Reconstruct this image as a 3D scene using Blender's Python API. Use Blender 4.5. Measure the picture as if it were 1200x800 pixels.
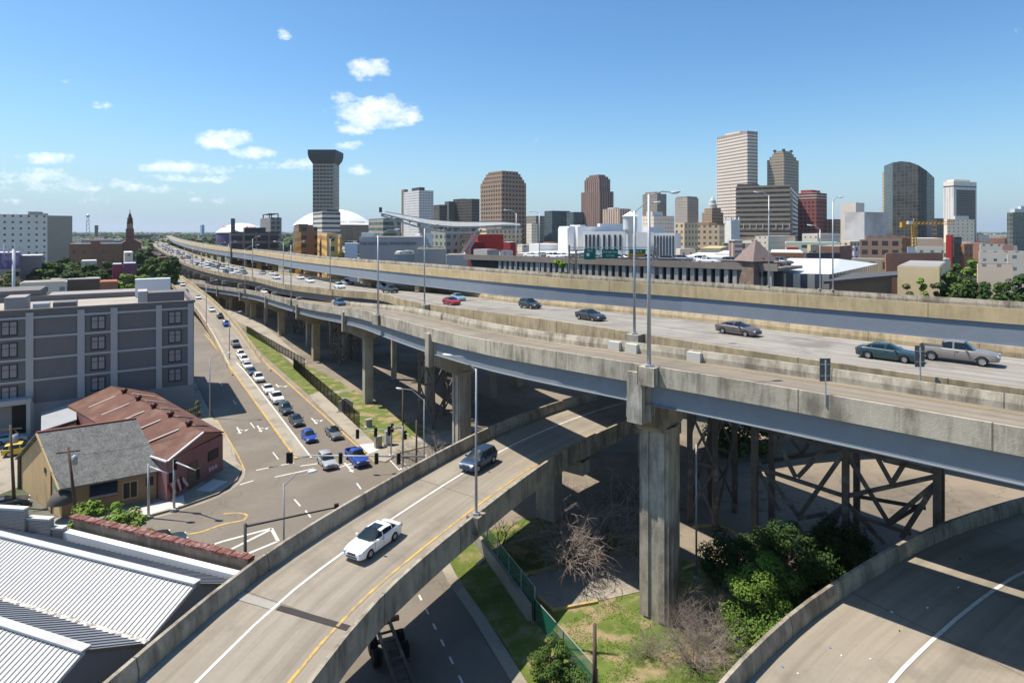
import bpy, math, random
from mathutils import Vector, Matrix
R = math.radians
random.seed(7)
scn = bpy.context.scene
for o in list(bpy.data.objects): bpy.data.objects.remove(o)
C = scn.collection

# ------------------------------------------------------------ camera
F, HY, H = 700.0, 271.0, 29.0           # focal in px of a 1200 px wide frame, horizon row, eye height (m)
cam = bpy.data.cameras.new('camera'); cob = bpy.data.objects.new('camera', cam); C.objects.link(cob)
cob.location = (0, 0, H); cob.rotation_euler = (R(90), 0, 0)
cam.sensor_width = 36; cam.lens = 36 * F / 1200; cam.shift_y = -(400 - HY) / 1200
cam.clip_start = .5; cam.clip_end = 60000
scn.camera = cob

# ------------------------------------------------------------ light
SAZ, SEL = R(-80.0), R(62.5)            # from +Y towards +X
sv = Vector((math.sin(SAZ) * math.cos(SEL), math.cos(SAZ) * math.cos(SEL), math.sin(SEL)))
sl = bpy.data.lights.new('sun', 'SUN'); sl.energy = 4.5; sl.angle = R(.53); sl.color = (1, .925, .82)
so = bpy.data.objects.new('sun', sl); C.objects.link(so)
so.rotation_euler = sv.to_track_quat('Z', 'Y').to_euler(); so.location = (-60, 0, 150)
scn.view_settings.view_transform = 'Standard'; scn.view_settings.look = 'None'
scn.view_settings.exposure = 0.6; scn.view_settings.gamma = 1
w = bpy.data.worlds.new('World'); scn.world = w; w.use_nodes = True
nt = w.node_tree; nt.nodes.clear()
def nd(nt, t, **kw):
    n = nt.nodes.new(t)
    for k, v in kw.items():
        if k[0] == 'i' and k[1:].isdigit(): n.inputs[int(k[1:])].default_value = v
        else: setattr(n, k, v)
    return n
def mth(nt, op, a, b=None, c=None, clamp=False):
    n = nt.nodes.new('ShaderNodeMath'); n.operation = op; n.use_clamp = clamp
    for i, v in enumerate((a, b, c)):
        if v is None: continue
        if isinstance(v, (int, float)): n.inputs[i].default_value = v
        else: nt.links.new(v, n.inputs[i])
    return n.outputs[0]
def mix(nt, fac, a, b, mode='MIX'):
    n = nt.nodes.new('ShaderNodeMix'); n.data_type = 'RGBA'; n.blend_type = mode
    for i, v in ((0, fac), (6, a), (7, b)):
        if isinstance(v, (int, float)): n.inputs[i].default_value = v
        elif isinstance(v, (tuple, list)): n.inputs[i].default_value = tuple(v[:3]) + (1,)
        else: nt.links.new(v, n.inputs[i])
    return n.outputs[2]
sky = nd(nt, 'ShaderNodeTexSky', sky_type='NISHITA', sun_disc=False, sun_elevation=SEL, sun_rotation=SAZ,
         altitude=0, air_density=1.0, dust_density=0.6, ozone_density=2.0)
tc = nd(nt, 'ShaderNodeTexCoord'); sep = nd(nt, 'ShaderNodeSeparateXYZ'); nt.links.new(tc.outputs['Generated'], sep.inputs[0])
# clouds: real directions in the sky (azimuth / elevation tangents)
yy = mth(nt, 'MAXIMUM', sep.outputs[1], .05)
u = mth(nt, 'DIVIDE', sep.outputs[0], yy); v = mth(nt, 'DIVIDE', sep.outputs[2], yy)
cmb = nd(nt, 'ShaderNodeCombineXYZ'); nt.links.new(u, cmb.inputs[0]); nt.links.new(mth(nt, 'MULTIPLY', v, 1.7), cmb.inputs[1])
n1 = nd(nt, 'ShaderNodeTexNoise'); n1.inputs['Scale'].default_value = 26; n1.inputs['Detail'].default_value = 9; n1.inputs['Roughness'].default_value = .68
nt.links.new(cmb.outputs[0], n1.inputs['Vector'])
clouds = [(333, 40, 9, 8, .8), (432, 81, 26, 13, 1), (405, 120, 22, 12, .8), (440, 133, 52, 20, 1.1), (470, 136, 26, 10, .9), (412, 152, 24, 7, .8), (55, 186, 38, 7, .9),
          (262, 163, 32, 13, 1.1), (296, 179, 30, 9, .9), (205, 196, 40, 9, .9), (235, 199, 36, 7, .7), (195, 208, 30, 6, .6), (240, 210, 32, 5, .7),
          (40, 207, 60, 10, .65), (110, 217, 70, 9, .6), (60, 222, 90, 9, .4), (190, 222, 50, 7, .5), (330, 195, 56, 6, .6), (408, 171, 24, 6, .7), (417, 199, 18, 7, .7), (352, 192, 22, 8, .8),
          (120, 123, 14, 6, .7), (75, 95, 9, 4, .4), (628, 164, 10, 4, .4), (40, 235, 120, 6, .3), (250, 235, 60, 4, .3), (1193, 36, 8, 5, .4)]
acc = None
for (cx, cy, a, b, s) in clouds:
    u0 = (cx - 600) / F; v0 = (HY - cy) / F
    du = mth(nt, 'DIVIDE', mth(nt, 'SUBTRACT', u, u0), a * 1.25 / F); dv = mth(nt, 'DIVIDE', mth(nt, 'SUBTRACT', v, v0), b * 1.3 / F)
    m = mth(nt, 'SUBTRACT', 1.0, mth(nt, 'ADD', mth(nt, 'MULTIPLY', du, du), mth(nt, 'MULTIPLY', dv, dv)))
    m = mth(nt, 'MULTIPLY', mth(nt, 'MAXIMUM', m, 0), s)
    acc = m if acc is None else mth(nt, 'MAXIMUM', acc, m)
dens = mth(nt, 'MULTIPLY', mth(nt, 'ADD', mth(nt, 'MULTIPLY_ADD', acc, 1.0, -.34), mth(nt, 'MULTIPLY_ADD', n1.outputs[0], 2.6, -1.3)), 1.05, clamp=True)
dens = mth(nt, 'MULTIPLY', dens, mth(nt, 'MULTIPLY', acc, 6.0, clamp=True))
dens = mth(nt, 'MULTIPLY', mth(nt, 'SMOOTH_MIN', dens, .82, .5), mth(nt, 'GREATER_THAN', sep.outputs[1], .06))
hs = nd(nt, 'ShaderNodeHueSaturation'); hs.inputs['Saturation'].default_value = 1.2; nt.links.new(sky.outputs[0], hs.inputs['Color'])
hz = mth(nt, 'SUBTRACT', 1.0, mth(nt, 'DIVIDE', mth(nt, 'ABSOLUTE', sep.outputs[2]), .26), clamp=True)
hz = mth(nt, 'MULTIPLY', mth(nt, 'POWER', hz, 2.3), .92)
skyc = mix(nt, hz, mix(nt, 1.0, hs.outputs[0], (.74, .9, .95), 'MULTIPLY'), (2.25, 3.3, 4.35))
n3 = nd(nt, 'ShaderNodeTexNoise'); n3.inputs['Scale'].default_value = 40; n3.inputs['Detail'].default_value = 5; nt.links.new(cmb.outputs[0], n3.inputs['Vector'])
cl = mix(nt, dens, skyc, mix(nt, n3.outputs[0], (5.6, 6.0, 6.6), (9.6, 9.5, 9.4)))
bg = nd(nt, 'ShaderNodeBackground'); bg.inputs[1].default_value = .115
nt.links.new(cl, bg.inputs[0]); wo = nd(nt, 'ShaderNodeOutputWorld'); nt.links.new(bg.outputs[0], wo.inputs[0])

# ------------------------------------------------------------ helpers
def P(px, py, z=0.0):
    Y = F * (H - z) / (py - HY); return Vector(((px - 600) * Y / F, Y, z))
def PY(px, Y, py=None):
    return Vector(((px - 600) * Y / F, Y, H - (py - HY) * Y / F if py is not None else 0))
def setp(o, label=None, cat=None, group=None, kind=None):
    if label: o['label'] = label
    if cat: o['category'] = cat
    if group: o['group'] = group
    if kind: o['kind'] = kind
    return o
def thing(name, label, cat, loc=(0, 0, 0), rz=0, group=None):
    o = bpy.data.objects.new(name, None); C.objects.link(o); o.location = loc; o.rotation_euler = (0, 0, rz)
    o.empty_display_size = .3
    return setp(o, label, cat, group)

class MB:
    def __init__(s): s.v = []; s.f = []; s.uv = []; s.mi = []; s.m = 0
    def face(s, pts, uv=None):
        n = len(s.v); s.v += [tuple(p) for p in pts]; s.f.append(tuple(range(n, n + len(pts))))
        s.uv.append(uv if uv else [(0, 0)] * len(pts)); s.mi.append(s.m)
    def quadwall(s, a, b, z0, z1, u0=0):
        L = (Vector((b[0], b[1])) - Vector((a[0], a[1]))).length
        s.face([(a[0], a[1], z0), (b[0], b[1], z0), (b[0], b[1], z1), (a[0], a[1], z1)], [(u0, z0), (u0 + L, z0), (u0 + L, z1), (u0, z1)])
        return u0 + L
    def prism(s, poly, z0, z1, top=True, bottom=False):
        A = sum(poly[i][0] * poly[(i + 1) % len(poly)][1] - poly[(i + 1) % len(poly)][0] * poly[i][1] for i in range(len(poly)))
        if A < 0: poly = poly[::-1]
        u0 = 0
        for i in range(len(poly)):
            u0 = s.quadwall(poly[i], poly[(i + 1) % len(poly)], z0, z1, u0)
        if top: s.face([(p[0], p[1], z1) for p in poly], [(p[0], p[1]) for p in poly])
        if bottom: s.face([(p[0], p[1], z0) for p in poly[::-1]], [(p[0], p[1]) for p in poly[::-1]])
        return s
    def box(s, c, d, rz=0, M=None):
        x, y, z = d[0] / 2, d[1] / 2, d[2] / 2
        m = Matrix.Translation(Vector(c)) @ Matrix.Rotation(rz, 4, 'Z') if M is None else Matrix.Translation(Vector(c)) @ M
        p = [m @ Vector((i * x, j * y, k * z)) for i in (-1, 1) for j in (-1, 1) for k in (-1, 1)]
        for q in ((0, 1, 3, 2), (4, 6, 7, 5), (0, 4, 5, 1), (2, 3, 7, 6), (0, 2, 6, 4), (1, 5, 7, 3)):
            a = p[q[0]]; b = p[q[1]]; cc = p[q[2]]
            w_, h_ = (b - a).length, (cc - b).length
            s.face([p[i] for i in q], [(0, 0), (w_, 0), (w_, h_), (0, h_)])
        return s
    def bar(s, a, b, w_, h_=None, up=(0, 0, 1)):
        a, b = Vector(a), Vector(b); h_ = h_ or w_; t = (b - a)
        if t.length < 1e-6: return s
        L = t.length; t.normalize(); up = Vector(up)
        if abs(t.dot(up)) > .98: up = Vector((1, 0, 0))
        r = t.cross(up).normalized(); u_ = r.cross(t)
        M = Matrix((r, t, u_)).transposed().to_4x4()
        return s.box((a + b) / 2, (w_, L, h_), M=M)
    def tube(s, a, b, r0, r1=None, n=8, caps=True):
        a, b = Vector(a), Vector(b); r1 = r0 if r1 is None else r1; t = (b - a)
        if t.length < 1e-6: return s
        t.normalize(); up = Vector((0, 0, 1)) if abs(t.z) < .9 else Vector((1, 0, 0))
        x = t.cross(up).normalized(); y = t.cross(x)
        c0 = [a + (x * math.cos(2 * math.pi * i / n) + y * math.sin(2 * math.pi * i / n)) * r0 for i in range(n)]
        c1 = [b + (x * math.cos(2 * math.pi * i / n) + y * math.sin(2 * math.pi * i / n)) * r1 for i in range(n)]
        k = len(s.v); s.v += [tuple(p) for p in c0 + c1]
        for i in range(n):
            j = (i + 1) % n; s.f.append((k + i, k + n + i, k + n + j, k + j)); s.uv.append([(0, 0)] * 4); s.mi.append(s.m)
        if caps:
            s.f.append(tuple(k + i for i in range(n))); s.uv.append([(0, 0)] * n); s.mi.append(s.m)
            s.f.append(tuple(k + n + i for i in reversed(range(n)))); s.uv.append([(0, 0)] * n); s.mi.append(s.m)
        return s
    def lathe(s, c, prof, n=24):
        c = Vector(c); k = len(s.v); m = len(prof)
        for (r, z) in prof:
            for i in range(n):
                a = 2 * math.pi * i / n; s.v.append((c.x + r * math.cos(a), c.y + r * math.sin(a), c.z + z))
        for j in range(m - 1):
            for i in range(n):
                i2 = (i + 1) % n
                s.f.append((k + j * n + i, k + j * n + i2, k + (j + 1) * n + i2, k + (j + 1) * n + i)); s.uv.append([(i, prof[j][1])] * 4); s.mi.append(s.m)
        return s
    def build(s, name, mats, parent=None, smooth=False):
        off = Vector(parent.location) if parent is not None else Vector()
        me = bpy.data.meshes.new(name)
        me.from_pydata([(x - off.x, y - off.y, z - off.z) for x, y, z in s.v], [], s.f)
        if not isinstance(mats, (list, tuple)): mats = [mats]
        for m in mats: me.materials.append(m)
        if len(mats) > 1: me.polygons.foreach_set('material_index', s.mi)
        ul = me.uv_layers.new(name='UVMap'); flat = []
        for q in s.uv:
            for a in q: flat += [a[0], a[1]]
        ul.data.foreach_set('uv', flat)
        if smooth: me.polygons.foreach_set('use_smooth', [True] * len(me.polygons))
        me.update()
        o = bpy.data.objects.new(name, me); C.objects.link(o)
        if parent is not None: o.parent = parent
        return o

def catmull(pts, step=3.0):
    pts = [Vector(p) for p in pts]; out = []
    for i in range(len(pts) - 1):
        p0 = pts[max(i - 1, 0)]; p1 = pts[i]; p2 = pts[i + 1]; p3 = pts[min(i + 2, len(pts) - 1)]
        if i == 0: p0 = 2 * p1 - p2
        if i == len(pts) - 2: p3 = 2 * p2 - p1
        n = max(1, int((p2 - p1).length / step)); n = min(n, 40)
        d1 = math.sqrt(max((p1 - p0).length, 1e-3)); d2 = math.sqrt(max((p2 - p1).length, 1e-3)); d3 = math.sqrt(max((p3 - p2).length, 1e-3))
        for k in range(n):
            t = k / n
            m1 = ((p1 - p0) / d1 - (p2 - p0) / (d1 + d2) + (p2 - p1) / d2) * d2
            m2 = ((p2 - p1) / d2 - (p3 - p1) / (d2 + d3) + (p3 - p2) / d3) * d2
            out.append((2 * t**3 - 3 * t**2 + 1) * p1 + (t**3 - 2 * t**2 + t) * m1 + (-2 * t**3 + 3 * t**2) * p2 + (t**3 - t**2) * m2)
    out.append(pts[-1]); return out
BANK = {}
def frames(path):
    out = []; L = 0; bk = BANK.get(id(path), 0)
    for i, p in enumerate(path):
        a = path[max(i - 1, 0)]; b = path[min(i + 1, len(path) - 1)]
        t = Vector((b.x - a.x, b.y - a.y)); t.normalize()
        if i: L += (p - path[i - 1]).length
        out.append((p, Vector((t.x, t.y, 0)), Vector((t.y, -t.x, -bk)), L))
    return out
def sweep(mb, path, prof, closed=True, caps=True, s0=None, s1=None):
    fr = frames(path)
    if s0 is not None: fr = [f for f in fr if s0 <= f[3] <= s1]
    rows = [[p + n * o + Vector((0, 0, dz)) for (o, dz) in prof] for (p, t, n, L) in fr]
    m = len(prof); k = m if closed else m - 1; cum = [0]
    for i in range(k): a = prof[i]; b = prof[(i + 1) % m]; cum.append(cum[-1] + math.hypot(a[0] - b[0], a[1] - b[1]))
    for i in range(len(rows) - 1):
        for j in range(k):
            j2 = (j + 1) % m; L0, L1 = fr[i][3], fr[i + 1][3]
            mb.face([rows[i][j], rows[i + 1][j], rows[i + 1][j2], rows[i][j2]], [(L0, cum[j]), (L1, cum[j]), (L1, cum[j + 1]), (L0, cum[j + 1])])
    if closed and caps: mb.face(rows[0][::-1]); mb.face(rows[-1])
    return mb
def rect(o0, o1, z0, z1): return [(o0, z0), (o0, z1), (o1, z1), (o1, z0)]
def at_len(path, s, o=0, dz=0):
    fr = frames(path)
    for i in range(len(fr) - 1):
        if fr[i][3] <= s <= fr[i + 1][3]:
            k = (s - fr[i][3]) / max(fr[i + 1][3] - fr[i][3], 1e-6)
            p = fr[i][0].lerp(fr[i + 1][0], k); t = fr[i][1]; n = fr[i][2]
            return p + n * o + Vector((0, 0, dz)), t, n
    p, t, n, L = fr[-1]; return p + n * o + Vector((0, 0, dz)), t, n
def near_len(path, X, Y):
    fr = frames(path); best = min(fr, key=lambda f: (f[0].x - X)**2 + (f[0].y - Y)**2); return best[3]

# ------------------------------------------------------------ materials
MATS = {}
def base(name, rough=.8, metal=0, spec=.3):
    m = bpy.data.materials.new(name); m.use_nodes = True; n = m.node_tree
    b = n.nodes['Principled BSDF']; b.inputs['Roughness'].default_value = rough; b.inputs['Metallic'].default_value = metal
    b.inputs['Specular IOR Level'].default_value = spec
    return m, n, b
def noise(n, scale, detail=4, vec=None, rough=.55):
    t = n.nodes.new('ShaderNodeTexNoise'); t.inputs['Scale'].default_value = scale; t.inputs['Detail'].default_value = detail; t.inputs['Roughness'].default_value = rough
    if vec is not None: n.links.new(vec, t.inputs['Vector'])
    return t.outputs[0]
def ramp(n, v, a, b): return mth(n, 'DIVIDE', mth(n, 'SUBTRACT', v, a), b - a, clamp=True)
def mat(name, col, rough=.8, var=.2, scale=.6, metal=0, spec=.3, streak=0, dirt=(.05, .045, .04), joint=0, bump=0, tracks=0, cracks=0, patch=None, patch_s=.2, pr=(.5, .6), grain=6.0):
    if name in MATS: return MATS[name]
    m, n, b = base(name, rough, metal, spec)
    g = n.nodes.new('ShaderNodeNewGeometry').outputs['Position']
    v1 = noise(n, scale, 5, g); v2 = noise(n, scale * grain, 3, g)
    k = mth(n, 'ADD', mth(n, 'MULTIPLY_ADD', v1, var * 2.4, 1 - var * 1.2), mth(n, 'MULTIPLY_ADD', v2, var * 1.2, -var * .6))
    c = nd(n, 'ShaderNodeVectorMath', operation='SCALE'); c.inputs[0].default_value = col; n.links.new(k, c.inputs['Scale']); c = c.outputs[0]
    if patch: c = mix(n, mth(n, 'MULTIPLY', ramp(n, noise(n, patch_s, 6, g, .65), pr[0], pr[1]), 1.0), c, patch)
    if cracks:
        vo = n.nodes.new('ShaderNodeTexVoronoi'); vo.feature = 'DISTANCE_TO_EDGE'; vo.inputs['Scale'].default_value = .16
        wv = nd(n, 'ShaderNodeVectorMath', operation='ADD'); ns = n.nodes.new('ShaderNodeTexNoise'); ns.inputs['Scale'].default_value = .5; ns.inputs['Detail'].default_value = 4; n.links.new(g, ns.inputs['Vector'])
        ws = nd(n, 'ShaderNodeVectorMath', operation='SCALE'); n.links.new(ns.outputs['Color'], ws.inputs[0]); ws.inputs['Scale'].default_value = 3.5
        n.links.new(g, wv.inputs[0]); n.links.new(ws.outputs[0], wv.inputs[1]); n.links.new(wv.outputs[0], vo.inputs['Vector'])
        f_ = mth(n, 'MULTIPLY', mth(n, 'SUBTRACT', 1.0, ramp(n, vo.outputs['Distance'], .004, .012)), cracks)
        c = mix(n, mth(n, 'MULTIPLY', f_, ramp(n, noise(n, .07, 2, g), .42, .55)), c, tuple(x * .4 for x in col))
    if tracks:
        uv_ = n.nodes.new('ShaderNodeTexCoord').outputs['UV']; mq = n.nodes.new('ShaderNodeMapping'); mq.inputs['Scale'].default_value = (.025, .9, 1); n.links.new(uv_, mq.inputs[0])
        tk = mth(n, 'MULTIPLY', ramp(n, noise(n, 1.0, 4, mq.outputs[0], .6), .42, .64), tracks)
        mq2 = n.nodes.new('ShaderNodeMapping'); mq2.inputs['Scale'].default_value = (.12, 3.5, 1); n.links.new(uv_, mq2.inputs[0])
        tk = mth(n, 'ADD', tk, mth(n, 'MULTIPLY', ramp(n, noise(n, 1.0, 3, mq2.outputs[0], .6), .5, .7), tracks * .35))
        c = mix(n, tk, c, tuple(x * .5 for x in col))
    if streak:
        mp = n.nodes.new('ShaderNodeMapping'); mp.inputs['Scale'].default_value = (1.5, 1.5, .3); n.links.new(g, mp.inputs[0])
        s1 = noise(n, 1.0, 5, mp.outputs[0], .7); s2 = noise(n, .35, 3, g)
        f = mth(n, 'MULTIPLY', ramp(n, mth(n, 'ADD', mth(n, 'MULTIPLY', s1, .55), mth(n, 'MULTIPLY', s2, .45)), .44, .6), streak)
        c = mix(n, f, c, dirt)
        mp2 = n.nodes.new('ShaderNodeMapping'); mp2.inputs['Scale'].default_value = (5, 5, .5); n.links.new(g, mp2.inputs[0])
        c = mix(n, mth(n, 'MULTIPLY', ramp(n, noise(n, 1.0, 4, mp2.outputs[0], .7), .56, .72), streak * .55), c, tuple(min(1, x * 1.5) for x in col))
    if joint:
        uv = n.nodes.new('ShaderNodeTexCoord').outputs['UV']; sp = n.nodes.new('ShaderNodeSeparateXYZ'); n.links.new(uv, sp.inputs[0])
        fr_ = mth(n, 'FRACT', mth(n, 'DIVIDE', sp.outputs[0], joint))
        c = mix(n, mth(n, 'MULTIPLY', mth(n, 'LESS_THAN', fr_, .07 / joint * 1.2), .8), c, dirt)
    n.links.new(c, b.inputs['Base Color'])
    if bump:
        bp = n.nodes.new('ShaderNodeBump'); bp.inputs['Strength'].default_value = bump; bp.inputs['Distance'].default_value = .05
        n.links.new(noise(n, 9, 4, g), bp.inputs['Height']); n.links.new(bp.outputs[0], b.inputs['Normal'])
    MATS[name] = m; return m
def facade(name, wall, glass=(.03, .035, .04), bay=3, flo=3.6, u=(.25, .75), v=(.3, .75), rough=.75, grough=.25, var=.12, mull=0, off=0):
    if name in MATS: return MATS[name]
    m, n, b = base(name, rough)
    uv = n.nodes.new('ShaderNodeTexCoord').outputs['UV']; sp = n.nodes.new('ShaderNodeSeparateXYZ'); n.links.new(uv, sp.inputs[0])
    fu = mth(n, 'FRACT', mth(n, 'DIVIDE', sp.outputs[0], bay)); fv = mth(n, 'FRACT', mth(n, 'DIVIDE', mth(n, 'ADD', sp.outputs[1], off), flo))
    def band(x, lo, hi):
        if lo <= 0 and hi >= 1: return None
        return mth(n, 'MULTIPLY', mth(n, 'GREATER_THAN', x, lo), mth(n, 'LESS_THAN', x, hi))
    a, c_ = band(fu, *u), band(fv, *v)
    f = a if c_ is None else (c_ if a is None else mth(n, 'MULTIPLY', a, c_))
    nz = n.nodes.new('ShaderNodeSeparateXYZ'); gg = n.nodes.new('ShaderNodeNewGeometry'); n.links.new(gg.outputs['Normal'], nz.inputs[0])
    f = mth(n, 'MULTIPLY', f, mth(n, 'LESS_THAN', mth(n, 'ABSOLUTE', nz.outputs[2]), .5))
    iu = mth(n, 'FLOOR', mth(n, 'DIVIDE', sp.outputs[0], bay)); iv = mth(n, 'FLOOR', mth(n, 'DIVIDE', sp.outputs[1], flo))
    cb = n.nodes.new('ShaderNodeCombineXYZ'); n.links.new(iu, cb.inputs[0]); n.links.new(iv, cb.inputs[1])
    wn = n.nodes.new('ShaderNodeTexWhiteNoise'); n.links.new(cb.outputs[0], wn.inputs[0])
    g2 = mix(n, mth(n, 'MULTIPLY', wn.outputs[0], .5), glass, tuple(min(1, x * 2.6 + .02) for x in glass))
    g = gg.outputs['Position']
    k = mth(n, 'MULTIPLY_ADD', noise(n, .06, 5, g), var * 2.4, 1 - var * 1.2)
    cw = nd(n, 'ShaderNodeVectorMath', operation='SCALE'); cw.inputs[0].default_value = tuple(x * y for x, y in zip(wall, (1.2, 1.1, .98))); n.links.new(k, cw.inputs['Scale'])
    n.links.new(mix(n, f, cw.outputs[0], g2), b.inputs['Base Color'])
    n.links.new(mth(n, 'MULTIPLY_ADD', f, grough - rough, rough), b.inputs['Roughness'])
    MATS[name] = m; return m
def paint(name, col, coat=.35, rough=.4, metal=.0):
    if name in MATS: return MATS[name]
    m, n, b = base(name, rough, metal, .5); b.inputs['Base Color'].default_value = tuple(col) + (1,)
    b.inputs['Coat Weight'].default_value = coat; b.inputs['Coat Roughness'].default_value = .08
    g = n.nodes.new('ShaderNodeNewGeometry').outputs['Position']
    k = mth(n, 'MULTIPLY_ADD', noise(n, 1.3, 3, g), .16, .92)
    c = nd(n, 'ShaderNodeVectorMath', operation='SCALE'); c.inputs[0].default_value = col; n.links.new(k, c.inputs['Scale']); n.links.new(c.outputs[0], b.inputs['Base Color'])
    MATS[name] = m; return m
# ------------------------------------------------------------ material library
M = {}
M['asphalt'] = mat('asphalt', (.175, .15, .12), .9, .14, .12, cracks=.35, patch=(.215, .19, .155), patch_s=.09, pr=(.5, .68), bump=.2, grain=14)
M['lot'] = mat('lot_asphalt', (.165, .142, .112), .92, .25, .1, cracks=.6, patch=(.265, .22, .165), patch_s=.06, pr=(.4, .58), grain=12, bump=.2)
M['ramp_road'] = mat('ramp_roadway', (.30, .262, .205), .9, .12, .25, tracks=.5, joint=17, dirt=(.12, .1, .08), patch=(.23, .2, .155), patch_s=.3, pr=(.52, .68), grain=16, bump=.2)
M['road_c'] = mat('deck_roadway', (.31, .285, .245), .9, .14, .3, tracks=.6, patch=(.2, .18, .155), patch_s=.2, pr=(.5, .66), grain=12)
M['road_a'] = mat('tan_roadway', (.26, .222, .17), .9, .16, .3, tracks=.6, patch=(.19, .165, .13), patch_s=.2, pr=(.5, .66), grain=12)
M['conc'] = mat('weathered_concrete', (.44, .395, .31), .88, .2, .5, streak=.72, dirt=(.10, .085, .062), joint=9, bump=.3)
M['conc_dark'] = mat('dirty_concrete', (.37, .325, .25), .9, .24, .6, streak=.72, dirt=(.085, .07, .052), joint=9, bump=.3)
M['conc_tan'] = mat('tan_concrete', (.60, .46, .26), .88, .12, .3, streak=.3, dirt=(.16, .12, .07), joint=14)
M['conc_brown'] = mat('brown_concrete', (.44, .35, .215), .9, .25, .6, streak=.6, dirt=(.13, .10, .065), joint=9)
M['pier'] = mat('pier_concrete', (.38, .34, .27), .9, .2, .5, streak=.4, dirt=(.10, .085, .065), bump=.3)
M['pier_dark'] = mat('stained_pier', (.40, .36, .285), .9, .25, .5, streak=.75, dirt=(.09, .077, .06), bump=.4)
M['pier_tan'] = mat('tan_pier', (.40, .32, .20), .9, .15, .5, streak=.3, dirt=(.14, .11, .07))
M['girder'] = mat('blue_grey_steel', (.19, .215, .24), .55, .1, .5, patch=(.22, .25, .28), patch_s=.8, pr=(.55, .75), spec=.4)
M['girder_far'] = mat('grey_steel', (.17, .16, .155), .6, .1, .5)
M['girder_c'] = mat('pale_blue_steel', (.24, .27, .31), .6, .1, .5)
M['rust'] = mat('rusted_steel', (.15, .12, .098), .8, .4, 1.2, patch=(.32, .27, .22), patch_s=.7, pr=(.55, .7))
M['walk'] = mat('sidewalk_concrete', (.32, .285, .225), .9, .18, .3, patch=(.22, .195, .155), patch_s=.25, pr=(.5, .65), grain=10)
M['walk_white'] = mat('new_concrete', (.55, .53, .48), .9, .1, .5)
M['grass'] = mat('grass_turf', (.085, .125, .025), .95, .45, .6, patch=(.22, .175, .09), patch_s=.22, pr=(.56, .7), grain=18, bump=.6)
M['grass2'] = mat('grass_bright', (.11, .145, .025), .95, .45, .5, patch=(.24, .19, .10), patch_s=.5, pr=(.5, .66), grain=18, bump=.6)
M['grass_dry'] = mat('patchy_dry_grass', (.11, .15, .03), .95, .5, .7, patch=(.30, .225, .13), patch_s=.45, pr=(.48, .6), grain=14, bump=.7)
M['white_line'] = mat('white_paint', (.62, .60, .55), .7, .2, 1.2, patch=(.4, .37, .32), patch_s=2.2, pr=(.56, .72))
M['yellow_line'] = mat('yellow_paint', (.55, .35, .09), .7, .2, 1.2, patch=(.3, .24, .14), patch_s=1.6, pr=(.46, .62))
M['yellow_kerb'] = mat('yellow_kerb_paint', (.5, .36, .12), .8, .3, 1, patch=(.3, .25, .17), patch_s=1.2, pr=(.5, .65))
M['galv'] = mat('galvanised_steel', (.42, .43, .44), .45, .08, .8, metal=.35)
M['pole_dark'] = mat('dark_pole', (.07, .072, .07), .6, .2, 1)
M['black'] = mat('black_plastic', (.012, .012, .013), .5, .1, 1)
M['wood'] = mat('pole_timber', (.12, .085, .06), .9, .3, 1.5)
M['white'] = mat('white_wall', (.78, .78, .76), .8, .06, .2)
M['lamp'] = mat('lamp_housing', (.62, .63, .64), .5, .06, 1)

# ------------------------------------------------------------ ground
def sheet(name, pts, z, m, kind='structure', thick=0):
    mb = MB(); pl = [(p[0], p[1]) for p in pts]
    if thick: mb.prism(pl, 0.0, z)
    else:
        A = sum(pl[i][0] * pl[(i + 1) % len(pl)][1] - pl[(i + 1) % len(pl)][0] * pl[i][1] for i in range(len(pl)))
        if A < 0: pl = pl[::-1]
        mb.face([(x, y, z) for x, y in pl], pl)
    return setp(mb.build(name, m), kind=kind)
def px(*l): return [P(a, b) for a, b in l]
# city floor with a large scale mix of greens, roofs and asphalt tones
m, n, b = base('city_ground', .95)
g = n.nodes.new('ShaderNodeNewGeometry').outputs['Position']
c = mix(n, ramp(n, noise(n, .012, 6, g, .7), .44, .56), (.15, .14, .12), (.055, .08, .03))
c = mix(n, ramp(n, noise(n, .03, 5, g, .7), .56, .62), c, (.26, .24, .21))
ln = nd(n, 'ShaderNodeVectorMath', operation='LENGTH'); n.links.new(g, ln.inputs[0])
c = mix(n, ramp(n, ln.outputs['Value'], 900, 2500), c, (.045, .07, .035))
n.links.new(c, b.inputs['Base Color'])
gb = MB(); S_ = 30000
for i in range(-1, 1):
    for j in range(-1, 1):
        gb.face([(i * S_, j * S_ , -.03), (i * S_ + S_, j * S_, -.03), (i * S_ + S_, j * S_ + S_, -.03), (i * S_, j * S_ + S_, -.03)])
setp(gb.build('ground', m), kind='structure')
sheet('parking_lot', [(-70, 128), (-34, 100), (-18, 78), (-9, 62), (-4, 52), (4, 30), (20, 12), (60, 5), (140, 40), (120, 100), (60, 150), (-20, 230), (-160, 420), (-230, 420)], .004, M['lot'])
road = [(-182, 300), (-45.9, 92.3), (-37.5, 80), (-35.3, 76), (-32.6, 72.5), (-31.8, 69.5), (-32.2, 65.9), (-34.5, 62.5), (-37.9, 59.5), (-60, 48), (-90, 30), (-90, 12), (-60, 26),
        (-16, 44), (-10, 34), (0, 5), (14, 5), (8, 21.5), (.27, 38.4), (-6.4, 53), (-7.5, 58), (-6, 64), (60, 112), (60, 128), (-8, 82), (-12, 79.4), (-16, 78), (-21.8, 82.5), (-35.5, 103.6), (-51, 126), (-170, 312)]
sheet('street', road, .012, M['asphalt'])
sheet('yard_pavement', [(-50, 95), (-60, 50), (-95, 32), (-110, 60), (-110, 95), (-75, 98)], .004, M['walk'])
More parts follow.
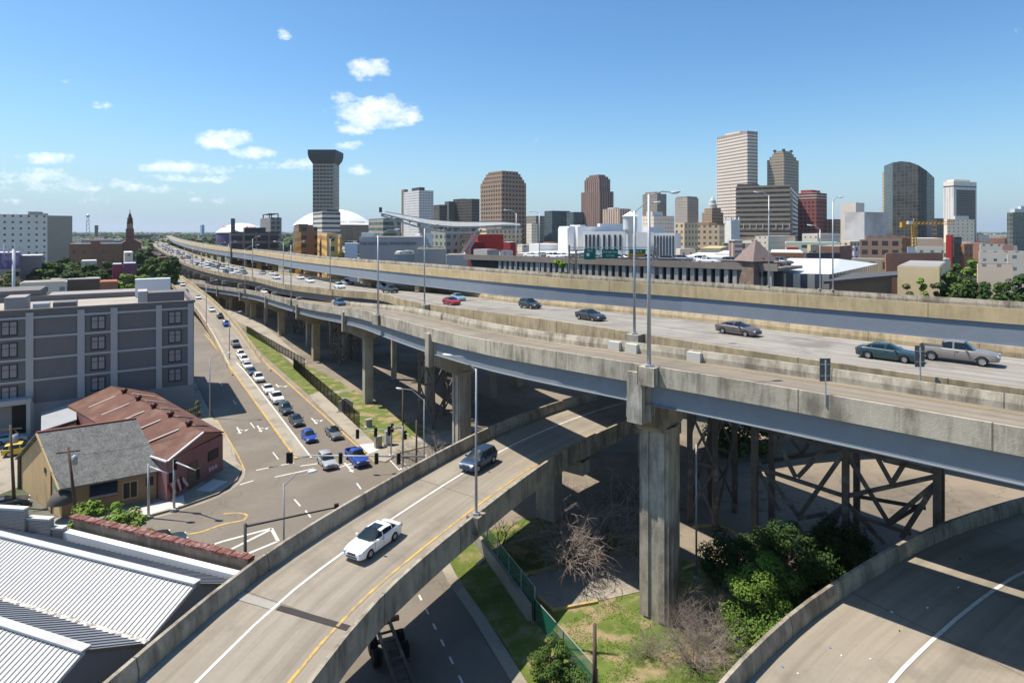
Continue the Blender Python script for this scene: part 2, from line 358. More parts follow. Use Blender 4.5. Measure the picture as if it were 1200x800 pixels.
walk = [(-46.1, 92.3), (-37.7, 80), (-35.5, 76), (-32.8, 72.5), (-32, 69.5), (-32.4, 65.9), (-34.7, 62.7), (-38.1, 59.7), (-60.2, 48.2), (-62, 53), (-46, 60), (-39, 66), (-40, 78), (-51, 95)]
sheet('sidewalk', walk, .15, M['walk'], thick=1)
def spath(pts, prof, m, name, step=3, kind='structure', closed=True):
    mb = MB(); sweep(mb, catmull(pts, step), prof, closed); return setp(mb.build(name, m), kind=kind)
def line(pts, w_, m, z=.03, name='road_marking', step=3):
    pts = [Vector((p[0], p[1], z + (p[2] if len(p) > 2 else 0))) for p in pts]
    return spath(pts, [(-w_ / 2, 0), (w_ / 2, 0)][::-1], m, name, step, closed=False)
spath([(-46.3, 92.5, 0), (-182.3, 300.5, 0)], rect(-4.5, 0, -.02, .14), M['walk'], 'sidewalk')
line([(-45.7, 92), (-37.3, 79.7), (-35.1, 75.6), (-32.5, 72.3), (-31.6, 69.4), (-32, 65.7), (-34.4, 62.3), (-37.8, 59.2)], .35, M['walk'], .02, 'gutter', 1)
sheet('new_pavement_patch', [(-37.5, 60.6), (-34.6, 63.2), (-36, 65.4), (-38.9, 62.6)], .156, M['walk_white'])
sheet('new_pavement_patch', [(-33.4, 66.2), (-32.8, 69), (-34.8, 69.6), (-35.3, 66.6)], .156, M['walk_white'])
# median between the carriageways
med = px((267, 414), (283, 430), (364, 535), (347, 537), (250, 403), (240, 388), (252, 396))
sheet('median', med, .1, M['walk'], thick=1)
line(px((240, 392), (250, 404), (347, 538)), .3, M['yellow_line'], .108)
line(px((267, 416), (283, 431), (365, 537)), .22, M['white_line'], .108)
line(px((309, 423), (360, 469), (415, 519), (440, 541)), .28, M['yellow_line'])
line(px((254, 492), (268, 515), (279, 534), (287, 551)), .15, M['yellow_line'])
# right hand sidewalk and verges
sheet('sidewalk', px((361, 464), (375, 459), (440, 521), (470, 519), (512, 508), (560, 500), (540, 522), (511, 521), (469, 531), (452, 542), (440, 540), (417, 519)), .14, M['walk'], thick=1)
sheet('corner_pavement_patch', px((421, 522), (438, 520), (444, 528), (432, 533)), .148, M['walk_white'])
sheet('grass_verge', px((286, 384), (296, 386), (345, 430), (421, 500), (452, 528), (441, 520), (377, 459), (361, 462), (312, 419), (292, 398)), .05, M['grass2'])
sheet('grass_patch', px((345, 427), (360, 428), (400, 448), (432, 468), (500, 505), (480, 530), (455, 530), (421, 500)), .03, M['grass_dry'])
sheet('sidewalk', px((262, 366), (275, 362), (300, 373), (360, 425), (346, 429), (296, 385), (284, 380)), .1, M['walk'], thick=1)
sheet('footpath', px((378, 461), (412, 455), (414, 457), (383, 464)), .06, M['walk'])
# lower street verge, grass and concrete slab under the ramps
sheet('grass_verge', px((516, 648), (546, 620), (612, 712), (672, 812), (632, 830), (590, 752), (534, 684)), .05, M['grass2'])
line(px((513, 645), (531, 681), (560, 722), (613, 808), (640, 850)), .9, M['walk'], .09, 'kerb')
line(px((505, 640), (522, 668), (556, 722), (606, 806), (640, 862)), .2, M['yellow_line'])
sheet('grass_patch', px((553, 628), (620, 606), (700, 612), (752, 640), (800, 655), (900, 662), (975, 690), (840, 830), (670, 830), (611, 710)), .02, M['grass_dry'])
sheet('concrete_slab', px((611, 678), (725, 647), (752, 656), (752, 693), (649, 716), (632, 700)), .06, M['walk'], thick=1)
spath([tuple(p) for p in px((590, 677), (610, 675), (680, 659), (727, 645))], rect(-.15, .15, 0, .2), M['yellow_kerb'], 'kerb')
spath([tuple(p) for p in px((630, 700), (648, 716), (700, 706))], rect(-.12, .12, 0, .2), M['yellow_kerb'], 'kerb')
spath([tuple(p) for p in px((800, 668), (830, 657), (862, 643), (866, 630), (846, 618), (812, 618))], rect(-.14, .14, 0, .18), M['yellow_kerb'], 'kerb', 1)
spath([tuple(p) for p in px((560, 662), (590, 640), (680, 622), (740, 618))], rect(-.14, .14, 0, .16), M['walk'], 'kerb', 1)
# dashes and arrows
def dashes(a, b_, n_, L=3.0, w_=.14, m_='white_line'):
    a, b_ = Vector(a), Vector(b_); t = (b_ - a).normalized()
    for i in range(n_):
        p = a.lerp(b_, i / max(n_ - 1, 1)); line([p - t * L / 2, p + t * L / 2], w_, M[m_])
a0, a1 = P(485, 685), P(540, 796)
dashes(a0, a1, 7, .75, .16)
for p0, p1, k in (((259, 450), (323, 534), 4), ((330, 430), (402, 528), 0)):
    if k: dashes(P(*p0), P(*p1), k, 3.0, .15)
line(px((455, 537), (472, 555)), .14, M['white_line'])
line(px((470, 541), (480, 548)), .12, M['white_line'])
for a_, b_ in (((300, 551), (345, 542)), ((322, 559), (368, 549)), ((352, 546), (388, 541)), ((378, 546), (400, 543)), ((392, 549), (412, 543)), ((315, 548), (329, 545)), ((281, 568), (297, 563))):
    line(px(a_, b_), .24, M['white_line'])
for a_, b_ in (((345, 585), (352, 593)), ((358, 598), (364, 606)), ((418, 566), (423, 573))):
    line(px(a_, b_), .18, M['white_line'])
line(px((182, 627), (232, 624), (262, 614), (286, 609), (290, 604), (281, 601), (262, 602)), .25, M['yellow_line'], step=.5)
for q in [((225, 646), (262, 634), (318, 619)), ((318, 619), (326, 634)), ((326, 634), (292, 648)), ((268, 645), (318, 620)), ((268, 645), (286, 651)), ((236, 650), (250, 637))]:
    line(px(*q), .3, M['white_line'])
def turn_arrow(px_, py_, s=1.0, both=True):
    p = P(px_, py_); t = Vector((.533, -.846)); n_ = Vector((-t.y, t.x)); mb = MB()
    def q(pts): mb.face([(p.x + (t.x * a + n_.x * c) * s, p.y + (t.y * a + n_.y * c) * s, .034) for a, c in pts])
    q([(-1.6, -.15), (1.3, -.15), (1.3, .15), (-1.6, .15)])
    q([(.2, .15), (1.3, 1.2), (1.6, 1.0), (.6, .15)]); q([(1.2, .7), (1.0, 1.9), (2.2, 1.2)][::-1])
    if both: q([(2.2, -.45), (2.2, .45), (3.4, 0)][::-1]); q([(1.3, -.15), (2.2, -.15), (2.2, .15), (1.3, .15)])
    o = mb.build('lane_arrow', M['white_line']); setp(o, kind='structure')
for q in ((279, 503), (303, 501), (325, 452), (367, 492), (407, 546)): turn_arrow(*q, .7 if q[1] > 480 else .9, q[0] != 325)

# ------------------------------------------------------------ elevated roads
pA = catmull([(50, 4.8, 19.6), (24.4, 28.5, 19.6), (15.7, 36.6, 19.6), (3.45, 47.4, 19.5), (-1.95, 54.5, 19.0), (-8.5, 64, 18.55), (-15.4, 75, 18.2), (-22.1, 88, 17.4), (-29.4, 102, 16.1), (-41.2, 122, 14.3), (-58.5, 150, 12.6), (-79.5, 183, 10.9), (-124, 240, 7.8), (-160, 275, 7)], 4)
pB = catmull([(60, 6.5, 19.7), (30.2, 35.2, 19.7), (19.5, 45.5, 19.7), (8.6, 60, 19.4), (0, 73, 18.8), (-13.1, 92, 17.8), (-18.8, 102.5, 17.35), (-26.2, 118, 16.8), (-37, 130, 16.2), (-46.5, 141.5, 15.7), (-61.4, 160, 15.0), (-80.6, 188, 14.5), (-109, 224, 13.6), (-156, 289, 13), (-201.5, 359, 12.7), (-493, 820, 12.6), (-842, 1435, 12.6)], 5)
pC = catmull([(100, 22, 20.7), (54.4, 63.4, 20.7), (35.2, 79.8, 20.8), (25.2, 88.8, 20.9), (7.4, 101.5, 21.1), (-14.8, 123, 21.3), (-33.5, 144.5, 21.3), (-72.5, 203, 20.3), (-111, 259, 20.3), (-183, 360, 20), (-355, 630, 20), (-810, 1400, 19.5)], 5)
pE = catmull([(-50, 124, .3), (-54.7, 131.6, .8), (-75.9, 166, 2.7), (-102.7, 206.6, 5.1), (-133.4, 249, 7.6), (-157, 282, 9.2), (-215, 370, 10)], 4)
_pD = ([(-23, 2, 8), (-21.8, 10, 8.2), (-20.3, 19, 8.4), (-18.5, 27.2, 8.6), (-15.7, 36.4, 9.0), (-9.7, 48, 9.3), (-3.8, 57.8, 9.4), (.2, 63.3, 9.4), (6.6, 70.3, 9.4), (12, 75, 9.4), (24, 82, 9.6), (42, 86, 10), (70, 86, 11)])
pD_ = catmull([(-26, 4, 4.8), (-24.3, 14, 5.5), (-22.6, 22, 6.2), (-20, 29.3, 7), (-16.2, 37.7, 8.3), (-9.6, 47, 9.7), (-3.4, 53.1, 11), (1.1, 56.7, 11.6), (5.6, 59.7, 12.2), (11, 62.8, 12.7), (20, 67, 13), (36, 70, 13.4), (60, 70, 14)], 2.5)
pD = catmull(_pD, 2.5); BANK[id(pD)] = .05
pF_ = [(-2, 12, 9.3), (1.2, 16, 9.5), (4.6, 20.7, 9.7), (8.6, 25.2, 9.8), (13.7, 29.8, 9.8), (18.5, 33.3, 9.8), (22.6, 36.0, 9.8), (26.8, 38.5, 9.8), (31.5, 40.8, 9.8), (37.5, 43.3, 9.8), (50, 47, 9.8), (75, 52, 9.8)]
pF = catmull([(x * 1.135, y * 1.135, z - 2.5) for x, y, z in pF_], 2)
RD = .85
def elevated(name, label, path, W, mdeck, mpar, fascia=.5, girders=(), gh=1.4, gmat='girder', par_t=.32, slab=.45, mpar2=None, no_far=False, slabmat=None, group=None, road_d=RD, sgn=1):
    t = thing(name, label, 'viaduct', path[0], group=group)
    mb = MB(); sweep(mb, path, rect(sgn * (par_t + .005), sgn * (W - par_t - .005), -road_d - .1, -road_d) if sgn > 0 else rect(sgn * (W - par_t - .005), sgn * (par_t + .005), -road_d - .1, -road_d)); mb.build('roadway', mdeck, t)
    mb = MB(); sweep(mb, path, rect(min(.03, sgn * W - sgn * .03), max(.03, sgn * W - sgn * .03), -road_d - slab, -road_d - .102)); mb.build('slab', slabmat or mpar, t)
    def par(o0, s):
        mb = MB(); sweep(mb, path, [(o0, -road_d - fascia), (o0, 0), (o0 + s * par_t * .6, 0), (o0 + s * par_t, -road_d * .55), (o0 + s * (par_t + .0), -road_d - .101), (o0 + s * .1, -road_d - fascia)] if s > 0 else
                         [(o0, -road_d - fascia), (o0 + s * .1, -road_d - fascia), (o0 + s * par_t, -road_d - .101), (o0 + s * par_t, -road_d * .55), (o0 + s * par_t * .6, 0), (o0, 0)])
        return mb
    par(0, sgn).build('parapet', mpar, t)
    if not no_far: par(sgn * W, -sgn).build('parapet', mpar2 or mpar, t)
    for g_ in girders:
        mb = MB(); sweep(mb, path, [(g_ - .03, -road_d - slab), (g_ + .03, -road_d - slab), (g_ + .03, -road_d - slab - gh), (g_ - .03, -road_d - slab - gh)][::-1])
        sweep(mb, path, rect(g_ - .25, g_ + .25, -road_d - slab - gh - .05, -road_d - slab - gh + .0)); mb.build('girder', M[gmat], t)
    return t
vA = elevated('elevated_ramp', 'grey steel girder ramp with stained concrete parapet, nearest deck of the long viaduct', pA, 7.5, M['road_a'], M['conc'], .5, (.4, 2.6, 4.9, 7.1), 1.45)
vB = elevated('expressway_viaduct', 'middle multi lane expressway deck carrying cars between brown stained barriers', pB, 16.6, M['road_c'], M['conc_brown'], .6, (.6, 4, 7.5, 11, 16), 1.5, 'girder_far')
vC = elevated('expressway_viaduct', 'farthest and highest expressway deck with smooth tan parapet over grey girders', pC, 9, M['road_c'], M['conc_tan'], .8, (.2, 4.5, 8.6), 2.7, 'girder_c', mpar2=M['conc_dark'])
vE = elevated('exit_ramp', 'narrow exit ramp sloping down to the street full of queued cars', pE, 7.4, M['ramp_road'], M['conc_brown'], .7, (), par_t=.28, sgn=-1)
vD = elevated('curved_ramp', 'curved concrete ramp with a white sedan and blue suv crossing the foreground', pD, 8.9, M['ramp_road'], M['conc_dark'], .75, (1.4, 3.5, 5.6, 7.5), .9, 'rust', par_t=.35, road_d=1.05)
vF = elevated('curved_ramp', 'empty curved concrete ramp cut off at the bottom right corner', pF, 15, M['ramp_road'], M['conc_dark'], .7, (1.5, 5, 9, 13), 1.1, 'rust', par_t=.35, road_d=1.05)
def mark_on(path, o, w_, m_, s0=None, s1=None, par=None, dz=-RD + .02):
    mb = MB(); sweep(mb, path, [(o + w_ / 2, dz), (o - w_ / 2, dz)], closed=False, s0=s0, s1=s1); return mb.build('lane_line', m_, par)
mark_on(pD, 3.0, .18, M['white_line'], par=vD, dz=-1.03); mark_on(pD, 7.15, .18, M['yellow_line'], par=vD, dz=-1.03)
mark_on(pF, 5.1, .2, M['white_line'], par=vF, dz=-1.03)
mark_on(pA, 1.0, .15, M['white_line'], par=vA); mark_on(pA, 6.4, .1, M['yellow_kerb'], par=vA)
mark_on(pB, 1.9, .15, M['yellow_line'], par=vB); mark_on(pB, 14.2, .15, M['white_line'], par=vB)
for o in (5.7, 9.9):
    s = 30
    mb = MB()
    while s < 260:
        sweep(mb, pB, [(o + .08, -RD + .02), (o - .08, -RD + .02)], closed=False, s0=s, s1=s + 5.2); s += 12
    mb.build('lane_line', M['white_line'], vB)
mark_on(pE, -.8, .12, M['yellow_line'], par=vE); mark_on(pE, -6.7, .12, M['white_line'], par=vE)
# tyre-darkened wheel tracks on the decks, expansion joint on the curved ramp
jm = mat('joint_rubber', (.05, .043, .04), .9, .2, 1)
s0 = near_len(pD, -14.6, 39)
p, t, n_ = at_len(pD, s0 - 4.2); q, t2, n2 = at_len(pD, s0 - 4.2)
mb = MB(); a = p + n_ * 3.2 + Vector((0, 0, -1.025)); b2 = p + n_ * 7.8 + Vector((0, 0, -1.025))
mb.face([a + t * .22, b2 + t * .22, b2 - t * .22, a - t * .22][::-1]); mb.build('expansion_joint', jm, vD)
lm = mat('pale_patch', (.33, .31, .27), .9, .2, 1)
for o0, o1 in ((.5, 2.9), (7.9, 8.4)):
    mb = MB(); a = p + n_ * o0 + Vector((0, 0, -1.026)); b2 = p + n_ * o1 + Vector((0, 0, -1.026)); mb.face([a + t * .3, b2 + t * .3, b2 - t * .3, a - t * .3][::-1]); mb.build('concrete_patch', lm, vD)
# drip joints on outer faces, wedge barrier ends on the near ramp
def at_px(path, pxx, o, dz):
    best = None
    for f in frames(path):
        w_ = f[0] + f[2] * o
        if w_.y < 2: continue
        e = abs(600 + w_.x / w_.y * F - pxx)
        if best is None or e < best[0]: best = (e, f[3])
    s = best[1]; step = 2
    for k in range(30):
        for d in (-step, step):
            w_, _, _ = at_len(path, max(0, s + d), o)
            e = abs(600 + w_.x / w_.y * F - pxx)
            if e < best[0]: best = (e, max(0, s + d))
        s = best[1]; step *= .7
    p, t, n_ = at_len(path, s, o, dz); return p, t, n_, s

# piers under the near ramp: column + hammerhead cap with a pale end block
def pier(px_, label, w_, d_, m_, capm, blk=True, so=4.0, fl=0, blkm=None):
    p, t, n_, s = at_px(pA, px_, so, 0); zt = p.z - RD - .45; rz = math.atan2(n_.y, n_.x)
    T = thing('bridge_pier', label, 'pier', (p.x, p.y, 0), group='concrete piers under the nearest ramp')
    cb_ = MB(); cb_.box((p.x, p.y, (zt - 3.8) / 2), (d_, w_, zt - 3.8), rz)
    if fl:
        for k in (-1, 1):
            for j in (-1, 1): cb_.box((p.x + n_.x * j * (d_ / 2) + t.x * k * w_ * .28, p.y + n_.y * j * (d_ / 2) + t.y * k * w_ * .28, (zt - 3.8) / 2 + .1), (.25, w_ * .22, zt - 4), rz)
            cb_.box((p.x + t.x * k * w_ * .5, p.y + t.y * k * w_ * .5, (zt - 3.8) / 2 + .1), (d_ * .4, .25, zt - 4), rz)
    cb_.build('column', m_, T)
    cp = MB(); L0, L1 = -so + .32, 7.5 - so - .3; zt_ = zt - .02
    prof = [(L0, zt_), (L0, zt_ - 2.7), (-d_ / 2 - .3, zt_ - 4.1), (d_ / 2 + .3, zt_ - 4.1), (L1, zt_ - 2.7), (L1, zt_)]
    hw = w_ * .42
    A_ = [Vector((p.x + n_.x * o - t.x * hw, p.y + n_.y * o - t.y * hw, z)) for o, z in prof]; B_ = [Vector((p.x + n_.x * o + t.x * hw, p.y + n_.y * o + t.y * hw, z)) for o, z in prof]
    cp.face(A_[::-1]); cp.face(B_)
    for i in range(len(prof)):
        j = (i + 1) % len(prof); cp.face([A_[i], A_[j], B_[j], B_[i]])
    cp.build('cap', capm, T)
    if blk:
        bb = MB(); q = p + n_ * (-so - .02)
        bb.box((q.x, q.y, zt - 1.05), (.55, w_ * .5, 3.6 if fl else 3.3), rz); bb.build('end_block', blkm or M['pier'], T)
    return T, p, t, n_
PA = [pier(773, 'massive dark stained fluted pier in the foreground under the near ramp', 2.35, 1.9, M['pier_dark'], M['pier_dark'], so=3.6, fl=1, blkm=mat('pale_block', (.5, .47, .4), .9, .15, .6, streak=.7, dirt=(.1, .085, .06))),
      pier(541, 'pale grey pier with two bright vertical pipes behind the curved ramp', 1.75, 1.4, M['pier'], M['pier'], fl=1),
      pier(431, 'slender pale pier standing alone in the grass beside the stone monument', 1.7, 1.4, M['pier'], M['pier']),
      pier(370, 'paired slim pier at the far end of the black fence', 1.8, 1.5, M['pier_tan'], M['pier_tan']),
      pier(329.5, 'tan pier, third from the left under the near ramp', 1.8, 1.6, M['pier_tan'], M['pier_tan']),
      pier(296.5, 'tan pier, second from the left under the near ramp', 1.8, 1.6, M['pier_tan'], M['pier_tan']),
      pier(268, 'leftmost tan pier under the near ramp beside the exit ramp wall', 1.8, 1.6, M['pier_tan'], M['pier_tan'])]
# piers of the other decks
def simple_pier(path, s, o, zt, name, label, w_=1.6, d_=1.6, cap=6, m_=None, group=None, dz=RD + .5 + 1.5, zb=0):
    p, t, n_ = at_len(path, s, o); rz = math.atan2(n_.y, n_.x); top = p.z - dz
    for other, w0 in ((pD, 8.9), (pF, 15)):
        if other is path: continue
        for f in frames(other):
            r_ = Vector((p.x - f[0].x, p.y - f[0].y, 0))
            if abs(r_.dot(f[1])) < 2.6 and -1.6 < r_.x * f[2].x + r_.y * f[2].y < w0 + 1.6: return None
    T = thing(name, label, 'pier', (p.x, p.y, zb), group=group)
    MB().box((p.x, p.y, (top - 1.3 + zb) / 2), (d_, w_, top - 1.3 - zb), rz).build('column', m_, T)
    MB().box((p.x, p.y, top - .66), (cap, w_ * .9, 1.28), rz).build('cap', m_, T)
    return T
ORD = ['first', 'second', 'third', 'fourth', 'fifth', 'sixth', 'seventh', 'eighth', 'ninth', 'tenth', 'eleventh', 'twelfth', 'thirteenth', 'fourteenth', 'fifteenth', 'sixteenth', 'seventeenth', 'eighteenth', 'nineteenth', 'twentieth'] 
ORD += [t_ + '-' + o_ for t_ in ('twenty', 'thirty', 'forty', 'fifty', 'sixty', 'seventy', 'eighty') for o_ in ORD[:9]]
i = 0; s = 50
while s < 640:
    p, t, n_ = at_len(pC, s, 5.5)
    simple_pier(pC, s, 3.4, 0, 'bridge_pier', '%s squat tan pier from the right in the row under the farthest deck' % ORD[i], 1.7, 1.7, 6.2, M['pier_tan'], 'tan piers under the farthest expressway deck', dz=RD + .45 + 2.77)
    s += 28; i += 1
s = 118; kB = 0
while s < 440:
    for o in (2.2, 8.3, 14.4):
        simple_pier(pB, s, o, 0, 'bridge_pier', '%s slim grey column from the right in the %s row beneath the middle deck' % (ORD[kB], {2.2: 'near', 8.3: 'centre', 14.4: 'far'}[o]), .9, .9, 5.9, M['pier'], 'slim columns in the shade beneath the middle deck', dz=RD + .45 + 1.57)
    s += 22; kB += 1
for k, (s_, lab) in enumerate(((near_len(pD, -17.6, 30) , 'short grey pier beneath the curved ramp at the bottom edge beside the truck chassis'), (near_len(pD, -.3, 62.5), 'squared grey pier under the curved ramp behind the bare tree'), (near_len(pD, 14, 76), 'shaded pier where the curved ramp passes under the viaduct'))):
    T = simple_pier(pD, s_, 4.4 if k else 5.4, 0, 'bridge_pier', lab, 1.5, 2.2, 8.6, M['pier'], 'piers under the curved ramp', dz=RD + .45 + 1.2)
for k, Xs in enumerate((14, 33)):
    simple_pier(pF, near_len(pF, Xs, 33 if k == 0 else 47), 6.5, 0, 'bridge_pier', ('concrete pier under the empty corner ramp near the bare shrub', 'concrete pier under the empty corner ramp near the steel trusses')[k], 1.5, 2.2, 9, M['pier'], 'piers under the corner ramp', dz=RD + .45 + 1.2)
for k, s_ in enumerate((30, 55, 85, 115, 145)):
    simple_pier(pE, near_len(pE, *[( -70, 158), (-82, 176), (-95, 195), (-110, 217), (-128, 242)][k]), -3.7, 0, 'bridge_pier', '%s low white pier from the foot of the narrow exit ramp' % ORD[k], .9, .9, 6.4, M['pier'], 'low piers under the exit ramp', dz=RD + .5)

# rusted steel truss bents under the middle deck
def vplane(pxx, pyy, A0, B0):
    d = Vector((B0[0] - A0[0], B0[1] - A0[1])); k = (pxx - 600) / F
    s = (k * A0[1] - A0[0]) / (d.x - k * d.y); X = A0[0] + d.x * s; Y = A0[1] + d.y * s
    return Vector((X, Y, H - (pyy - HY) * Y / F))
def z5(x, y):
    x = 523 if 488 <= x <= 562 else (955 if 928 <= x <= 942 else (96 if x <= 108 else x))
    return (860 + x / 4, 480 + y / 4)
Af, Bf = (21.9, 53.9), (33.8, 46.9)
sh = Vector((.62, .78)) * 5.5; Ab, Bb = (Af[0] + sh.x, Af[1] + sh.y), (Bf[0] + sh.x, Bf[1] + sh.y)
tr = thing('steel_truss_bent', 'rusted brown steel truss frame under the deck above the green bushes', 'steel truss', (25, 46, 0))
for xx in (884.5, 991, 1098):
    a = vplane(xx, 600, Af, Bf); MB().bar((a.x, a.y, 0), (a.x, a.y, 16.8), .55, .5, up=(.75, -.66, 0)).build('post', M['rust'], tr)
    a = a + Vector((sh.x, sh.y, 0)); MB().bar((a.x, a.y, 0), (a.x, a.y, 16.8), .5, .5, up=(.75, -.66, 0)).build('post', M['rust'], tr)
    MB().bar((a.x - sh.x, a.y - sh.y, 16.4), (a.x, a.y, 16.4), .4, .5).build('cross_beam', M['rust'], tr)
    MB().bar((a.x - sh.x, a.y - sh.y, 11.0), (a.x, a.y, 11.0), .3, .35).build('cross_beam', M['rust'], tr)
fr_m = [((165, 75), (290, 315), .34), ((455, 150), (300, 315), .34), ((105, 265), (495, 405), .32), ((120, 290), (215, 480), .28), ((150, 290), (305, 500), .34), ((305, 500), (495, 190), .34),
        ((550, 200), (720, 520), .34), ((555, 405), (940, 310), .32), ((660, 200), (740, 345), .34), ((740, 345), (815, 225), .34), ((720, 530), (930, 335), .3), ((785, 600), (935, 330), .36), ((545, 430), (705, 625), .36),
        ((400, 540), (495, 445), .36), ((300, 512), (440, 482), .3), ((550, 180), (940, 295), .3), ((590, 500), (830, 582), .26), ((430, 590), (500, 440), .3), ((545, 480), (600, 640), .26), ((105, 80), (495, 195), .3)]
for a_, b_, ww in fr_m:
    MB().bar(vplane(*z5(*a_), Af, Bf), vplane(*z5(*b_), Af, Bf), .22, ww).build('brace', M['rust'], tr)
for a_, b_ in (((240, 95), (320, 205)), ((320, 205), (370, 125)), ((130, 248), (500, 182)), ((130, 245), (320, 205)), ((700, 235), (940, 295)), ((560, 395), (900, 460)), ((720, 540), (900, 430))):
    MB().bar(vplane(*z5(*a_), Ab, Bb), vplane(*z5(*b_), Ab, Bb), .2, .3).build('brace', M['rust'], tr)
def bent(pxs, Y, label, zt=16.6, gx=3.2):
    k = (pxs - 600) / F; x0 = k * Y; T = thing('steel_truss_bent', label, 'steel truss', (x0, Y, 0), group='dark steel bents in the shade under the middle deck')
    d = Vector((-.75, .66, 0)); nn = Vector((.66, .75, 0)); c0 = Vector((x0, Y, 0))
    for a_ in (0, 1):
        for b_ in (0, 1):
            q = c0 + d * gx * a_ + nn * 5 * b_; MB().bar(q, q + Vector((0, 0, zt)), .45, .45).build('post', M['rust'], T)
    for b_ in (0, 1):
        q0 = c0 + nn * 5 * b_; q1 = q0 + d * gx
        for z0, z1, s_ in ((1, 6, 0), (1, 6, 1), (6.2, 11.2, 0), (6.2, 11.2, 1), (11.4, 16.2, 0), (11.4, 16.2, 1)):
            a_, c_ = (q0, q1) if s_ else (q1, q0); MB().bar(a_ + Vector((0, 0, z0 * zt / 16.6)), c_ + Vector((0, 0, z1 * zt / 16.6)), .16, .2).build('brace', M['rust'], T)
        for z in (6.1, 11.3, 16.3): MB().bar(q0 + Vector((0, 0, z * zt / 16.6)), q1 + Vector((0, 0, z * zt / 16.6)), .2, .26).build('chord', M['rust'], T)
    for a_ in (0, 1):
        q0 = c0 + d * gx * a_; q1 = q0 + nn * 5
        for z0, z1 in ((1, 8), (8.3, 15.6)): MB().bar(q0 + Vector((0, 0, z0 * zt / 16.6)), q1 + Vector((0, 0, z1 * zt / 16.6)), .2, .25).build('brace', M['rust'], T)
bent(838, 58, 'dark steel bent right of the massive stained pier', gx=2.6)
bent(508, 88, 'tall dark steel bent left of the pale grey pier')
bent(398, 130, 'distant dark steel bent left of the lone slender pier', zt=12)
bent(352, 168, 'smallest and farthest dark steel bent near the black fence', zt=10.5)
# ------------------------------------------------------------ vehicles
PAINT = {
 'white': paint('paint_white', (.78, .78, .77)), 'pearl': paint('paint_offwhite', (.7, .69, .66)), 'silver': paint('paint_silver', (.42, .43, .44), metal=.3),
 'grey': paint('paint_grey', (.17, .175, .18), metal=.3), 'dark': paint('paint_charcoal', (.045, .048, .052), metal=.2), 'black': paint('paint_black', (.012, .013, .015)),
 'blue': paint('paint_royal_blue', (.015, .06, .32)), 'navy': paint('paint_navy', (.03, .065, .12), metal=.2), 'teal': paint('paint_dark_teal', (.025, .06, .07), metal=.3),
 'red': paint('paint_red', (.28, .012, .015)), 'sky': paint('paint_light_blue', (.25, .38, .45), metal=.3), 'bronze': paint('paint_bronze_grey', (.12, .10, .10), metal=.3),
 'tan': paint('paint_pewter', (.27, .245, .22), metal=.35), 'yellow': paint('paint_yellow', (.62, .42, .02)), 'steelblue': paint('paint_steel_blue', (.06, .12, .2), metal=.3)}
GLASS = paint('car_glass', (.008, .014, .016), coat=.3, rough=.12)
TYRE = mat('tyre', (.018, .018, .018), .85, .1, 2); RIM = mat('wheel_rim', (.45, .45, .46), .3, .05, 2, metal=.6)
HL = mat('headlight_lens', (.7, .72, .74), .15, .05, 2, spec=.6); TL = mat('tail_light_lens', (.3, .01, .01), .25, .05, 2, spec=.6)
CHR = mat('bumper_trim', (.06, .06, .065), .4, .1, 2)
KIND = {  # L, W, wheel r, wheel x (rear, front), beltline pts, roof pts [x, z, cabin?]
 'sedan': dict(L=4.85, W=1.82, r=.33, ax=(-1.42, 1.36), hood=[(-2.42, .78), (-2.3, .98), (-1.5, 1.03), (.9, .98), (1.6, .92), (2.15, .82), (2.36, .7), (2.42, .6)], cab=[(-1.95, 1.0), (-1.15, 1.38), (-.5, 1.44), (.1, 1.43), (1.15, .97)], pil=((-1.2, -1.1), (-.12, -.02)), zs=.2),
 'suv': dict(L=4.55, W=1.86, r=.37, ax=(-1.38, 1.36), hood=[(-2.27, .85), (-2.2, 1.05), (.9, 1.06), (1.7, .99), (2.15, .85), (2.27, .6)], cab=[(-2.2, 1.06), (-1.9, 1.6), (-1.2, 1.69), (.1, 1.68), (1.05, 1.06)], pil=((-1.45, -1.33), (-.2, -.1)), zs=.28),
 'hatch': dict(L=4.1, W=1.74, r=.31, ax=(-1.25, 1.22), hood=[(-2.05, .8), (-1.95, .98), (.9, .96), (1.5, .86), (1.95, .7), (2.05, .5)], cab=[(-1.98, .98), (-1.6, 1.36), (-.8, 1.47), (.05, 1.45), (1.05, .95)], pil=((-1.3, -1.2), (-.15, -.05)), zs=.2),
 'pickup': dict(L=5.75, W=1.98, r=.41, ax=(-1.75, 1.78), hood=[(-2.87, 1.05), (-2.8, 1.22), (-.9, 1.22), (1.1, 1.2), (2.3, 1.12), (2.75, 1.0), (2.87, .7)], cab=[(-1.02, 1.22), (-.85, 1.78), (-.5, 1.88), (.55, 1.87), (1.3, 1.2)], pil=((-.25, -.13),), zs=.38, bed=(-2.7, -1.05, .62))}
def lerp(pts, x):
    if x <= pts[0][0]: return pts[0][1]
    for (a, b), (c_, d) in zip(pts, pts[1:]):
        if x <= c_: return b + (d - b) * (x - a) / (c_ - a)
    return pts[-1][1]
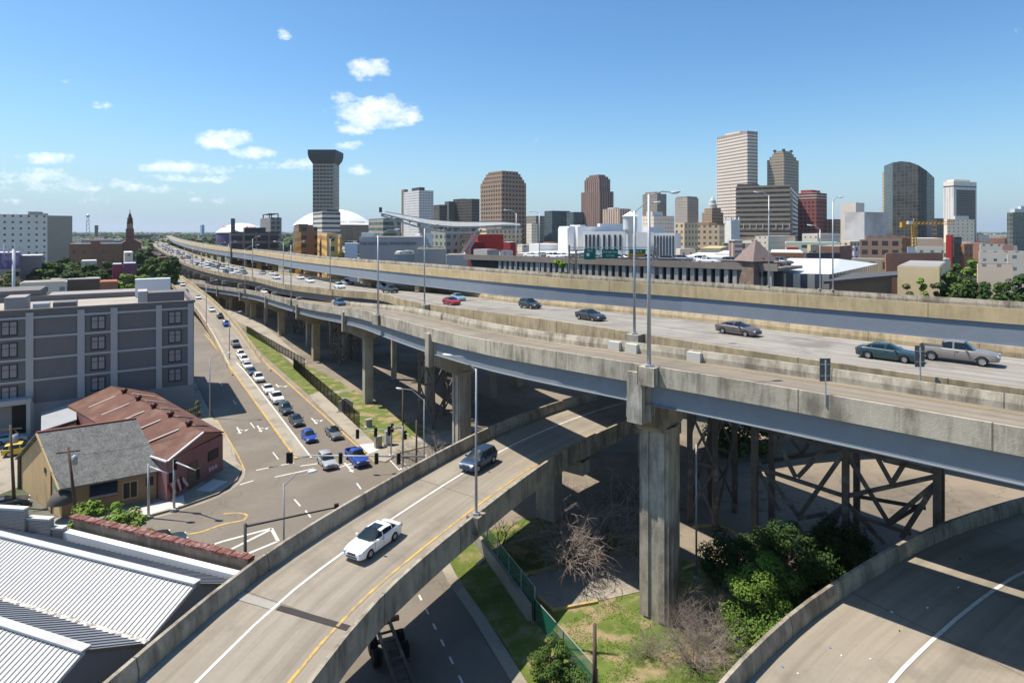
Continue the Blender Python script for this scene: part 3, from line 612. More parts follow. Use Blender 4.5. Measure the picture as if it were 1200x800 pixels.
def car_mesh(k):
    L, W, r = k['L'], k['W'], k['r']; hw = W / 2; cab = k['cab']; x0, x1 = -L / 2, L / 2
    xs = set([x0 + L * i / 44 for i in range(45)] + [c_[0] for c_ in cab] + [p for q in k['pil'] for p in q])
    for a in k['ax']: xs |= {a + (r + .07) * math.cos(t * math.pi / 8) for t in range(9)}
    if 'bed' in k: xs |= {k['bed'][0], k['bed'][0] + .03, k['bed'][1], k['bed'][1] - .03}
    xs = sorted(xs); xs = [x for i, x in enumerate(xs) if i == 0 or x - xs[i - 1] > .012]
    rows = []; info = []
    for x in xs:
        e = min(1, (x - x0) / .55, (x1 - x) / .7); e = max(e, 0); tp = 1 - .2 * (1 - math.sqrt(1 - (1 - e)**2)) if e < 1 else 1
        w_ = hw * tp; hz = lerp(k['hood'], x)
        zb = k['zs'] + (0.1 * (1 - e) if e < 1 else 0); arch = 0
        for a in k['ax']:
            if abs(x - a) < r + .075: arch = max(arch, r + math.sqrt(max((r + .075)**2 - (x - a)**2, 0)) - .0)
        za = max(zb, arch); inb = 'bed' in k and k['bed'][0] < x < k['bed'][1]
        cabz = lerp(cab, x) if cab[0][0] <= x <= cab[-1][0] else None
        hc = hz + .035
        zm = max(min(.62, hz - .12), za + .02); zsh = max(hz - .09, zm + .02)
        row = [(0, zb), (w_ * .8, zb), (w_ * .94, za), (w_, zm), (w_ * .985, zsh), (w_ * .93, hz)]
        if inb: row += [(w_ * .85, hz), (w_ * .83, k['bed'][2]), (w_ * .4, k['bed'][2]), (0, k['bed'][2])]
        elif cabz and cabz > hc + .01:
            t = min(1, (cabz - hz) / .4); wt = w_ * (.90 - .17 * min(1, (cabz - hz) / .5))
            row += [(w_ * .89, hz + .02), (wt, cabz - .07 * t), (wt * .8, cabz - .005), (0, cabz + .02)]
        else: row += [(w_ * .82, hz + .012), (w_ * .6, hz + .025), (w_ * .3, hc), (0, hc)]
        rows.append([(x, y, z) for y, z in row]); info.append((x, cabz, hz))
    tags = {'body': [], 'side_window': [], 'windshield': [], 'rear_window': []}
    n = len(rows[0]); xf = cab[-2][0]; xr = cab[1][0]
    for i in range(len(rows) - 1):
        xa, xb = xs[i], xs[i + 1]; xm = (xa + xb) / 2
        for j in range(n - 1):
            tag = 'body'
            if cab[0][0] <= xa and xb <= cab[-1][0] + 1e-6:
                pillar = any(p0 - .001 <= xm <= p1 + .001 for p0, p1 in k['pil'])
                cz = lerp(cab, xm); hz = lerp(k['hood'], xm)
                if j == 6 and not pillar and cz - hz > .16: tag = 'side_window'
                if j in (7, 8) and xm > xf + .05 and xm < cab[-1][0] - .03: tag = 'windshield'
                if j in (7, 8) and xm < xr - .0 and xm > cab[0][0] + .05 and (k is not KIND['pickup']): tag = 'rear_window'
            a, b_, c_, d = rows[i][j], rows[i + 1][j], rows[i + 1][j + 1], rows[i][j + 1]
            tags[tag].append([a, b_, c_, d]); mir = lambda p: (p[0], -p[1], p[2])
            tags[tag].append([mir(d), mir(c_), mir(b_), mir(a)])
    for rr, rev in ((rows[0], 1), (rows[-1], 0)):
        pl = [(x, y, z) for x, y, z in rr] + [(x, -y, z) for x, y, z in rr[::-1][1:-1]]
        tags['body'].append(pl[::-1] if rev else pl)
    return tags
def mesh_of(name, faces, m, smooth=True):
    vm = {}; vs = []; fs = []
    for f in faces:
        q = []
        for p in f:
            key = (round(p[0], 4), round(p[1], 4), round(p[2], 4))
            if key not in vm: vm[key] = len(vs); vs.append(key)
            if not q or q[-1] != vm[key]: q.append(vm[key])
        q2 = list(dict.fromkeys(q))
        if len(q2) >= 3: fs.append(q2)
    me = bpy.data.meshes.new(name); me.from_pydata(vs, [], fs); me.materials.append(m)
    if smooth: me.polygons.foreach_set('use_smooth', [True] * len(me.polygons)); me.set_sharp_from_angle(angle=R(38))
    me.update(); return me
PROTO = {}
def wheel_meshes(r):
    a = MB(); n = 20
    a.lathe((0, 0, 0), [(r * .62, -.11), (r * .94, -.115), (r, -.08), (r, .08), (r * .94, .115), (r * .62, .11)], n)
    a.v = [(x, z, y) for x, y, z in a.v]; t = a.build('tyre', TYRE, smooth=True)
    b = MB(); b.lathe((0, 0, 0), [(.001, .06), (r * .2, .08), (r * .26, .05), (r * .58, .06), (r * .64, .1)], n); b.lathe((0, 0, 0), [(r * .64, -.1), (r * .58, -.06), (.001, -.05)], n)
    for k in range(5):
        an = k * 2 * math.pi / 5; b.box((r * .4 * math.cos(an), r * .4 * math.sin(an), .075), (r * .4, r * .14, .03), an)
    b.v = [(x, z, y) for x, y, z in b.v]; q = b.build('rim', RIM)
    md, mr = t.data, q.data; bpy.data.objects.remove(t); bpy.data.objects.remove(q); return md, mr
def build_car(kind, detail):
    k = KIND[kind]; tags = car_mesh(k); parts = []   # (name, mesh, loc, rot, paintable, sub)
    parts.append(('body', mesh_of('body', tags['body'], PAINT['white']), (0, 0, 0), True))
    parts.append(('windshield', mesh_of('windshield', tags['windshield'], GLASS), (0, 0, 0), False))
    if tags['rear_window']: parts.append(('rear_window', mesh_of('rear_window', tags['rear_window'], GLASS), (0, 0, 0), False))
    for s in (1, -1):
        parts.append(('side_window', mesh_of('side_window', [f for f in tags['side_window'] if f[0][1] * s > 0], GLASS, False), (0, 0, 0), False))
    if kind == 'pickup':
        q = MB(); q.box((-1.0, 0, 1.52), (.03, 1.25, .36), 0); parts.append(('rear_window', q, (0, 0, 0), False, GLASS))
    hw = k['W'] / 2; L = k['L']; fz = lerp(k['hood'], L / 2 - .12)
    for s in (1, -1):
        q = MB(); q.box((L / 2 - .19, s * hw * .66, fz - .06), (.34, .4, .15), s * -.38); parts.append(('headlight', q, 0, False, HL))
        rz_ = lerp(k['hood'], -L / 2 + .1); q = MB(); q.box((-L / 2 + .1, s * hw * .76, rz_ - .14), (.16, .26, .2), s * .35); parts.append(('tail_light', q, 0, False, TL))
    if detail:
        for s in (1, -1):
            q = MB(); q.box((.72, s * (hw + .09), lerp(k['hood'], .7) + .06), (.14, .2, .13), 0); parts.append(('mirror', q, 0, True, None))
        q = MB(); q.box((L / 2 - .04, 0, fz - .13), (.12, hw * .8, .15), 0); parts.append(('grille', q, 0, False, CHR))
        q = MB(); q.box((L / 2 - .03, 0, k['zs'] + .2), (.1, hw * 1.1, .1), 0); parts.append(('lower_grille', q, 0, False, CHR))
        for s in (1, -1):
            for xx in ((-.05, .95) if kind != 'pickup' else (-.2, .95)):
                pass
            q = MB()
            q.box((.9, s * (hw - .003), .72), (.018, .02, .5)); parts.append(('door_seam', q, 0, False, CHR))
            q = MB(); q.box((-.08, s * (hw - .003), .72), (.018, .02, .5)); parts.append(('door_seam', q, 0, False, CHR))
            for xx in (-.25 if kind != 'pickup' else .1, .12 - .4 * 0 - .0):
                pass
            q = MB(); q.box((.05, s * (hw + .0), lerp(k['hood'], 0) - .16), (.18, .04, .03)); parts.append(('door_handle', q, 0, False, CHR))
        q = MB(); q.box((-L / 2 + .0, 0, k['zs'] + .35), (.04, .42, .16)); parts.append(('license_plate', q, 0, False, HL))
        if kind == 'sedan':
            q = MB(); q.box((-.25, 0, 1.452), (.75, .85, .022)); parts.append(('sunroof', q, 0, False, GLASS))
    out = []
    for p in parts:
        if isinstance(p[1], MB):
            o = p[1].build(p[0], p[4] or PAINT['white']); me = o.data; bpy.data.objects.remove(o); out.append((p[0], me, (0, 0, 0), p[3]))
        else: out.append((p[0], p[1], (0, 0, 0), p[3]))
    wm = wheel_meshes(k['r'])
    return out, wm, k
NAMES = {'sedan': 'sedan_car', 'suv': 'suv_car', 'hatch': 'hatchback_car', 'pickup': 'pickup_truck'}
CATS = {'sedan': 'car', 'suv': 'suv', 'hatch': 'car', 'pickup': 'pickup truck'}
def car(kind, col, loc, t, label, group=None, detail=0, sc=.89, skip=(), pitch=0):
    key = (kind, detail)
    if key not in PROTO: PROTO[key] = build_car(kind, detail)
    parts, wm, k = PROTO[key]
    T = thing(NAMES[kind], label, CATS[kind], loc, math.atan2(t.y, t.x), group); T.rotation_euler = (0, -pitch, math.atan2(t.y, t.x)); T.scale = (sc, sc, sc)
    for nm, me, l_, pt in parts:
        if nm in skip: continue
        o = bpy.data.objects.new(nm, me); C.objects.link(o); o.parent = T
        if pt: o.material_slots[0].link = 'OBJECT'; o.material_slots[0].material = PAINT[col]
    for a in k['ax']:
        for s in (1, -1):
            o = bpy.data.objects.new('wheel', wm[0]); C.objects.link(o); o.parent = T; o.location = (a, s * (k['W'] / 2 - .13), k['r']); o.rotation_euler = (0, 0, 0 if s > 0 else math.pi)
            q = bpy.data.objects.new('rim', wm[1]); C.objects.link(q); q.parent = o
            hub = q
    return T
FAR = ('headlight', 'tail_light')
# deck helpers
def on_deck(path, pxx, o, rd=RD):
    p, t, n_, s = at_px(path, pxx, o, -rd); return p, t
# foreground ramp
def deck_pick(path, pxx, pyy, rd=None, o0=0, o1=16, sgn=1):
    best = None; rd = (1.05 if path is pD or path is pF else RD) if rd is None else rd
    o = o0
    while o <= o1:
        p, t, n_, s = at_px(path, pxx, o * sgn, -rd); e = abs(HY + (H - p.z) / p.y * F - pyy)
        if best is None or e < best[0]: best = (e, p, t, o)
        o += .25
    return best[1], best[2]
p, t = deck_pick(pD, 438, 641, o0=3, o1=8); T = car('sedan', 'white', p, -t, 'white sedan with dark sunroof driving down the curved foreground ramp', detail=1, pitch=0.0)
t3 = Vector((-t.x, -t.y))
p, t = deck_pick(pD, 561, 547, o0=3, o1=8); car('suv', 'navy', p, -t, 'dark blue suv on the curved ramp just past the tall lamp post', detail=1)
# middle deck
for kd, cl_, x, y, lab, o_ in (
 ('pickup', 'tan', 1122, 424, 'pewter extended cab pickup truck, rightmost vehicle on the expressway', 1), ('sedan', 'teal', 1041, 421, 'dark teal sedan driving just behind the pewter pickup truck', 1),
 ('sedan', 'bronze', 865, 392, 'bronze grey sedan alone on the middle deck right of the two tall lamp posts', 1), ('sedan', 'dark', 692, 375, 'black sedan alone on the middle deck left of the two tall lamp posts', 1),
 ('suv', 'dark', 621, 361, 'black suv with silver wheels alone on the middle deck', 1), ('sedan', 'red', 529, 357, 'red sedan on the middle deck beside a light blue sedan', 0),
 ('sedan', 'sky', 537, 352, 'light blue sedan just behind the red sedan', 0), ('pickup', 'dark', 457, 343, 'dark pickup truck on the middle deck right of the tall ramp lamp post', 0),
 ('suv', 'navy', 449, 339, 'navy suv in the far lane beside the dark pickup truck', 0), ('suv', 'white', 398, 338, 'white suv, larger of the pair near the lamp post on the middle deck', 0),
 ('suv', 'silver', 406, 333, 'silver suv in the far lane behind the white suv', 0), ('sedan', 'white', 363, 331, 'white sedan on the middle deck left of the white suv', 0),
 ('sedan', 'pearl', 352, 327, 'off white sedan right behind another white sedan in the far lane', 0), ('suv', 'white', 324, 327, 'white suv on the middle deck above the white car on the near ramp', 0),
 ('hatch', 'pearl', 319, 322, 'off white hatchback in the far lane behind a white suv', 0), ('sedan', 'dark', 308, 320, 'charcoal sedan at the right end of the crowded far traffic', 0)):
    p, t = deck_pick(pB, x, y, o0=2, o1=15); car(kd, cl_, p, -t, lab, 'cars on the middle expressway deck', detail=o_, skip=() if o_ else FAR)
for kd, cl_, x, y, lab in (('suv', 'steelblue', 398, 357, 'steel blue suv alone on the nearest ramp deck'), ('sedan', 'white', 310, 344, 'white sedan climbing the nearest ramp deck at its left'), ('sedan', 'navy', 289, 338, 'navy sedan, leftmost on the nearest ramp deck')):
    p, t = deck_pick(pA, x, y, o0=2, o1=6); car(kd, cl_, p, -t, lab, 'cars on the nearest ramp deck', skip=FAR)
# dense distant traffic on the middle deck
rnd = random.Random(5); cnt = {}
cols = ['white', 'white', 'pearl', 'silver', 'dark', 'black', 'grey', 'navy', 'red', 'white', 'silver']
s0_ = at_px(pB, 300, 4, 0)[3]; s = s0_
CN = {'white': 'white', 'pearl': 'off white', 'silver': 'silver', 'dark': 'charcoal', 'black': 'black', 'grey': 'grey', 'navy': 'navy', 'red': 'dark red'}
while s < s0_ + 640:
    for o in (3.6, 7.6, 11.8):
        if rnd.random() < .6:
            s_ = s + rnd.uniform(-2, 2); p, t, n_ = at_len(pB, s_, o, -RD); cc = rnd.choice(cols); kk = rnd.choice(['sedan', 'suv', 'suv', 'hatch'])
            zone = 'nearer' if s < s0_ + 120 else ('middle' if s < s0_ + 320 else 'farthest')
            lane = {3.6: 'near lane', 7.6: 'centre lane', 11.8: 'far lane'}[o]
            cnt[o] = cnt.get(o, -1) + 1
            car(kk, cc, p, -t, '%s %s, %s from the front in %s of distant jam' % (CN[cc], {'sedan': 'sedan', 'suv': 'suv', 'hatch': 'hatchback'}[kk], ORD[cnt[o]], lane), 'cars in the distant traffic jam', skip=FAR)
    s += 10 if s < s0_ + 200 else 11
# queue on the exit ramp and street
qd = Vector((.533, -.846, 0))
def q_at(x, y):
    d = y - HY
    if d > 150: return P(x, y, .02), 0
    Y = min(25970 / (d + 42), 700 * 29 / d) if d > 142 else 25970 / (d + 42)
    z = max(0.02, (Y - 135) * .06); return Vector(((x - 600) * Y / F, Y, z)), z
for kd, cl_, x, y, lab in (
 ('suv', 'silver', 383, 545, 'silver suv first in the left lane at the stop line'), ('pickup', 'blue', 418, 541, 'bright blue suv with pickup bed first in the right lane at the stop line'),
 ('sedan', 'grey', 391, 511, 'dark grey sedan alone in the right lane behind the bright blue truck'), ('hatch', 'blue', 362, 515, 'small royal blue hatchback in the left lane with a gap around it'),
 ('sedan', 'dark', 347, 496, 'charcoal sedan right behind the royal blue hatchback in the queue'), ('suv', 'teal', 335, 483, 'dark teal suv in the queue between charcoal sedan and white truck'),
 ('pickup', 'white', 324, 470, 'white pickup truck in the queue with the white lane arrow to its right'), ('sedan', 'white', 314, 459, 'small white sedan directly behind the white pickup truck at the arrow'),
 ('suv', 'pearl', 303, 446, 'off white suv in the queue behind the small white sedan'), ('hatch', 'navy', 295, 438, 'navy hatchback between white cars in the queue'),
 ('sedan', 'pearl', 290, 431, 'off white sedan in the queue just ahead of two white suvs'), ('suv', 'white', 286, 424, 'white suv at the foot of the exit ramp, nearer of two'), ('suv', 'white', 282, 417, 'white suv at the foot of the exit ramp, farther of two'),
 ('pickup', 'grey', 276, 405, 'grey pickup truck leading the cars still on the exit ramp'), ('suv', 'blue', 265, 382, 'blue suv on the exit ramp behind the grey pickup truck'),
 ('suv', 'black', 258, 372, 'black suv on the exit ramp between a blue and a white car'), ('sedan', 'white', 248, 365, 'white sedan on the exit ramp behind the black suv'),
 ('sedan', 'white', 232, 350, 'white sedan on the exit ramp beside the grey hotel roof corner'), ('hatch', 'dark', 218, 343, 'charcoal hatchback on the exit ramp edge just above the hotel roof'),
 ('suv', 'white', 214, 335, 'white suv high on the exit ramp above the charcoal hatchback'), ('sedan', 'white', 197, 323, 'white sedan at the very top of the exit ramp')):
    p, z = q_at(x, y)
    if z > .1:
        p2, t = deck_pick(pE, x, y, o0=2.2, o1=5.5, sgn=-1); car(kd, cl_, p2, -t, lab, 'cars queued on the exit ramp', skip=FAR)
    else: car(kd, cl_, p, qd, lab, 'cars queued at the traffic light', detail=1 if y > 470 else 0)
td = Vector((.8, .6, 0))
car('sedan', 'black', P(169, 640, .02), td, 'black sedan parked behind the brick wall beside the bushes', detail=0); car('sedan', 'teal', P(188, 643, .02), td, 'dark green car behind the brick wall, nearer the intersection', detail=0)
car('suv', 'yellow', P(26, 531, .02), Vector((.85, .5, 0)), 'yellow delivery van like suv with red stripe in the hotel yard')
car('hatch', 'sky', P(13, 518, .02), Vector((.85, .5, 0)), 'pale blue hatchback under the hotel wall behind the yellow van')
car('sedan', 'dark', P(4, 596, .02), Vector((.8, .6, 0)), 'charcoal car roof behind the stepped block wall at the left edge')
# container chassis on the lower street
d_ = (P(540, 797) - P(485, 684)).normalized(); n2 = Vector((-d_.y, d_.x, 0)); st = P(448, 728, 1.1)
TR = thing('truck_trailer', 'empty rusty skeletal truck chassis on the shaded street under the curved ramp', 'trailer', (st.x, st.y, 0))
for s in (1, -1):
    MB().bar(st + n2 * s * .48, st + n2 * s * .48 + d_ * 12.2, .16, .32).build('rail', M['rust'], TR)
for i in range(13):
    MB().bar(st - n2 * .46 + d_ * (.3 + i * .95), st + n2 * .46 + d_ * (.3 + i * .95), .1, .14).build('crossmember', M['rust'], TR)
MB().bar(st - n2 * 1.2, st + n2 * 1.2, .25, .3).build('rear_bolster', mat('orange_rust', (.3, .13, .06), .8, .3, 2), TR)
MB().bar(st - n2 * 1.2 + d_ * 12, st + n2 * 1.2 + d_ * 12, .25, .25).build('front_bolster', M['rust'], TR)
for i in (1.3, 2.6):
    MB().bar(Vector((st.x, st.y, .52)) + d_ * i - n2 * 1.1, Vector((st.x, st.y, .52)) + d_ * i + n2 * 1.1, .12).build('axle', M['rust'], TR)
    for s in (-1.08, -.78, .78, 1.08):
        c0 = Vector((st.x, st.y, .52)) + d_ * i + n2 * s; MB().tube(c0 - n2 * .12, c0 + n2 * .12, .52, n=18).build('wheel', TYRE, TR)

# ------------------------------------------------------------ lamp posts
def lamp_post(base_, zt, arms, label, group='lamp posts', r=.12, blk=None, m_='galv', cat='street lamp'):
    b_ = Vector(base_); T = thing('street_lamp', label, cat, b_, group=group)
    MB().tube(b_, (b_.x, b_.y, zt), r, r * .62, 10).build('pole', M[m_], T, True)
    MB().box((b_.x, b_.y, b_.z + .06), (r * 4, r * 4, .12)).build('base_plate', M[m_], T)
    if blk: MB().box((b_.x, b_.y, b_.z - .65), (1.3, 1.0, 1.28), math.atan2(-.66, .75)).build('pedestal', M['conc'], T)
    for (dx, dy, dz) in arms:
        e = Vector((b_.x + dx, b_.y + dy, zt + dz)); s_ = Vector((b_.x, b_.y, zt - .15)); mid = s_.lerp(e, .55) + Vector((0, 0, .28 * abs(dz) + .15)); mb = MB()
        mb.tube(s_, mid, .055, .045, 6); mb.tube(mid, e, .045, .035, 6); mb.build('arm', M[m_], T)
        h = Vector((dx, dy, 0)).normalized(); mb = MB(); M_ = Matrix.Rotation(math.atan2(h.y, h.x), 4, 'Z') @ Matrix.Rotation(-.15, 4, 'Y'); n0 = len(mb.v)
        mb.lathe((0, 0, 0), [(.02, .1), (.16, .09), (.2, .02), (.15, -.07), (.02, -.12)], 10)
        mb.v = [tuple(e + h * .3 + (M_ @ Vector((x * 2.1, y, z)))) for x, y, z in mb.v]; mb.build('lamp_head', M['lamp'], T, True)
    return T
def dirto(px_from, px_to, Y): return (px_to - px_from) * Y / F
# on the near ramp parapet: bigger posts with pedestals
def on_edge(path, pxx, o, label, ytop, arm_px, arm_py, r=.12, blk=True, group='lamp posts along the expressway decks', two=None):
    p, t, n_, s = at_px(path, pxx, o, 0); zt = H - (ytop - HY) * p.y / F
    dx = (arm_px - pxx) * p.y / F; dz = -(arm_py - ytop) * p.y / F
    arms = [(dx, 0.25 * abs(dx), dz)]
    if two: arms.append(((two - pxx) * p.y / F, -.2, dz))
    return lamp_post(p, zt, arms, label, group, r, blk)
on_edge(pA, 760.5, -.1, 'tallest lamp post on a square pedestal of the near parapet, over the dark pier', 228, 789, 225, .15)
on_edge(pB, 743.5, -.6, 'lamp post on the middle barrier just left of the tallest lamp post', 247, 768, 237, .13)
on_edge(pA, 443, -.1, 'lamp post on a square pedestal of the near parapet under the canopy tip', 276, 462, 269, .13)
on_edge(pB, 497.5, -.6, 'lamp post on the middle barrier in front of the slanted canopy supports', 268, 509, 263, .12)
on_edge(pA, 341, -.1, 'near ramp lamp post in front of the tan apartment building', 287, 353, 283, .12)
on_edge(pA, 287, -.1, 'near ramp lamp post in front of the dark gridded office block', 292, 300, 287, .12)
on_edge(pB, 332, -.4, 'middle barrier lamp post left of the tan apartment building', 285, 322, 283, .12, False)
on_edge(pB, 387, -.4, 'middle barrier lamp post in front of the white slanted museum panel', 280, 396, 276, .12, False)
for x, y, lab in ((296, 280, 'in front of the glass office block'), (268, 286, 'left of the glass office block'), (256, 287, 'between tree belt and the arena'), (236, 288, 'beside the dense traffic'), (226, 290, 'where the far decks narrow'), (216, 291, 'near the top of the exit ramp'), (207, 291, 'second from the left of the far row'), (200, 291, 'leftmost of the far row')):
    on_edge(pB, x, -.4, 'thin distant lamp post of the middle barrier ' + lab, y, x + 6, y - 3, .13, False)
for x, y, ax, ay, lab in ((605, 250, 594, 246, 'lamp post on the far deck in front of the brown grid tower'), (632, 250, 624, 248, 'slim lamp post on the far deck left of the white hall'), (901, 229, 890, 225, 'lamp post on the far deck in front of the wide banded office tower'), (976, 236, 984, 231, 'tall lamp post on the far deck in front of the white roofed terrace'), (961, 269, 953, 264, 'short lamp post with orange foot left of the tall far deck lamp')):
    on_edge(pC, x, 8.9, lab, y, ax, ay, .11, False)
# curved ramp post
p, t, n_, s = at_px(pD, 558, 8.85, 0); zt = H - (432 - HY) * p.y / F
T = lamp_post((p.x, p.y, p.z), zt, [(-1.75, .2, .9)], 'lamp post rising from the curved ramp parapet beside the blue suv', 'lamp posts', .11); MB().box((p.x, p.y, p.z - .6), (1.1, .95, 1.15), math.atan2(t.y, t.x)).build('pedestal', M['conc_dark'], T)
lamp_post(P(332.5, 700), 9.0, [(1.9, .2, .9)], 'low lamp post behind the curved ramp wall over the hatched road marking', 'street lamps at the intersection', .09)
lamp_post(P(245.8, 490), 9.2, [(2.6, .2, .9)], 'lamp post at the pink warehouse corner pointing over the empty lanes', 'street lamps at the intersection', .1)
lamp_post(P(268.8, 422), 10.3, [(2.0, .2, .6)], 'lamp post at the tip of the median beside the queue', 'street lamps at the intersection', .12)
p, t, n_, s = at_px(pE, 241.7, -7.4, 0); lamp_post(p, p.z + 11, [(2.4, .2, 1.2)], 'lamp post on the exit ramp wall next to the hotel corner', 'street lamps at the intersection', .12)
lamp_post(P(497, 565), 9.6, [(-2.6, .1, 1.2)], 'lamp post with white arm at the utility corner behind the curved ramp', 'street lamps at the intersection', .08)
q = P(575, 690); lamp_post((816 - 600) / F * 50 * Vector((1, 0, 0)) + Vector((0, 50, 0)), 11.2, [], 'thin grey pole standing in the shade right of the massive dark pier', 'poles under the viaduct', .09)

# ------------------------------------------------------------ signals and utility poles
def signal(at, T=None, face=(0, -1), label=None, n_=3):
    T2 = T; a = Vector(at); f = Vector((face[0], face[1], 0)).normalized(); rz = math.atan2(f.y, f.x) + math.pi / 2
    hs_ = MB().box(a, (.34, .28, 1.05), rz).build('signal_head', M['black'], T)
    for i, cc in enumerate(('sig_red', 'sig_amber', 'sig_green')):
        col = {'sig_red': (.25, .01, .01), 'sig_amber': (.3, .15, .01), 'sig_green': (.01, .22, .08)}[cc]
        c0 = a + f * .14 + Vector((0, 0, .33 - .33 * i)); o = MB().tube(c0, c0 + f * .03, .11, n=10).build('signal_lens', mat(cc, col, .3, .05), T)
        o.parent = hs_; o.location = Vector(T.location)
        o.matrix_parent_inverse = Matrix.Translation(-Vector(T.location))
def mast(base_, ht, end, label, sigs, m_='galv', r=.13, rise=0, group='traffic signal masts'):
    b_ = Vector(base_); T = thing('traffic_signal', label, 'traffic light', b_, group=group)
    MB().tube(b_, (b_.x, b_.y, b_.z + ht), r, r * .8, 10).build('pole', M[m_], T, True)
    e = Vector(end); s_ = Vector((b_.x, b_.y, b_.z + ht - .2)); MB().tube(s_, e, r * .75, r * .4, 8).build('mast_arm', M[m_], T, True)
    MB().box((b_.x, b_.y, b_.z + .1), (.6, .6, .2)).build('base', M['walk_white'], T)
    for k in sigs: signal(s_.lerp(e, k) + Vector((0, 0, -.25)), T, face=(-.5, .85) if m_ != 'pole_dark' else (.4, -.9))
    return T
b_ = Vector((-8.6, 60, 0)); mast(b_, 6.6, (-22.6, 60.3, 6.4), 'long silver signal mast arm stretched over the waiting cars', (1.0, .98, .62, .36, .2))
b_ = Vector((-20.1, 45, 0)); mast(b_, 7.0, (-14.2, 48.8, 6.5), 'dark signal mast rising beside the end of the brick wall', (.98,), 'pole_dark', .14)
mast(P(174, 605, .15), 5.3, P(200, 556, 4.6), 'silver signal mast in front of the yellow house, left of a pair', (1.0,))
mast(P(204, 597, .15), 5.2, P(232, 552, 4.8), 'silver signal mast beside the pink warehouse, right of a pair', (1.0, .05))
q = P(440, 560)
T = mast(Vector((-13.3, 72.5, 0)), 5.4, (-18.5, 71.5, 5.0), 'signal mast with several dark heads at the cluttered utility corner', (1.0, .6, .3), 'galv', .1)
T = mast(Vector((-15.6, 77, 0)), 4.2, (-9.2, 70.5, 3.4), 'short signal mast with slanted white brace at the utility corner', (.03, .35), 'galv', .1)
def upole(b_, ht, label, r=.15, cross=True, m_='wood', tr_=False, lean=(0, 0)):
    b_ = Vector(b_); T = thing('utility_pole', label, 'utility pole', b_, group=None)
    MB().tube(b_, (b_.x + lean[0], b_.y + lean[1], ht), r, r * .65, 9).build('pole', M[m_], T, True)
    if cross: MB().bar((b_.x + lean[0] - .9, b_.y + lean[1] - .4, ht - .5), (b_.x + lean[0] + .9, b_.y + lean[1] + .4, ht - .5), .1, .12).build('crossarm', M['wood'], T)
    if tr_: MB().tube((b_.x + lean[0] * .8 + .4, b_.y + lean[1], ht * .78), (b_.x + lean[0] * .8 + .4, b_.y + lean[1], ht * .78 + .9), .25, n=12).build('transformer', M['galv'], T, True)
    return T
upole(P(91, 618), 7.8, 'dark leaning utility pole with transformer in front of the yellow house', .17, True, tr_=True, lean=(-1.15, .3))
upole(P(17, 594), 8.6, 'utility pole with grey transformer at the left edge beside the yard', .17, True, tr_=True, lean=(-.6, .2))
upole(P(472, 545), 9.5, 'bare timber pole at the utility corner left of the white street lamp', .13, False)
upole(P(488, 560), 6.8, 'short dark timber pole with yellow sleeve at the utility corner', .14, False)
upole(P(697, 824), 4.9, 'single brown timber post in the dry grass at the bottom edge', .17, False)
def wires(a, b_, label, sag=.6, n=10):
    mb = MB(); a, b_ = Vector(a), Vector(b_); pr = a
    for i in range(1, n + 1):
        k = i / n; q = a.lerp(b_, k) - Vector((0, 0, sag * 4 * k * (1 - k))); mb.tube(pr, q, .022, n=4, caps=False); pr = q
    return setp(mb.build('overhead_wire', M['pole_dark'], smooth=True), label, 'cable')
pa, pb = P(91, 618), P(17, 594)
wires((pb.x, pb.y, 8.1), (pa.x - 1.1, pa.y + .3, 7.3), 'overhead wire slung between the two utility poles by the yellow house')
wires((pa.x - 1.1, pa.y + .3, 7.0), (-36, 70, 6.0), 'overhead wire from the leaning pole across the shingled roof')
wires((pb.x - .6, pb.y, 8.1), (pb.x - 20, pb.y - 14, 9), 'overhead wire leaving the left edge utility pole outward')
for a_, zz, lab in (((443, 525), 1.5, 'pale grey control cabinet beside the end of the black fence'), ((432, 500), 1.0, 'small tan cabinet near the utility corner grass'), ((455, 522), 1.9, 'tall silver control cabinet at the utility corner')):
    q = P(*a_); T = thing('control_cabinet', lab, 'cabinet', q); MB().box((q.x, q.y, zz / 2 + .1), (.9, .6, zz), .6).build('housing', M['walk'] if zz < 1.8 else M['galv'], T); MB().box((q.x, q.y, .07), (1.2, .9, .14), .6).build('base', M['walk_white'], T); MB().box((q.x, q.y, zz + .13), (1.0, .7, .06), .6).build('lid', M['galv'], T)
# stone monument in the grass
q = P(405, 483); T = thing('stone_monument', 'small pale stone monument with pointed top in the grass near the black fence', 'monument', q)
mb = MB(); A_ = [(-1.1, 0), (1.1, 0), (1.15, 1.7), (0, 2.4), (-1.15, 1.7)]
f1 = [(q.x + x, q.y - .25, z) for x, z in A_]; f2 = [(q.x + x, q.y + .25, z) for x, z in A_]; mb.face(f1); mb.face(f2[::-1])
for i in range(5): j = (i + 1) % 5; mb.face([f1[i], f2[i], f2[j], f1[j]])
mb.build('slab', M['pier'], T); MB().box((q.x, q.y, .12), (2.8, 1.1, .24)).build('plinth', M['walk'], T)
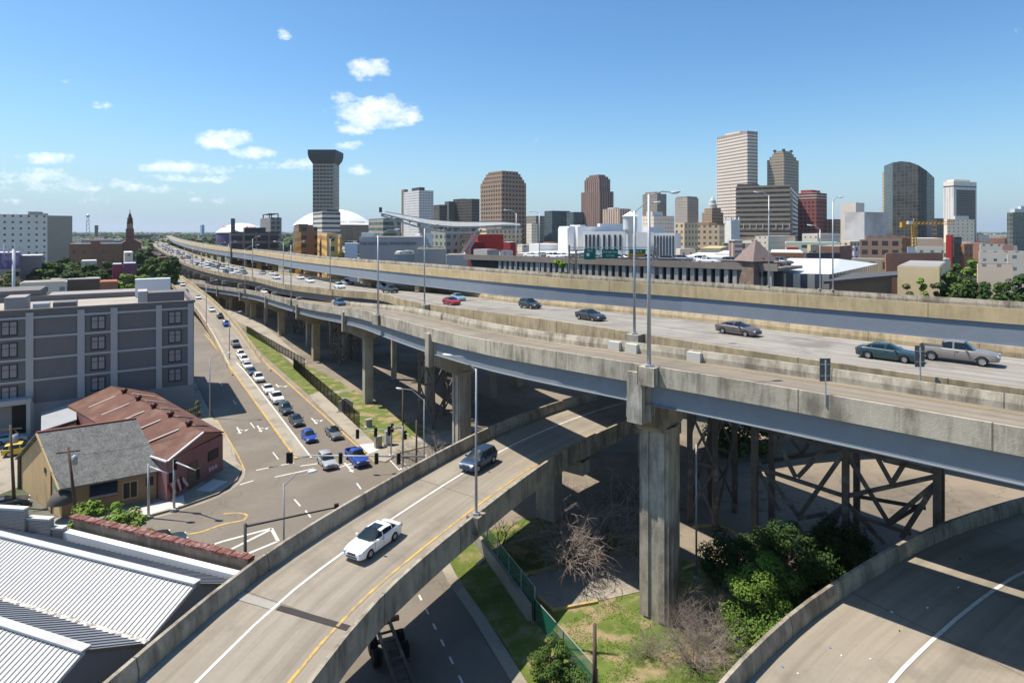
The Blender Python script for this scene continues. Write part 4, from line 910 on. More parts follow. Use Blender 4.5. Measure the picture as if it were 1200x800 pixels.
# backs of road signs on the near parapet
sgm = mat('sign_back', (.13, .135, .14), .5, .1, 1, metal=.3)
for path, x, y0, y1, lab, o in ((pA, 967.5, 420, 447, 'tall narrow road sign seen from behind on the near ramp parapet', -.05), (pB, 1078.5, 405, 430, 'narrow road sign seen from behind on the middle barrier near the pickup', -.6)):
    p, t, n_, s = at_px(path, x, o, 0); zt, zb_ = H - (y0 - HY) * p.y / F, H - (y1 - HY) * p.y / F
    T = thing('road_sign', lab, 'sign', p); rz = math.atan2(t.y, t.x) + 1.2
    MB().tube((p.x, p.y, p.z - .6), (p.x, p.y, zt - .1), .045, n=8).build('post', M['galv'], T); MB().box((p.x, p.y + .06, (zt + zb_) / 2), (.62, .03, zt - zb_), .0).build('panel', sgm, T)
    for k in (.25, .75): MB().box((p.x, p.y + .03, zb_ + (zt - zb_) * k), (.5, .03, .06)).build('bracket', M['galv'], T)
# white wedge barrier pieces on the ramp joint
for x, y in ((722, 400), (742, 403), (815, 416)):
    p, t = deck_pick(pA, x, y, o0=5, o1=7.4); T = MB()
    T.prism([(p.x + t.x * .55, p.y + t.y * .55), (p.x - t.x * .55, p.y - t.y * .55), (p.x - t.x * .55 - .28, p.y - t.y * .55 - .3), (p.x + t.x * .55 - .28, p.y + t.y * .55 - .3)], p.z, p.z + .75)
    setp(T.build('barrier_block', M['walk_white']), {722: 'white barrier block on the near ramp, leftmost of three', 742: 'white barrier block on the near ramp beside the lamp pedestal', 815: 'lone white barrier block on the near ramp right of the tallest lamp post'}[x], 'barrier')

# ------------------------------------------------------------ fences and walls
def fence(a_, b_, ht, label, m_, bars=.14, post=2.4, mesh=None, z0=0.0, rail=True):
    a, b2 = Vector((a_[0], a_[1], z0)), Vector((b_[0], b_[1], z0)); T = thing('metal_fence', label, 'fence', a); L = (b2 - a).length; d = (b2 - a) / L; up = Vector((0, 0, 1))
    n = int(L / post)
    for i in range(n + 1): MB().bar(a + d * L * i / n, a + d * L * i / n + up * (ht + .05), .08).build('post', m_, T)
    mb = MB()
    if mesh is None:
        k = 0.0
        while k < L: mb.bar(a + d * k + up * .12, a + d * k + up * ht, .02, .02); k += bars
        mb.build('pickets', m_, T)
        for z in (.15, ht - .1): MB().bar(a + up * z, b2 + up * z, .05).build('rail', m_, T)
    else:
        nn_ = Vector((-d.y, d.x, 0)) * .01
        mb.face([a + nn_, b2 + nn_, b2 + nn_ + up * ht, a + nn_ + up * ht]); mb.build('mesh_panel', mesh, T); MB().bar(a + up * ht, b2 + up * ht, .05).build('rail', M['galv'], T)
    return T
fence(P(289, 390), P(357, 431), 2.0, 'low black railing beside the grass strip, farther of two', M['black'])
fence(P(344, 432), P(421, 502), 2.3, 'black iron picket fence between grass strip and sidewalk, nearer of two', M['black'], .12)
gm, n, b = base('green_mesh', .6); b.inputs['Base Color'].default_value = (.01, .14, .09, 1); tr2 = n.nodes.new('ShaderNodeBsdfTransparent'); mx = n.nodes.new('ShaderNodeMixShader'); mx.inputs[0].default_value = .62
n.links.new(tr2.outputs[0], mx.inputs[1]); n.links.new(b.outputs[0], mx.inputs[2]); n.links.new(mx.outputs[0], n.nodes['Material Output'].inputs[0])
wa = [P(546, 623), P(580, 668), P(621, 728)]; mb = MB(); sweep(mb, catmull([(p.x, p.y, 0) for p in wa], 2), rect(-.16, .16, 0, 1.25)); setp(mb.build('retaining_wall', M['walk']), 'low pale retaining wall carrying the green mesh fence', 'wall')
fence((P(546, 623).x + .3, P(546, 623).y, 0), (P(622, 728).x + .3, P(622, 728).y, 0), 2.6, 'green mesh fence on the low wall along the lower street', M['galv'], mesh=gm)
fence((P(622, 728).x + .3, P(622, 728).y, 0), P(700, 815), 1.7, 'thin wire fence with white top rail running to the bottom edge', M['galv'], mesh=gm, post=3)
# ------------------------------------------------------------ grey hotel
hu = Vector((.844, .537, 0)); hv = Vector((-.537, .844, 0)); HC = Vector((-51.7, 97.1, 0)); HL = 62; HW = 22; HZ = 17.6
dkg = mat('dark_grey_render', (.175, .16, .155), .85, .08, .3, streak=.3, dirt=(.13, .125, .12)); lgg = mat('light_grey_trim', (.43, .40, .38), .85, .08, .5); mdg = mat('mid_grey_render', (.30, .28, .265), .85, .1, .4)
roofm = mat('tan_flat_roof', (.36, .32, .27), .95, .15, .2, patch=(.28, .25, .22), patch_s=.12, pr=(.5, .65))
winf = mat('window_frame_black', (.02, .02, .022), .5, .05, 1); curt = mat('pale_curtained_glass', (.27, .245, .25), .25, .15, 1.2, spec=.5)
T = thing('hotel_building', 'grey five storey hotel with pilasters and paned windows at the left edge', 'building', HC)
c0, c1, c2, c3 = HC, HC - hu * HL, HC - hu * HL + hv * HW, HC + hv * HW
MB().prism([c0, c3, c2, c1], 0, HZ, top=False).build('wall', dkg, T)
ins = .35
ri = [HC + (-hu + hv) * ins, HC - hu * (HL - ins) + hv * ins, HC - hu * (HL - ins) + hv * (HW - ins), HC - hu * ins + hv * (HW - ins)]
mb = MB(); mb.face([(p.x, p.y, HZ - .7) for p in ri], [(0, 0)] * 4); mb.build('flat_roof', roofm, T)
mb = MB(); hz_ = [c0, c1, c2, c3]
for i in range(4):
    a, b2 = hz_[i], hz_[(i + 1) % 4]; m_ = (a + b2) / 2; inn = ((c0 + c2) / 2 - m_).normalized() * .1
    mb.bar(a + inn + Vector((0, 0, HZ + .05)), b2 + inn + Vector((0, 0, HZ + .05)), .62, .35)
    mb.bar(a + inn * 3 + Vector((0, 0, HZ - .3)), b2 + inn * 3 + Vector((0, 0, HZ - .3)), .2, .8)
mb.build('cornice', dkg, T)
def hf(s, z, o=0): return HC - hu * s - hv * o + Vector((0, 0, z))
for s, w_ in ((.5, 1.0), (4.9, 1.0), (10.8, 1.1), (14.9, 1.1), (20.9, 1.1), (27, 1.1), (35, 1.1), (44, 1.1)):
    if w_ < .01: continue
    MB().bar(hf(s, 4.2, .1), hf(s, HZ - .25, .1), w_ * .8, .2, up=hv).build('pilaster', lgg, T)
for z in (16.6, 13.75, 10.65, 7.55): MB().bar(hf(.2, z, .06), hf(HL, z, .06), .3, .26, up=hv).build('string_course', lgg, T)
MB().bar(hf(.0, 2.1, .045), hf(HL, 2.1, .045), .07, 4.2, up=(0, 0, 1)).build('ground_floor_wall', mdg, T)
for s in (2.7, 12.8 - 2.0 + 6.6, 30 - 1.0, 40, 50):
    pass
def hs(px_):
    k = (px_ - 600) / F; return (-51.7 - 97.1 * k) / (.844 - .537 * k)
for pxx in (205, 115, 11):
    s = hs(pxx)
    for z in (15.2, 12.15, 9.1, 6.0):
        f_ = MB(); f_.bar(hf(s - .92, z, .03), hf(s + .92, z, .03), .14, 2.05, up=(0, 0, 1)); w0 = f_.build('window', winf, T)
        for i in (-1, 1):
            for j in (0, 1):
                q = MB(); zc = z + (.62 if j else -.3); hh = .62 if j else 1.08; q.bar(hf(s + i * .43 - .36, zc, .11), hf(s + i * .43 + .36, zc, .11), .03, hh, up=(0, 0, 1)); o = q.build('pane', curt, T)
                o.parent = w0
for pxx, w_ in ((223.5, .0),):
    pass
# entrance at the left end: canopy slab and dark opening
MB().bar(hf(hs(39), 5.0, .9), hf(hs(-20), 5.0, .9), 1.9, .7, up=(0, 0, 1)).build('entrance_canopy', lgg, T)
MB().bar(hf(hs(33), 2.3, .09), hf(hs(14), 2.3, .09), .08, 4.2, up=(0, 0, 1)).build('entrance', mat('dark_opening', (.03, .025, .022), .7, .2, 1), T)
MB().bar(hf(hs(37), 0, 1.6), hf(hs(37), 4.7, 1.6), .6).build('canopy_column', lgg, T)
def hbox(pxl, pyl, s0_, s1_, v0, v1, z0, z1, nm, m_):
    ps = [HC - hu * s0_ + hv * v0, HC - hu * s1_ + hv * v0, HC - hu * s1_ + hv * v1, HC - hu * s0_ + hv * v1]; return MB().prism(ps, z0, z1).build(nm, m_, T)
hbox(0, 0, 1.2, 6.4, 2.6, 7, HZ - .7, HZ + 1.5, 'stair_penthouse', dkg); hbox(0, 0, 6.4, 7.7, 2.5, 7.1, HZ - .7, HZ + 1.8, 'stair_penthouse', lgg)
hbox(0, 0, 15.6, 18.4, 1.6, 4.8, HZ - .7, HZ + .8, 'roof_unit', dkg); hbox(0, 0, 18.9, 20.8, 2.2, 4.2, HZ - .7, HZ + .7, 'roof_unit', mat('aluminium', (.45, .45, .46), .35, .1, 1, metal=.6)); hbox(0, 0, 21.6, 24, 2, 7, HZ - .7, HZ + 1.8, 'roof_unit', mdg)
hbox(0, 0, 3, 21, HW + .1, HW + 8, 0, HZ + .1, 'rear_wing', mdg); hbox(0, 0, 22, 52, HW + .1, HW + 10, 0, HZ + 1.2, 'rear_wing', dkg)
MB().prism([HC - hu * 2.4 + hv * 19, HC - hu * 8 + hv * 19, HC - hu * 8 + hv * 21.4, HC - hu * 2.4 + hv * 21.4], HZ - .7, HZ + 2.6).build('white_screen', mat('white_screen', (.6, .62, .64), .7, .05, 1), T)

# ------------------------------------------------------------ pink warehouse with maroon roof
maroon = mat('maroon_metal_roof', (.12, .055, .04), .8, .3, .3, patch=(.19, .115, .08), patch_s=.35, pr=(.5, .7)); pink = mat('dusty_pink_wall', (.30, .15, .145), .9, .15, .6, streak=.3, dirt=(.2, .1, .1))
T = thing('warehouse_building', 'pink walled warehouse with low maroon metal roof and a row of round vents', 'building', (-45, 74, 0))
R1 = Vector((-35, 72.4, 4.6)); R2 = Vector((-36.8, 63.7, 4.4)); AP = Vector((-35.1, 67.8, 6.1)); R3 = Vector((-39.4, 65.2, 4.4)); B1 = Vector((-54.4, 90.4, 4.6)); B2 = Vector((-62.5, 84.0, 4.4)); BA = Vector((-58.6, 87.3, 6.3))
mb = MB(); th = Vector((0, 0, .12))
def slab(mb, ps, t=.12):
    up = Vector((0, 0, t)); ps = [Vector(p) for p in ps]
    nrm = (ps[1] - ps[0]).cross(ps[2] - ps[1])
    if nrm.z < 0: ps = ps[::-1]
    mb.face([p + up for p in ps], [(p.x, p.y) for p in ps]); mb.face(ps[::-1])
    for i in range(len(ps)): j = (i + 1) % len(ps); mb.face([ps[i], ps[j], ps[j] + up, ps[i] + up])
slab(mb, [R1, B1, BA, AP]); slab(mb, [AP, BA, B2, R3, R2]); mb.build('roof', maroon, T)
mb = MB(); pts = [R1, B1, B2, R3, R2]
MB().prism([(p.x * .995 + -45 * .005, p.y * .995 + 74 * .005) for p in pts], 0, 4.42).build('wall', pink, T)
mb = MB(); mb.face([R2 + Vector((-.05, .1, 0)), R1 + Vector((-.08, 0, 0)), AP + Vector((-.08, 0, 0))]); mb.build('gable', pink, T)
MB().bar(R2 + Vector((.08, 0, .1)), AP + Vector((.08, 0, .1)), .16).build('white_fascia', M['white'], T)
MB().bar(AP + Vector((.08, 0, .1)), R1 + Vector((.08, 0, .1)), .12).build('maroon_fascia', maroon, T)
MB().bar(R3 + Vector((0, -.1, .1)), R2 + Vector((0, -.1, .1)), .16).build('white_fascia', M['white'], T)
ltm = mat('translucent_strip', (.42, .36, .32), .6, .1, 1)
for i in range(5):
    k = .12 + i * .175; c_ = AP.lerp(BA, k); MB().lathe((c_.x, c_.y, c_.z + .05), [(.28, 0), (.3, .25), (.42, .32), (.42, .5), (.1, .72), (.01, .72)], 14).build('roof_vent', mat('dark_maroon_vent', (.07, .02, .018), .5, .1, 1), T, True)
    e1 = R1.lerp(B1, k + .0); e2 = R3.lerp(B2, k + .02)
    for e in (e1, e2):
        a = c_.lerp(e, .2) + Vector((0, 0, .16)); b2 = c_.lerp(e, .78) + Vector((0, 0, .15)); MB().bar(a, b2, .42, .06).build('skylight_strip', ltm, T)
# street front: openings, mural blocks, awning
fd = (R1 - R2); fd.z = 0; fd.normalize(); fn = Vector((fd.y, -fd.x, 0)); R2g = Vector((R2.x, R2.y, 0)) + fn * .02
MB().bar(R2g + fd * 3.1 + Vector((0, 0, 1.5)), R2g + fd * 4.6 + Vector((0, 0, 1.5)), .08, 2.9, up=(0, 0, 1)).build('door', mat('brown_door', (.16, .11, .075), .8, .2, 1), T)
MB().bar(R2g + fd * 6.3 + Vector((0, 0, 2.6)), R2g + fd * 8.0 + Vector((0, 0, 2.6)), .08, 1.1, up=(0, 0, 1)).build('window', winf, T)
mw = mat('mural_white', (.6, .5, .5), .8, .2, 1); md = mat('mural_dark', (.16, .03, .04), .8, .2, 1)
rr = random.Random(3)
for i in range(6): MB().bar(R2g + fd * (.35 + i * .42) + Vector((0, 0, 1.25 + rr.uniform(-.1, .1))), R2g + fd * (.6 + i * .42) + Vector((0, 0, 1.35)), .07, 1.5, up=(0, 0, 1)).build('mural_letter', mw if i % 2 else md, T)
for i in range(3): MB().bar(R2g + fd * (6.4 + i * .5) + Vector((0, 0, 1.0)), R2g + fd * (6.7 + i * .5) + Vector((0, 0, 1.15)), .07, .5, up=(0, 0, 1)).build('mural_letter', mw, T)
# lean-to between hotel and warehouse
T = thing('shed_building', 'narrow lean-to shed with grey metal roof between hotel and maroon roof', 'building', (-62, 80, 0))
MB().prism([(-66, 84), (-60, 76.5), (-57.4, 78.7), (-63.2, 86.3)], 0, 3.6).build('wall', mat('mottled_wall', (.42, .36, .26), .9, .4, 1.5, patch=(.16, .14, .12), patch_s=1.5), T)
mb = MB(); slab(mb, [(-66.2, 84, 3.4), (-60, 76.1, 3.5), (-57.2, 78.5, 4.2), (-63.2, 86.5, 4.2)]); mb.build('roof', mat('grey_tin_roof', (.3, .31, .32), .6, .15, 1), T)

# ------------------------------------------------------------ yellow house
yl = mat('ochre_siding', (.56, .40, .21), .85, .15, .6, streak=.15, dirt=(.3, .18, .07)); br = mat('brown_siding', (.30, .20, .115), .85, .15, .6)
shg, n, b = base('grey_shingles', .95)
g = n.nodes.new('ShaderNodeNewGeometry').outputs['Position']; vz = noise(n, 1.1, 5, g, .7); v2 = noise(n, 7, 3, g, .7)
c = mix(n, ramp(n, mth(n, 'ADD', mth(n, 'MULTIPLY', vz, .4), mth(n, 'MULTIPLY', v2, .6)), .4, .62), (.10, .10, .095), (.24, .235, .215)); n.links.new(c, b.inputs['Base Color'])
T = thing('house_building', 'small ochre yellow house with steep grey shingle roof by the crossing', 'house', (-45, 62, 0))
F0 = Vector((-45.3, 60.1, 0)); F1 = Vector((-38.4, 64.5, 0)); dv = Vector((-10.2, 7.4, 0)); mid0 = F0 + dv * .48; mid1 = F1 + dv * .48; Bk0 = F0 + dv; Bk1 = F1 + dv
MB().prism([F0, F1, Bk1, Bk0], 0, 3.4, top=False).build('wall', yl, T)
mb = MB()
for a, b2, m2 in ((F0, Bk0, mid0), (F1, Bk1, mid1)):
    mb.face([a + Vector((0, 0, 3.4)), b2 + Vector((0, 0, 3.4)), m2 + Vector((0, 0, 7.35))])
mb.build('gable', yl, T)
fo = (F0 - F1).normalized() * .4; eo = -dv.normalized() * .55; mb = MB()
slab(mb, [F0 + eo + fo + Vector((0, 0, 3.15)), F1 + eo - fo + Vector((0, 0, 3.15)), mid1 - fo + Vector((0, 0, 7.5)), mid0 + fo + Vector((0, 0, 7.5))], .15)
slab(mb, [Bk0 - eo + fo + Vector((0, 0, 3.15)), Bk1 - eo - fo + Vector((0, 0, 3.15)), mid1 - fo + Vector((0, 0, 7.5)), mid0 + fo + Vector((0, 0, 7.5))], .15); mb.build('roof', shg, T)
MB().bar(mid0 + fo + Vector((0, 0, 7.68)), mid1 - fo + Vector((0, 0, 7.68)), .2, .12).build('ridge_tile', mat('terracotta', (.36, .12, .07), .8, .2, 1), T)
MB().bar(F0 + eo + fo + Vector((0, 0, 3.2)), mid0 + fo + Vector((0, 0, 7.55)), .12, .25).build('bargeboard', yl, T)
fdir = (F1 - F0).normalized(); fnn = Vector((fdir.y, -fdir.x, 0)) * .04; lo = Vector(F0) + fnn
mb = MB(); mb.bar(lo + Vector((0, 0, 1.7)), lo + fdir * 8.2 + Vector((0, 0, 1.7)), .03, 3.3, up=(0, 0, 1)); mb.build('front_siding', br, T)
MB().bar(lo + fdir * 5.1 + fnn + Vector((0, 0, 1.7)), lo + fdir * 6.5 + fnn + Vector((0, 0, 1.7)), .06, 1.9, up=(0, 0, 1)).build('window', mat('tan_trim', (.45, .34, .2), .8, .1, 1), T)
for i in (0, 1): MB().bar(lo + fdir * (5.2 + i * .65) + fnn * 2.5 + Vector((0, 0, 1.7)), lo + fdir * (5.75 + i * .65) + fnn * 2.5 + Vector((0, 0, 1.7)), .03, 1.6, up=(0, 0, 1)).build('pane', winf, T)
MB().bar(lo + fdir * 7.2 + fnn + Vector((0, 0, 2.2)), lo + fdir * 7.9 + fnn + Vector((0, 0, 2.2)), .06, .9, up=(0, 0, 1)).build('window', winf, T)
awm = mat('black_awning', (.022, .022, .025), .7, .2, 1)
mb = MB(); a = lo + fdir * 2.3 + Vector((0, 0, 2.9)); b2 = lo + fdir * 4.7 + Vector((0, 0, 2.9)); o_ = fnn.normalized() * 1.1 + Vector((0, 0, -1.1)); slab(mb, [a, b2, b2 + o_, a + o_], .06); mb.build('awning', awm, T)
mb = MB(); dm = lo + fdir * .0 + Vector((0, 0, 2.0)); mb.lathe(dm, [(1.15, -.2), (1.1, .2), (.85, .6), (.45, .85), (.01, .95)], 16); mb.build('dome_awning', mat('grey_awning', (.09, .085, .075), .8, .1, 1), T, True)
gd = dv.normalized(); gn = Vector((-gd.y, gd.x, 0)) * 1
if gn.dot(F0 - F1) < 0: gn = -gn
MB().bar(F0 + gd * 1.0 + gn * .05 + Vector((0, 0, 3.3)), F0 + gd * 1.9 + gn * .05 + Vector((0, 0, 3.3)), .05, 1.2, up=(0, 0, 1)).build('shutter', mat('teal_shutter', (.02, .3, .3), .6, .1, 1), T)
MB().bar(F0 + gd * 4.4 + gn * .05 + Vector((0, 0, 3.9)), F0 + gd * 4.9 + gn * .05 + Vector((0, 0, 3.9)), .05, .5, up=(0, 0, 1)).build('vent', winf, T)
MB().bar(F0 + gd * 2.6 + gn * .1, F0 + gd * 2.6 + gn * .1 + Vector((0, 0, 4.4)), .1).build('drainpipe', M['wood'], T)
MB().bar(Bk0 + gn * .1, Bk0 + gn * .1 + Vector((0, 0, 3.6)), .3).build('corner_post', M['wood'], T)
# ------------------------------------------------------------ white ribbed roof sheds, bottom left
wr = mat('white_metal_roof', (.48, .475, .46), .5, .1, .3, spec=.4, patch=(.40, .385, .355), patch_s=.3, pr=(.55, .75)); grr = mat('shaded_metal_roof', (.20, .215, .235), .6, .1, .4); rib = mat('roof_rib', (.5, .49, .47), .6, .1, 1)  # darker grey copy puts the shade of the unlit slopes into the colour
rd = Vector((16.6, -5.7, 0)).normalized(); rp = Vector((-rd.y, rd.x, 0))
T = thing('shed_building', 'long low shed with white ribbed saw gable roofs at the bottom left corner', 'building', (-25, 36, 0))
RE = P(230, 684, 8.0)                                 # ridge end
def rl(off, along, z): q = RE + rp * off - rd * along; return Vector((q.x, q.y, z))
LEN = 40; e_ = {3.1: -.1, 0: 0, -2.9: .9, -6.1: 2.2, -9.2: 3.0, -12.4: 4.2}
offs = [3.2, 0, -3.0, -6.2, -9.3, -12.5]; zs_ = [6.3, 8.0, 6.3, 8.0, 6.3, 8.0]; ext = [-.6, 0, .4, .6, .8, 1]
for i in range(5):
    a, b2 = rl(offs[i], ext[i], zs_[i]), rl(offs[i], LEN, zs_[i]); c_, d = rl(offs[i + 1], LEN, zs_[i + 1]), rl(offs[i + 1], ext[i + 1], zs_[i + 1])
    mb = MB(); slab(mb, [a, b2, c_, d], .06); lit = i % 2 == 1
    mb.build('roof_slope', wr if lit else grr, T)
    mb = MB(); k = .2
    nr = (b2 - a).cross(d - a).normalized(); nr = nr if nr.z > 0 else -nr
    L_ = LEN - 1.2
    while k < L_:
        p0 = a.lerp(b2, k / LEN) + nr * .10; p1 = d.lerp(c_, k / LEN) + nr * .10; mb.bar(p0 - nr * .03, p1 - nr * .03, .05, .07, up=nr); k += .33 if lit else .5
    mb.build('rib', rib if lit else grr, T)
for i in (1, 3, 5): MB().bar(rl(offs[i], -.1 + ext[i], 8.12), rl(offs[i], LEN, 8.12), .5, .1).build('ridge_cap', wr, T)
for i in (2, 4): MB().bar(rl(offs[i], -.1 + ext[i], 6.42), rl(offs[i], LEN, 6.42), .35, .08).build('valley_gutter', mat('pale_gutter', (.55, .53, .48), .7, .2, 2, patch=(.2, .18, .15), patch_s=3), T)
mb = MB(); pr = [rl(offs[i], ext[i] + .05, zs_[i] - .05) for i in range(6)]
for i in range(5): mb.face([Vector((pr[i].x, pr[i].y, 0)), Vector((pr[i + 1].x, pr[i + 1].y, 0)), pr[i + 1], pr[i]], [(0, 0)] * 4)
mb.build('end_wall', mat('grey_corrugated_wall', (.17, .18, .195), .6, .1, .6), T)
for i in range(5): MB().bar(pr[i] + Vector((0, 0, .0)), pr[i + 1] + Vector((0, 0, .0)), .14, .16).build('gable_trim', M['rust'] if i % 2 == 0 else wr, T)
q = rl(-7.6, .3, 5.9) + rd * .35; MB().box(q, (.5, .4, .3), .3).build('floodlight', M['lamp'], T)
# parapets beyond the roof
mb = MB(); a = rl(4.3, 1.2, 0); a = P(279, 671, 6.6); b2 = P(78, 621, 6.6); dd = (b2 - a).normalized(); a2 = a - dd * .4
W0 = Vector((a2.x, a2.y, 0)); W1 = Vector((b2.x, b2.y, 0))
T2 = thing('parapet_wall', 'long brick parapet with red tile coping and white inner face beside the white roof', 'wall', W0)
mb = MB(); mb.bar(W0 + Vector((0, 0, 3.3)), W1 + Vector((0, 0, 3.3)), .5, 6.6, up=(0, 0, 1)); mb.build('white_wall', M['white'], T2)
perp = Vector((-dd.y, dd.x, 0)); perp = perp if perp.y > 0 else -perp
W2, W3 = W0 + perp * .75 + Vector((0, 0, 3.6)), W1 + perp * .75 + Vector((0, 0, 3.6)); mb = MB(); mb.bar(W2, W3, .5, 7.2, up=(0, 0, 1)); mb.build('brick_wall', mat('old_brick_wall', (.24, .19, .14), .9, .35, 1.4, streak=.6), T2)
tile = mat('red_coping_tile', (.17, .065, .05), .8, .3, 2, patch=(.3, .2, .17), patch_s=2); k = 0; Lw = (W3 - W2).length
while k < Lw:
    q = W2.lerp(W3, k / Lw) + Vector((0, 0, 3.66)); MB().bar(q, q - (W2 - W3).normalized() * .5, .6, .16 + .05 * ((int(k * 2)) % 2)).build('coping_tile', tile, T2); k += .56
blk_, n, b = base('grey_block_masonry', .9)
uvn = n.nodes.new('ShaderNodeTexCoord').outputs['UV']; bt = n.nodes.new('ShaderNodeTexBrick'); bt.inputs['Scale'].default_value = 2.4; bt.inputs['Color1'].default_value = (.2, .17, .14, 1); bt.inputs['Color2'].default_value = (.13, .115, .1, 1); bt.inputs['Mortar'].default_value = (.42, .4, .37, 1); bt.inputs['Mortar Size'].default_value = .05
n.links.new(uvn, bt.inputs[0]); n.links.new(bt.outputs[0], b.inputs['Base Color'])
T3 = thing('parapet_wall', 'stepped masonry block parapet at the left edge above the white roof', 'wall', P(60, 625, 6.3))
for x0, x1, yt in ((-60, 31, 598), (31, 61, 608), (61, 76, 617)):
    zt = 8.2 - (yt - 598) * .075; a, b2 = P(x0, 628, 6.2), P(x1, 628, 6.2)
    a = Vector((a.x, b2.y + (b2.x - a.x) * .12, 0)); b3 = Vector((b2.x, b2.y, 0)); mb = MB()
    MB().bar(a + Vector((0, 0, zt / 2)), b3 + Vector((0, 0, zt / 2)), .35, zt, up=(0, 0, 1)).build('block_wall', blk_, T3); MB().bar(a + Vector((0, 0, zt + .06)), b3 + Vector((0, 0, zt + .06)), .5, .14).build('coping', M['walk_white'], T3)

# ------------------------------------------------------------ city buildings
def corners(x0, xs, x1, Y, al, depth=30):
    al = R(al); u_ = Vector((math.cos(al), math.sin(al), 0)); w_ = Vector((-math.sin(al), math.cos(al), 0)); N = Vector(((xs - 600) / F * Y, Y, 0)); k0, k1 = (x0 - 600) / F, (x1 - 600) / F
    den = -w_.x + k0 * w_.y; a = (N.x - k0 * N.y) / den if abs(xs - x0) > .5 and den > .02 else depth
    den = u_.x - k1 * u_.y; b_ = (k1 * N.y - N.x) / den if abs(xs - x1) > .5 and den > .02 else depth
    return N, u_, w_, min(a, 400), min(b_, 400)
def zt_(y, Y): return H + (HY - y) * Y / F
def bld(label, x0, xs, x1, yt, Y, m_, al=30, cat='building', name='office_building', tops=(), roof=None, par=.9, group=None, z0=0, dp=30):
    N, u_, w_, a, b_ = corners(x0, xs, x1, Y, al, dp); zt = zt_(yt, Y); T = thing(name, label, cat, N, group=group)
    Q = lambda i, j: N + u_ * b_ * i + w_ * a * j
    MB().prism([Q(0, 0), Q(1, 0), Q(1, 1), Q(0, 1)], z0, zt, top=True).build('wall', m_, T)
    rf = roof or M['walk']
    e = min(.03, .5 / max(a, b_))
    MB().prism([Q(e, e), Q(1 - e, e), Q(1 - e, 1 - e), Q(e, 1 - e)], zt, zt + .15).build('roof', rf, T)
    for (i0, i1, j0, j1, ytp, mm) in tops:
        z1 = zt_(ytp, Y); MB().prism([Q(i0, j0), Q(i1, j0), Q(i1, j1), Q(i0, j1)], zt + .15, z1).build('penthouse', mm, T)
    return T, Q, zt, N, u_, w_, a, b_
conc_l = facade('fac_white_conc', (.60, .57, .52), (.14, .135, .13), bay=3.6, flo=3.8, u=(.34, .66), v=(.35, .65))
bands_w = facade('fac_bands_white', (.55, .54, .52), (.06, .065, .075), bay=3, flo=4.2, u=(0, 1), v=(.35, .8))
gridb = facade('fac_brown_grid', (.30, .225, .17), (.035, .03, .03), bay=6.2, flo=6.6, u=(.24, .82), v=(.3, .82))
wht = mat('roof_white', (.62, .62, .6), .8, .1, .1); grf = mat('roof_grey', (.3, .29, .28), .9, .15, .05); dkr = mat('roof_dark', (.09, .09, .09), .9, .2, .05)
# flared top tower
fl = facade('fac_tower_olive', (.30, .28, .25), (.055, .05, .048), bay=4.6, flo=5.0, u=(.1, .9), v=(.3, .86))
T, Q, zt, N, u_, w_, a, b_ = bld('tall dark tower with a flared black crown, tallest on the left half', 365, 366.5, 391, 191, 820, fl, 2, tops=()); ct = (Q(0, 0) + Q(1, 1)) / 2
dkc = mat('dark_crown', (.055, .06, .068), .6, .1, .1); mb = MB(); rs = []
hb = b_ / 2; Z = [(1.0, 191.5), (1.26, 186), (1.34, 181), (1.34, 176), (1.2, 175.6)]
for k_, yy_ in Z: rs.append([Vector((ct.x + sx * hb * k_, Q(0, 0).y + hb + sy * hb * k_, zt_(yy_, 820))) for sx, sy in ((-1, -1), (1, -1), (1, 1), (-1, 1))])
for i in range(len(rs) - 1):
    for j in range(4): mb.face([rs[i][j], rs[i][(j + 1) % 4], rs[i + 1][(j + 1) % 4], rs[i + 1][j]])
mb.face(rs[-1]); mb.build('crown', dkc, T)
bld('banded white office block standing in front of the flared tower', 367, 377.5, 399, 248, 520, bands_w, 32, tops=((.35, .95, .2, .9, 245.5, dkc),))
# stadium dome
def dome(label, cx, cyt, cyb, rpx, Y, zw, walm, domem, name='stadium', rimz=None, nm2=None):
    c_ = PY(cx, Y + rpx * Y / F); Yc = c_.y; r_ = rpx * Yc / F * 1.0; zb_ = H + (HY - cyb) * Y / F; ztp = zt_(cyt, Yc); T = thing(name, label, 'stadium', (c_.x, c_.y, 0)); hd = ztp - zb_
    Rr = (r_ * r_ + hd * hd) / (2 * hd); pr = [(r_ * (1 - i / 16), zb_ + math.sqrt(max(Rr * Rr - (r_ * (1 - i / 16))**2, 0)) - (Rr - hd)) for i in range(17)]
    pr[-1] = (.01, pr[-1][1])
    MB().lathe((c_.x, c_.y, 0), [(r_ * 1.01, zb_ - 1), (r_ * 1.01, zb_)] + pr, 72).build('dome_roof', domem, T, True)
    MB().lathe((c_.x, c_.y, 0), [(r_ * .96, 0), (r_ * zw, zb_ * .55), (r_ * .97, zb_ - 1)], 64).build('wall', walm, T, True); return T, c_, r_, zb_
T, c_, r_, zb_ = dome('huge white dome stadium with brown wall behind the flared tower', 391, 245, 263, 44.5, 1150, 1.0, facade('fac_dome_wall', (.22, .16, .12), (.16, .115, .085), bay=14, flo=100, u=(.8, 1), v=(0, 1)), mat('dome_white', (.82, .82, .8), .6, .03, .02))
lmk = mat('letter_black', (.02, .02, .02), .7, .05, 1)
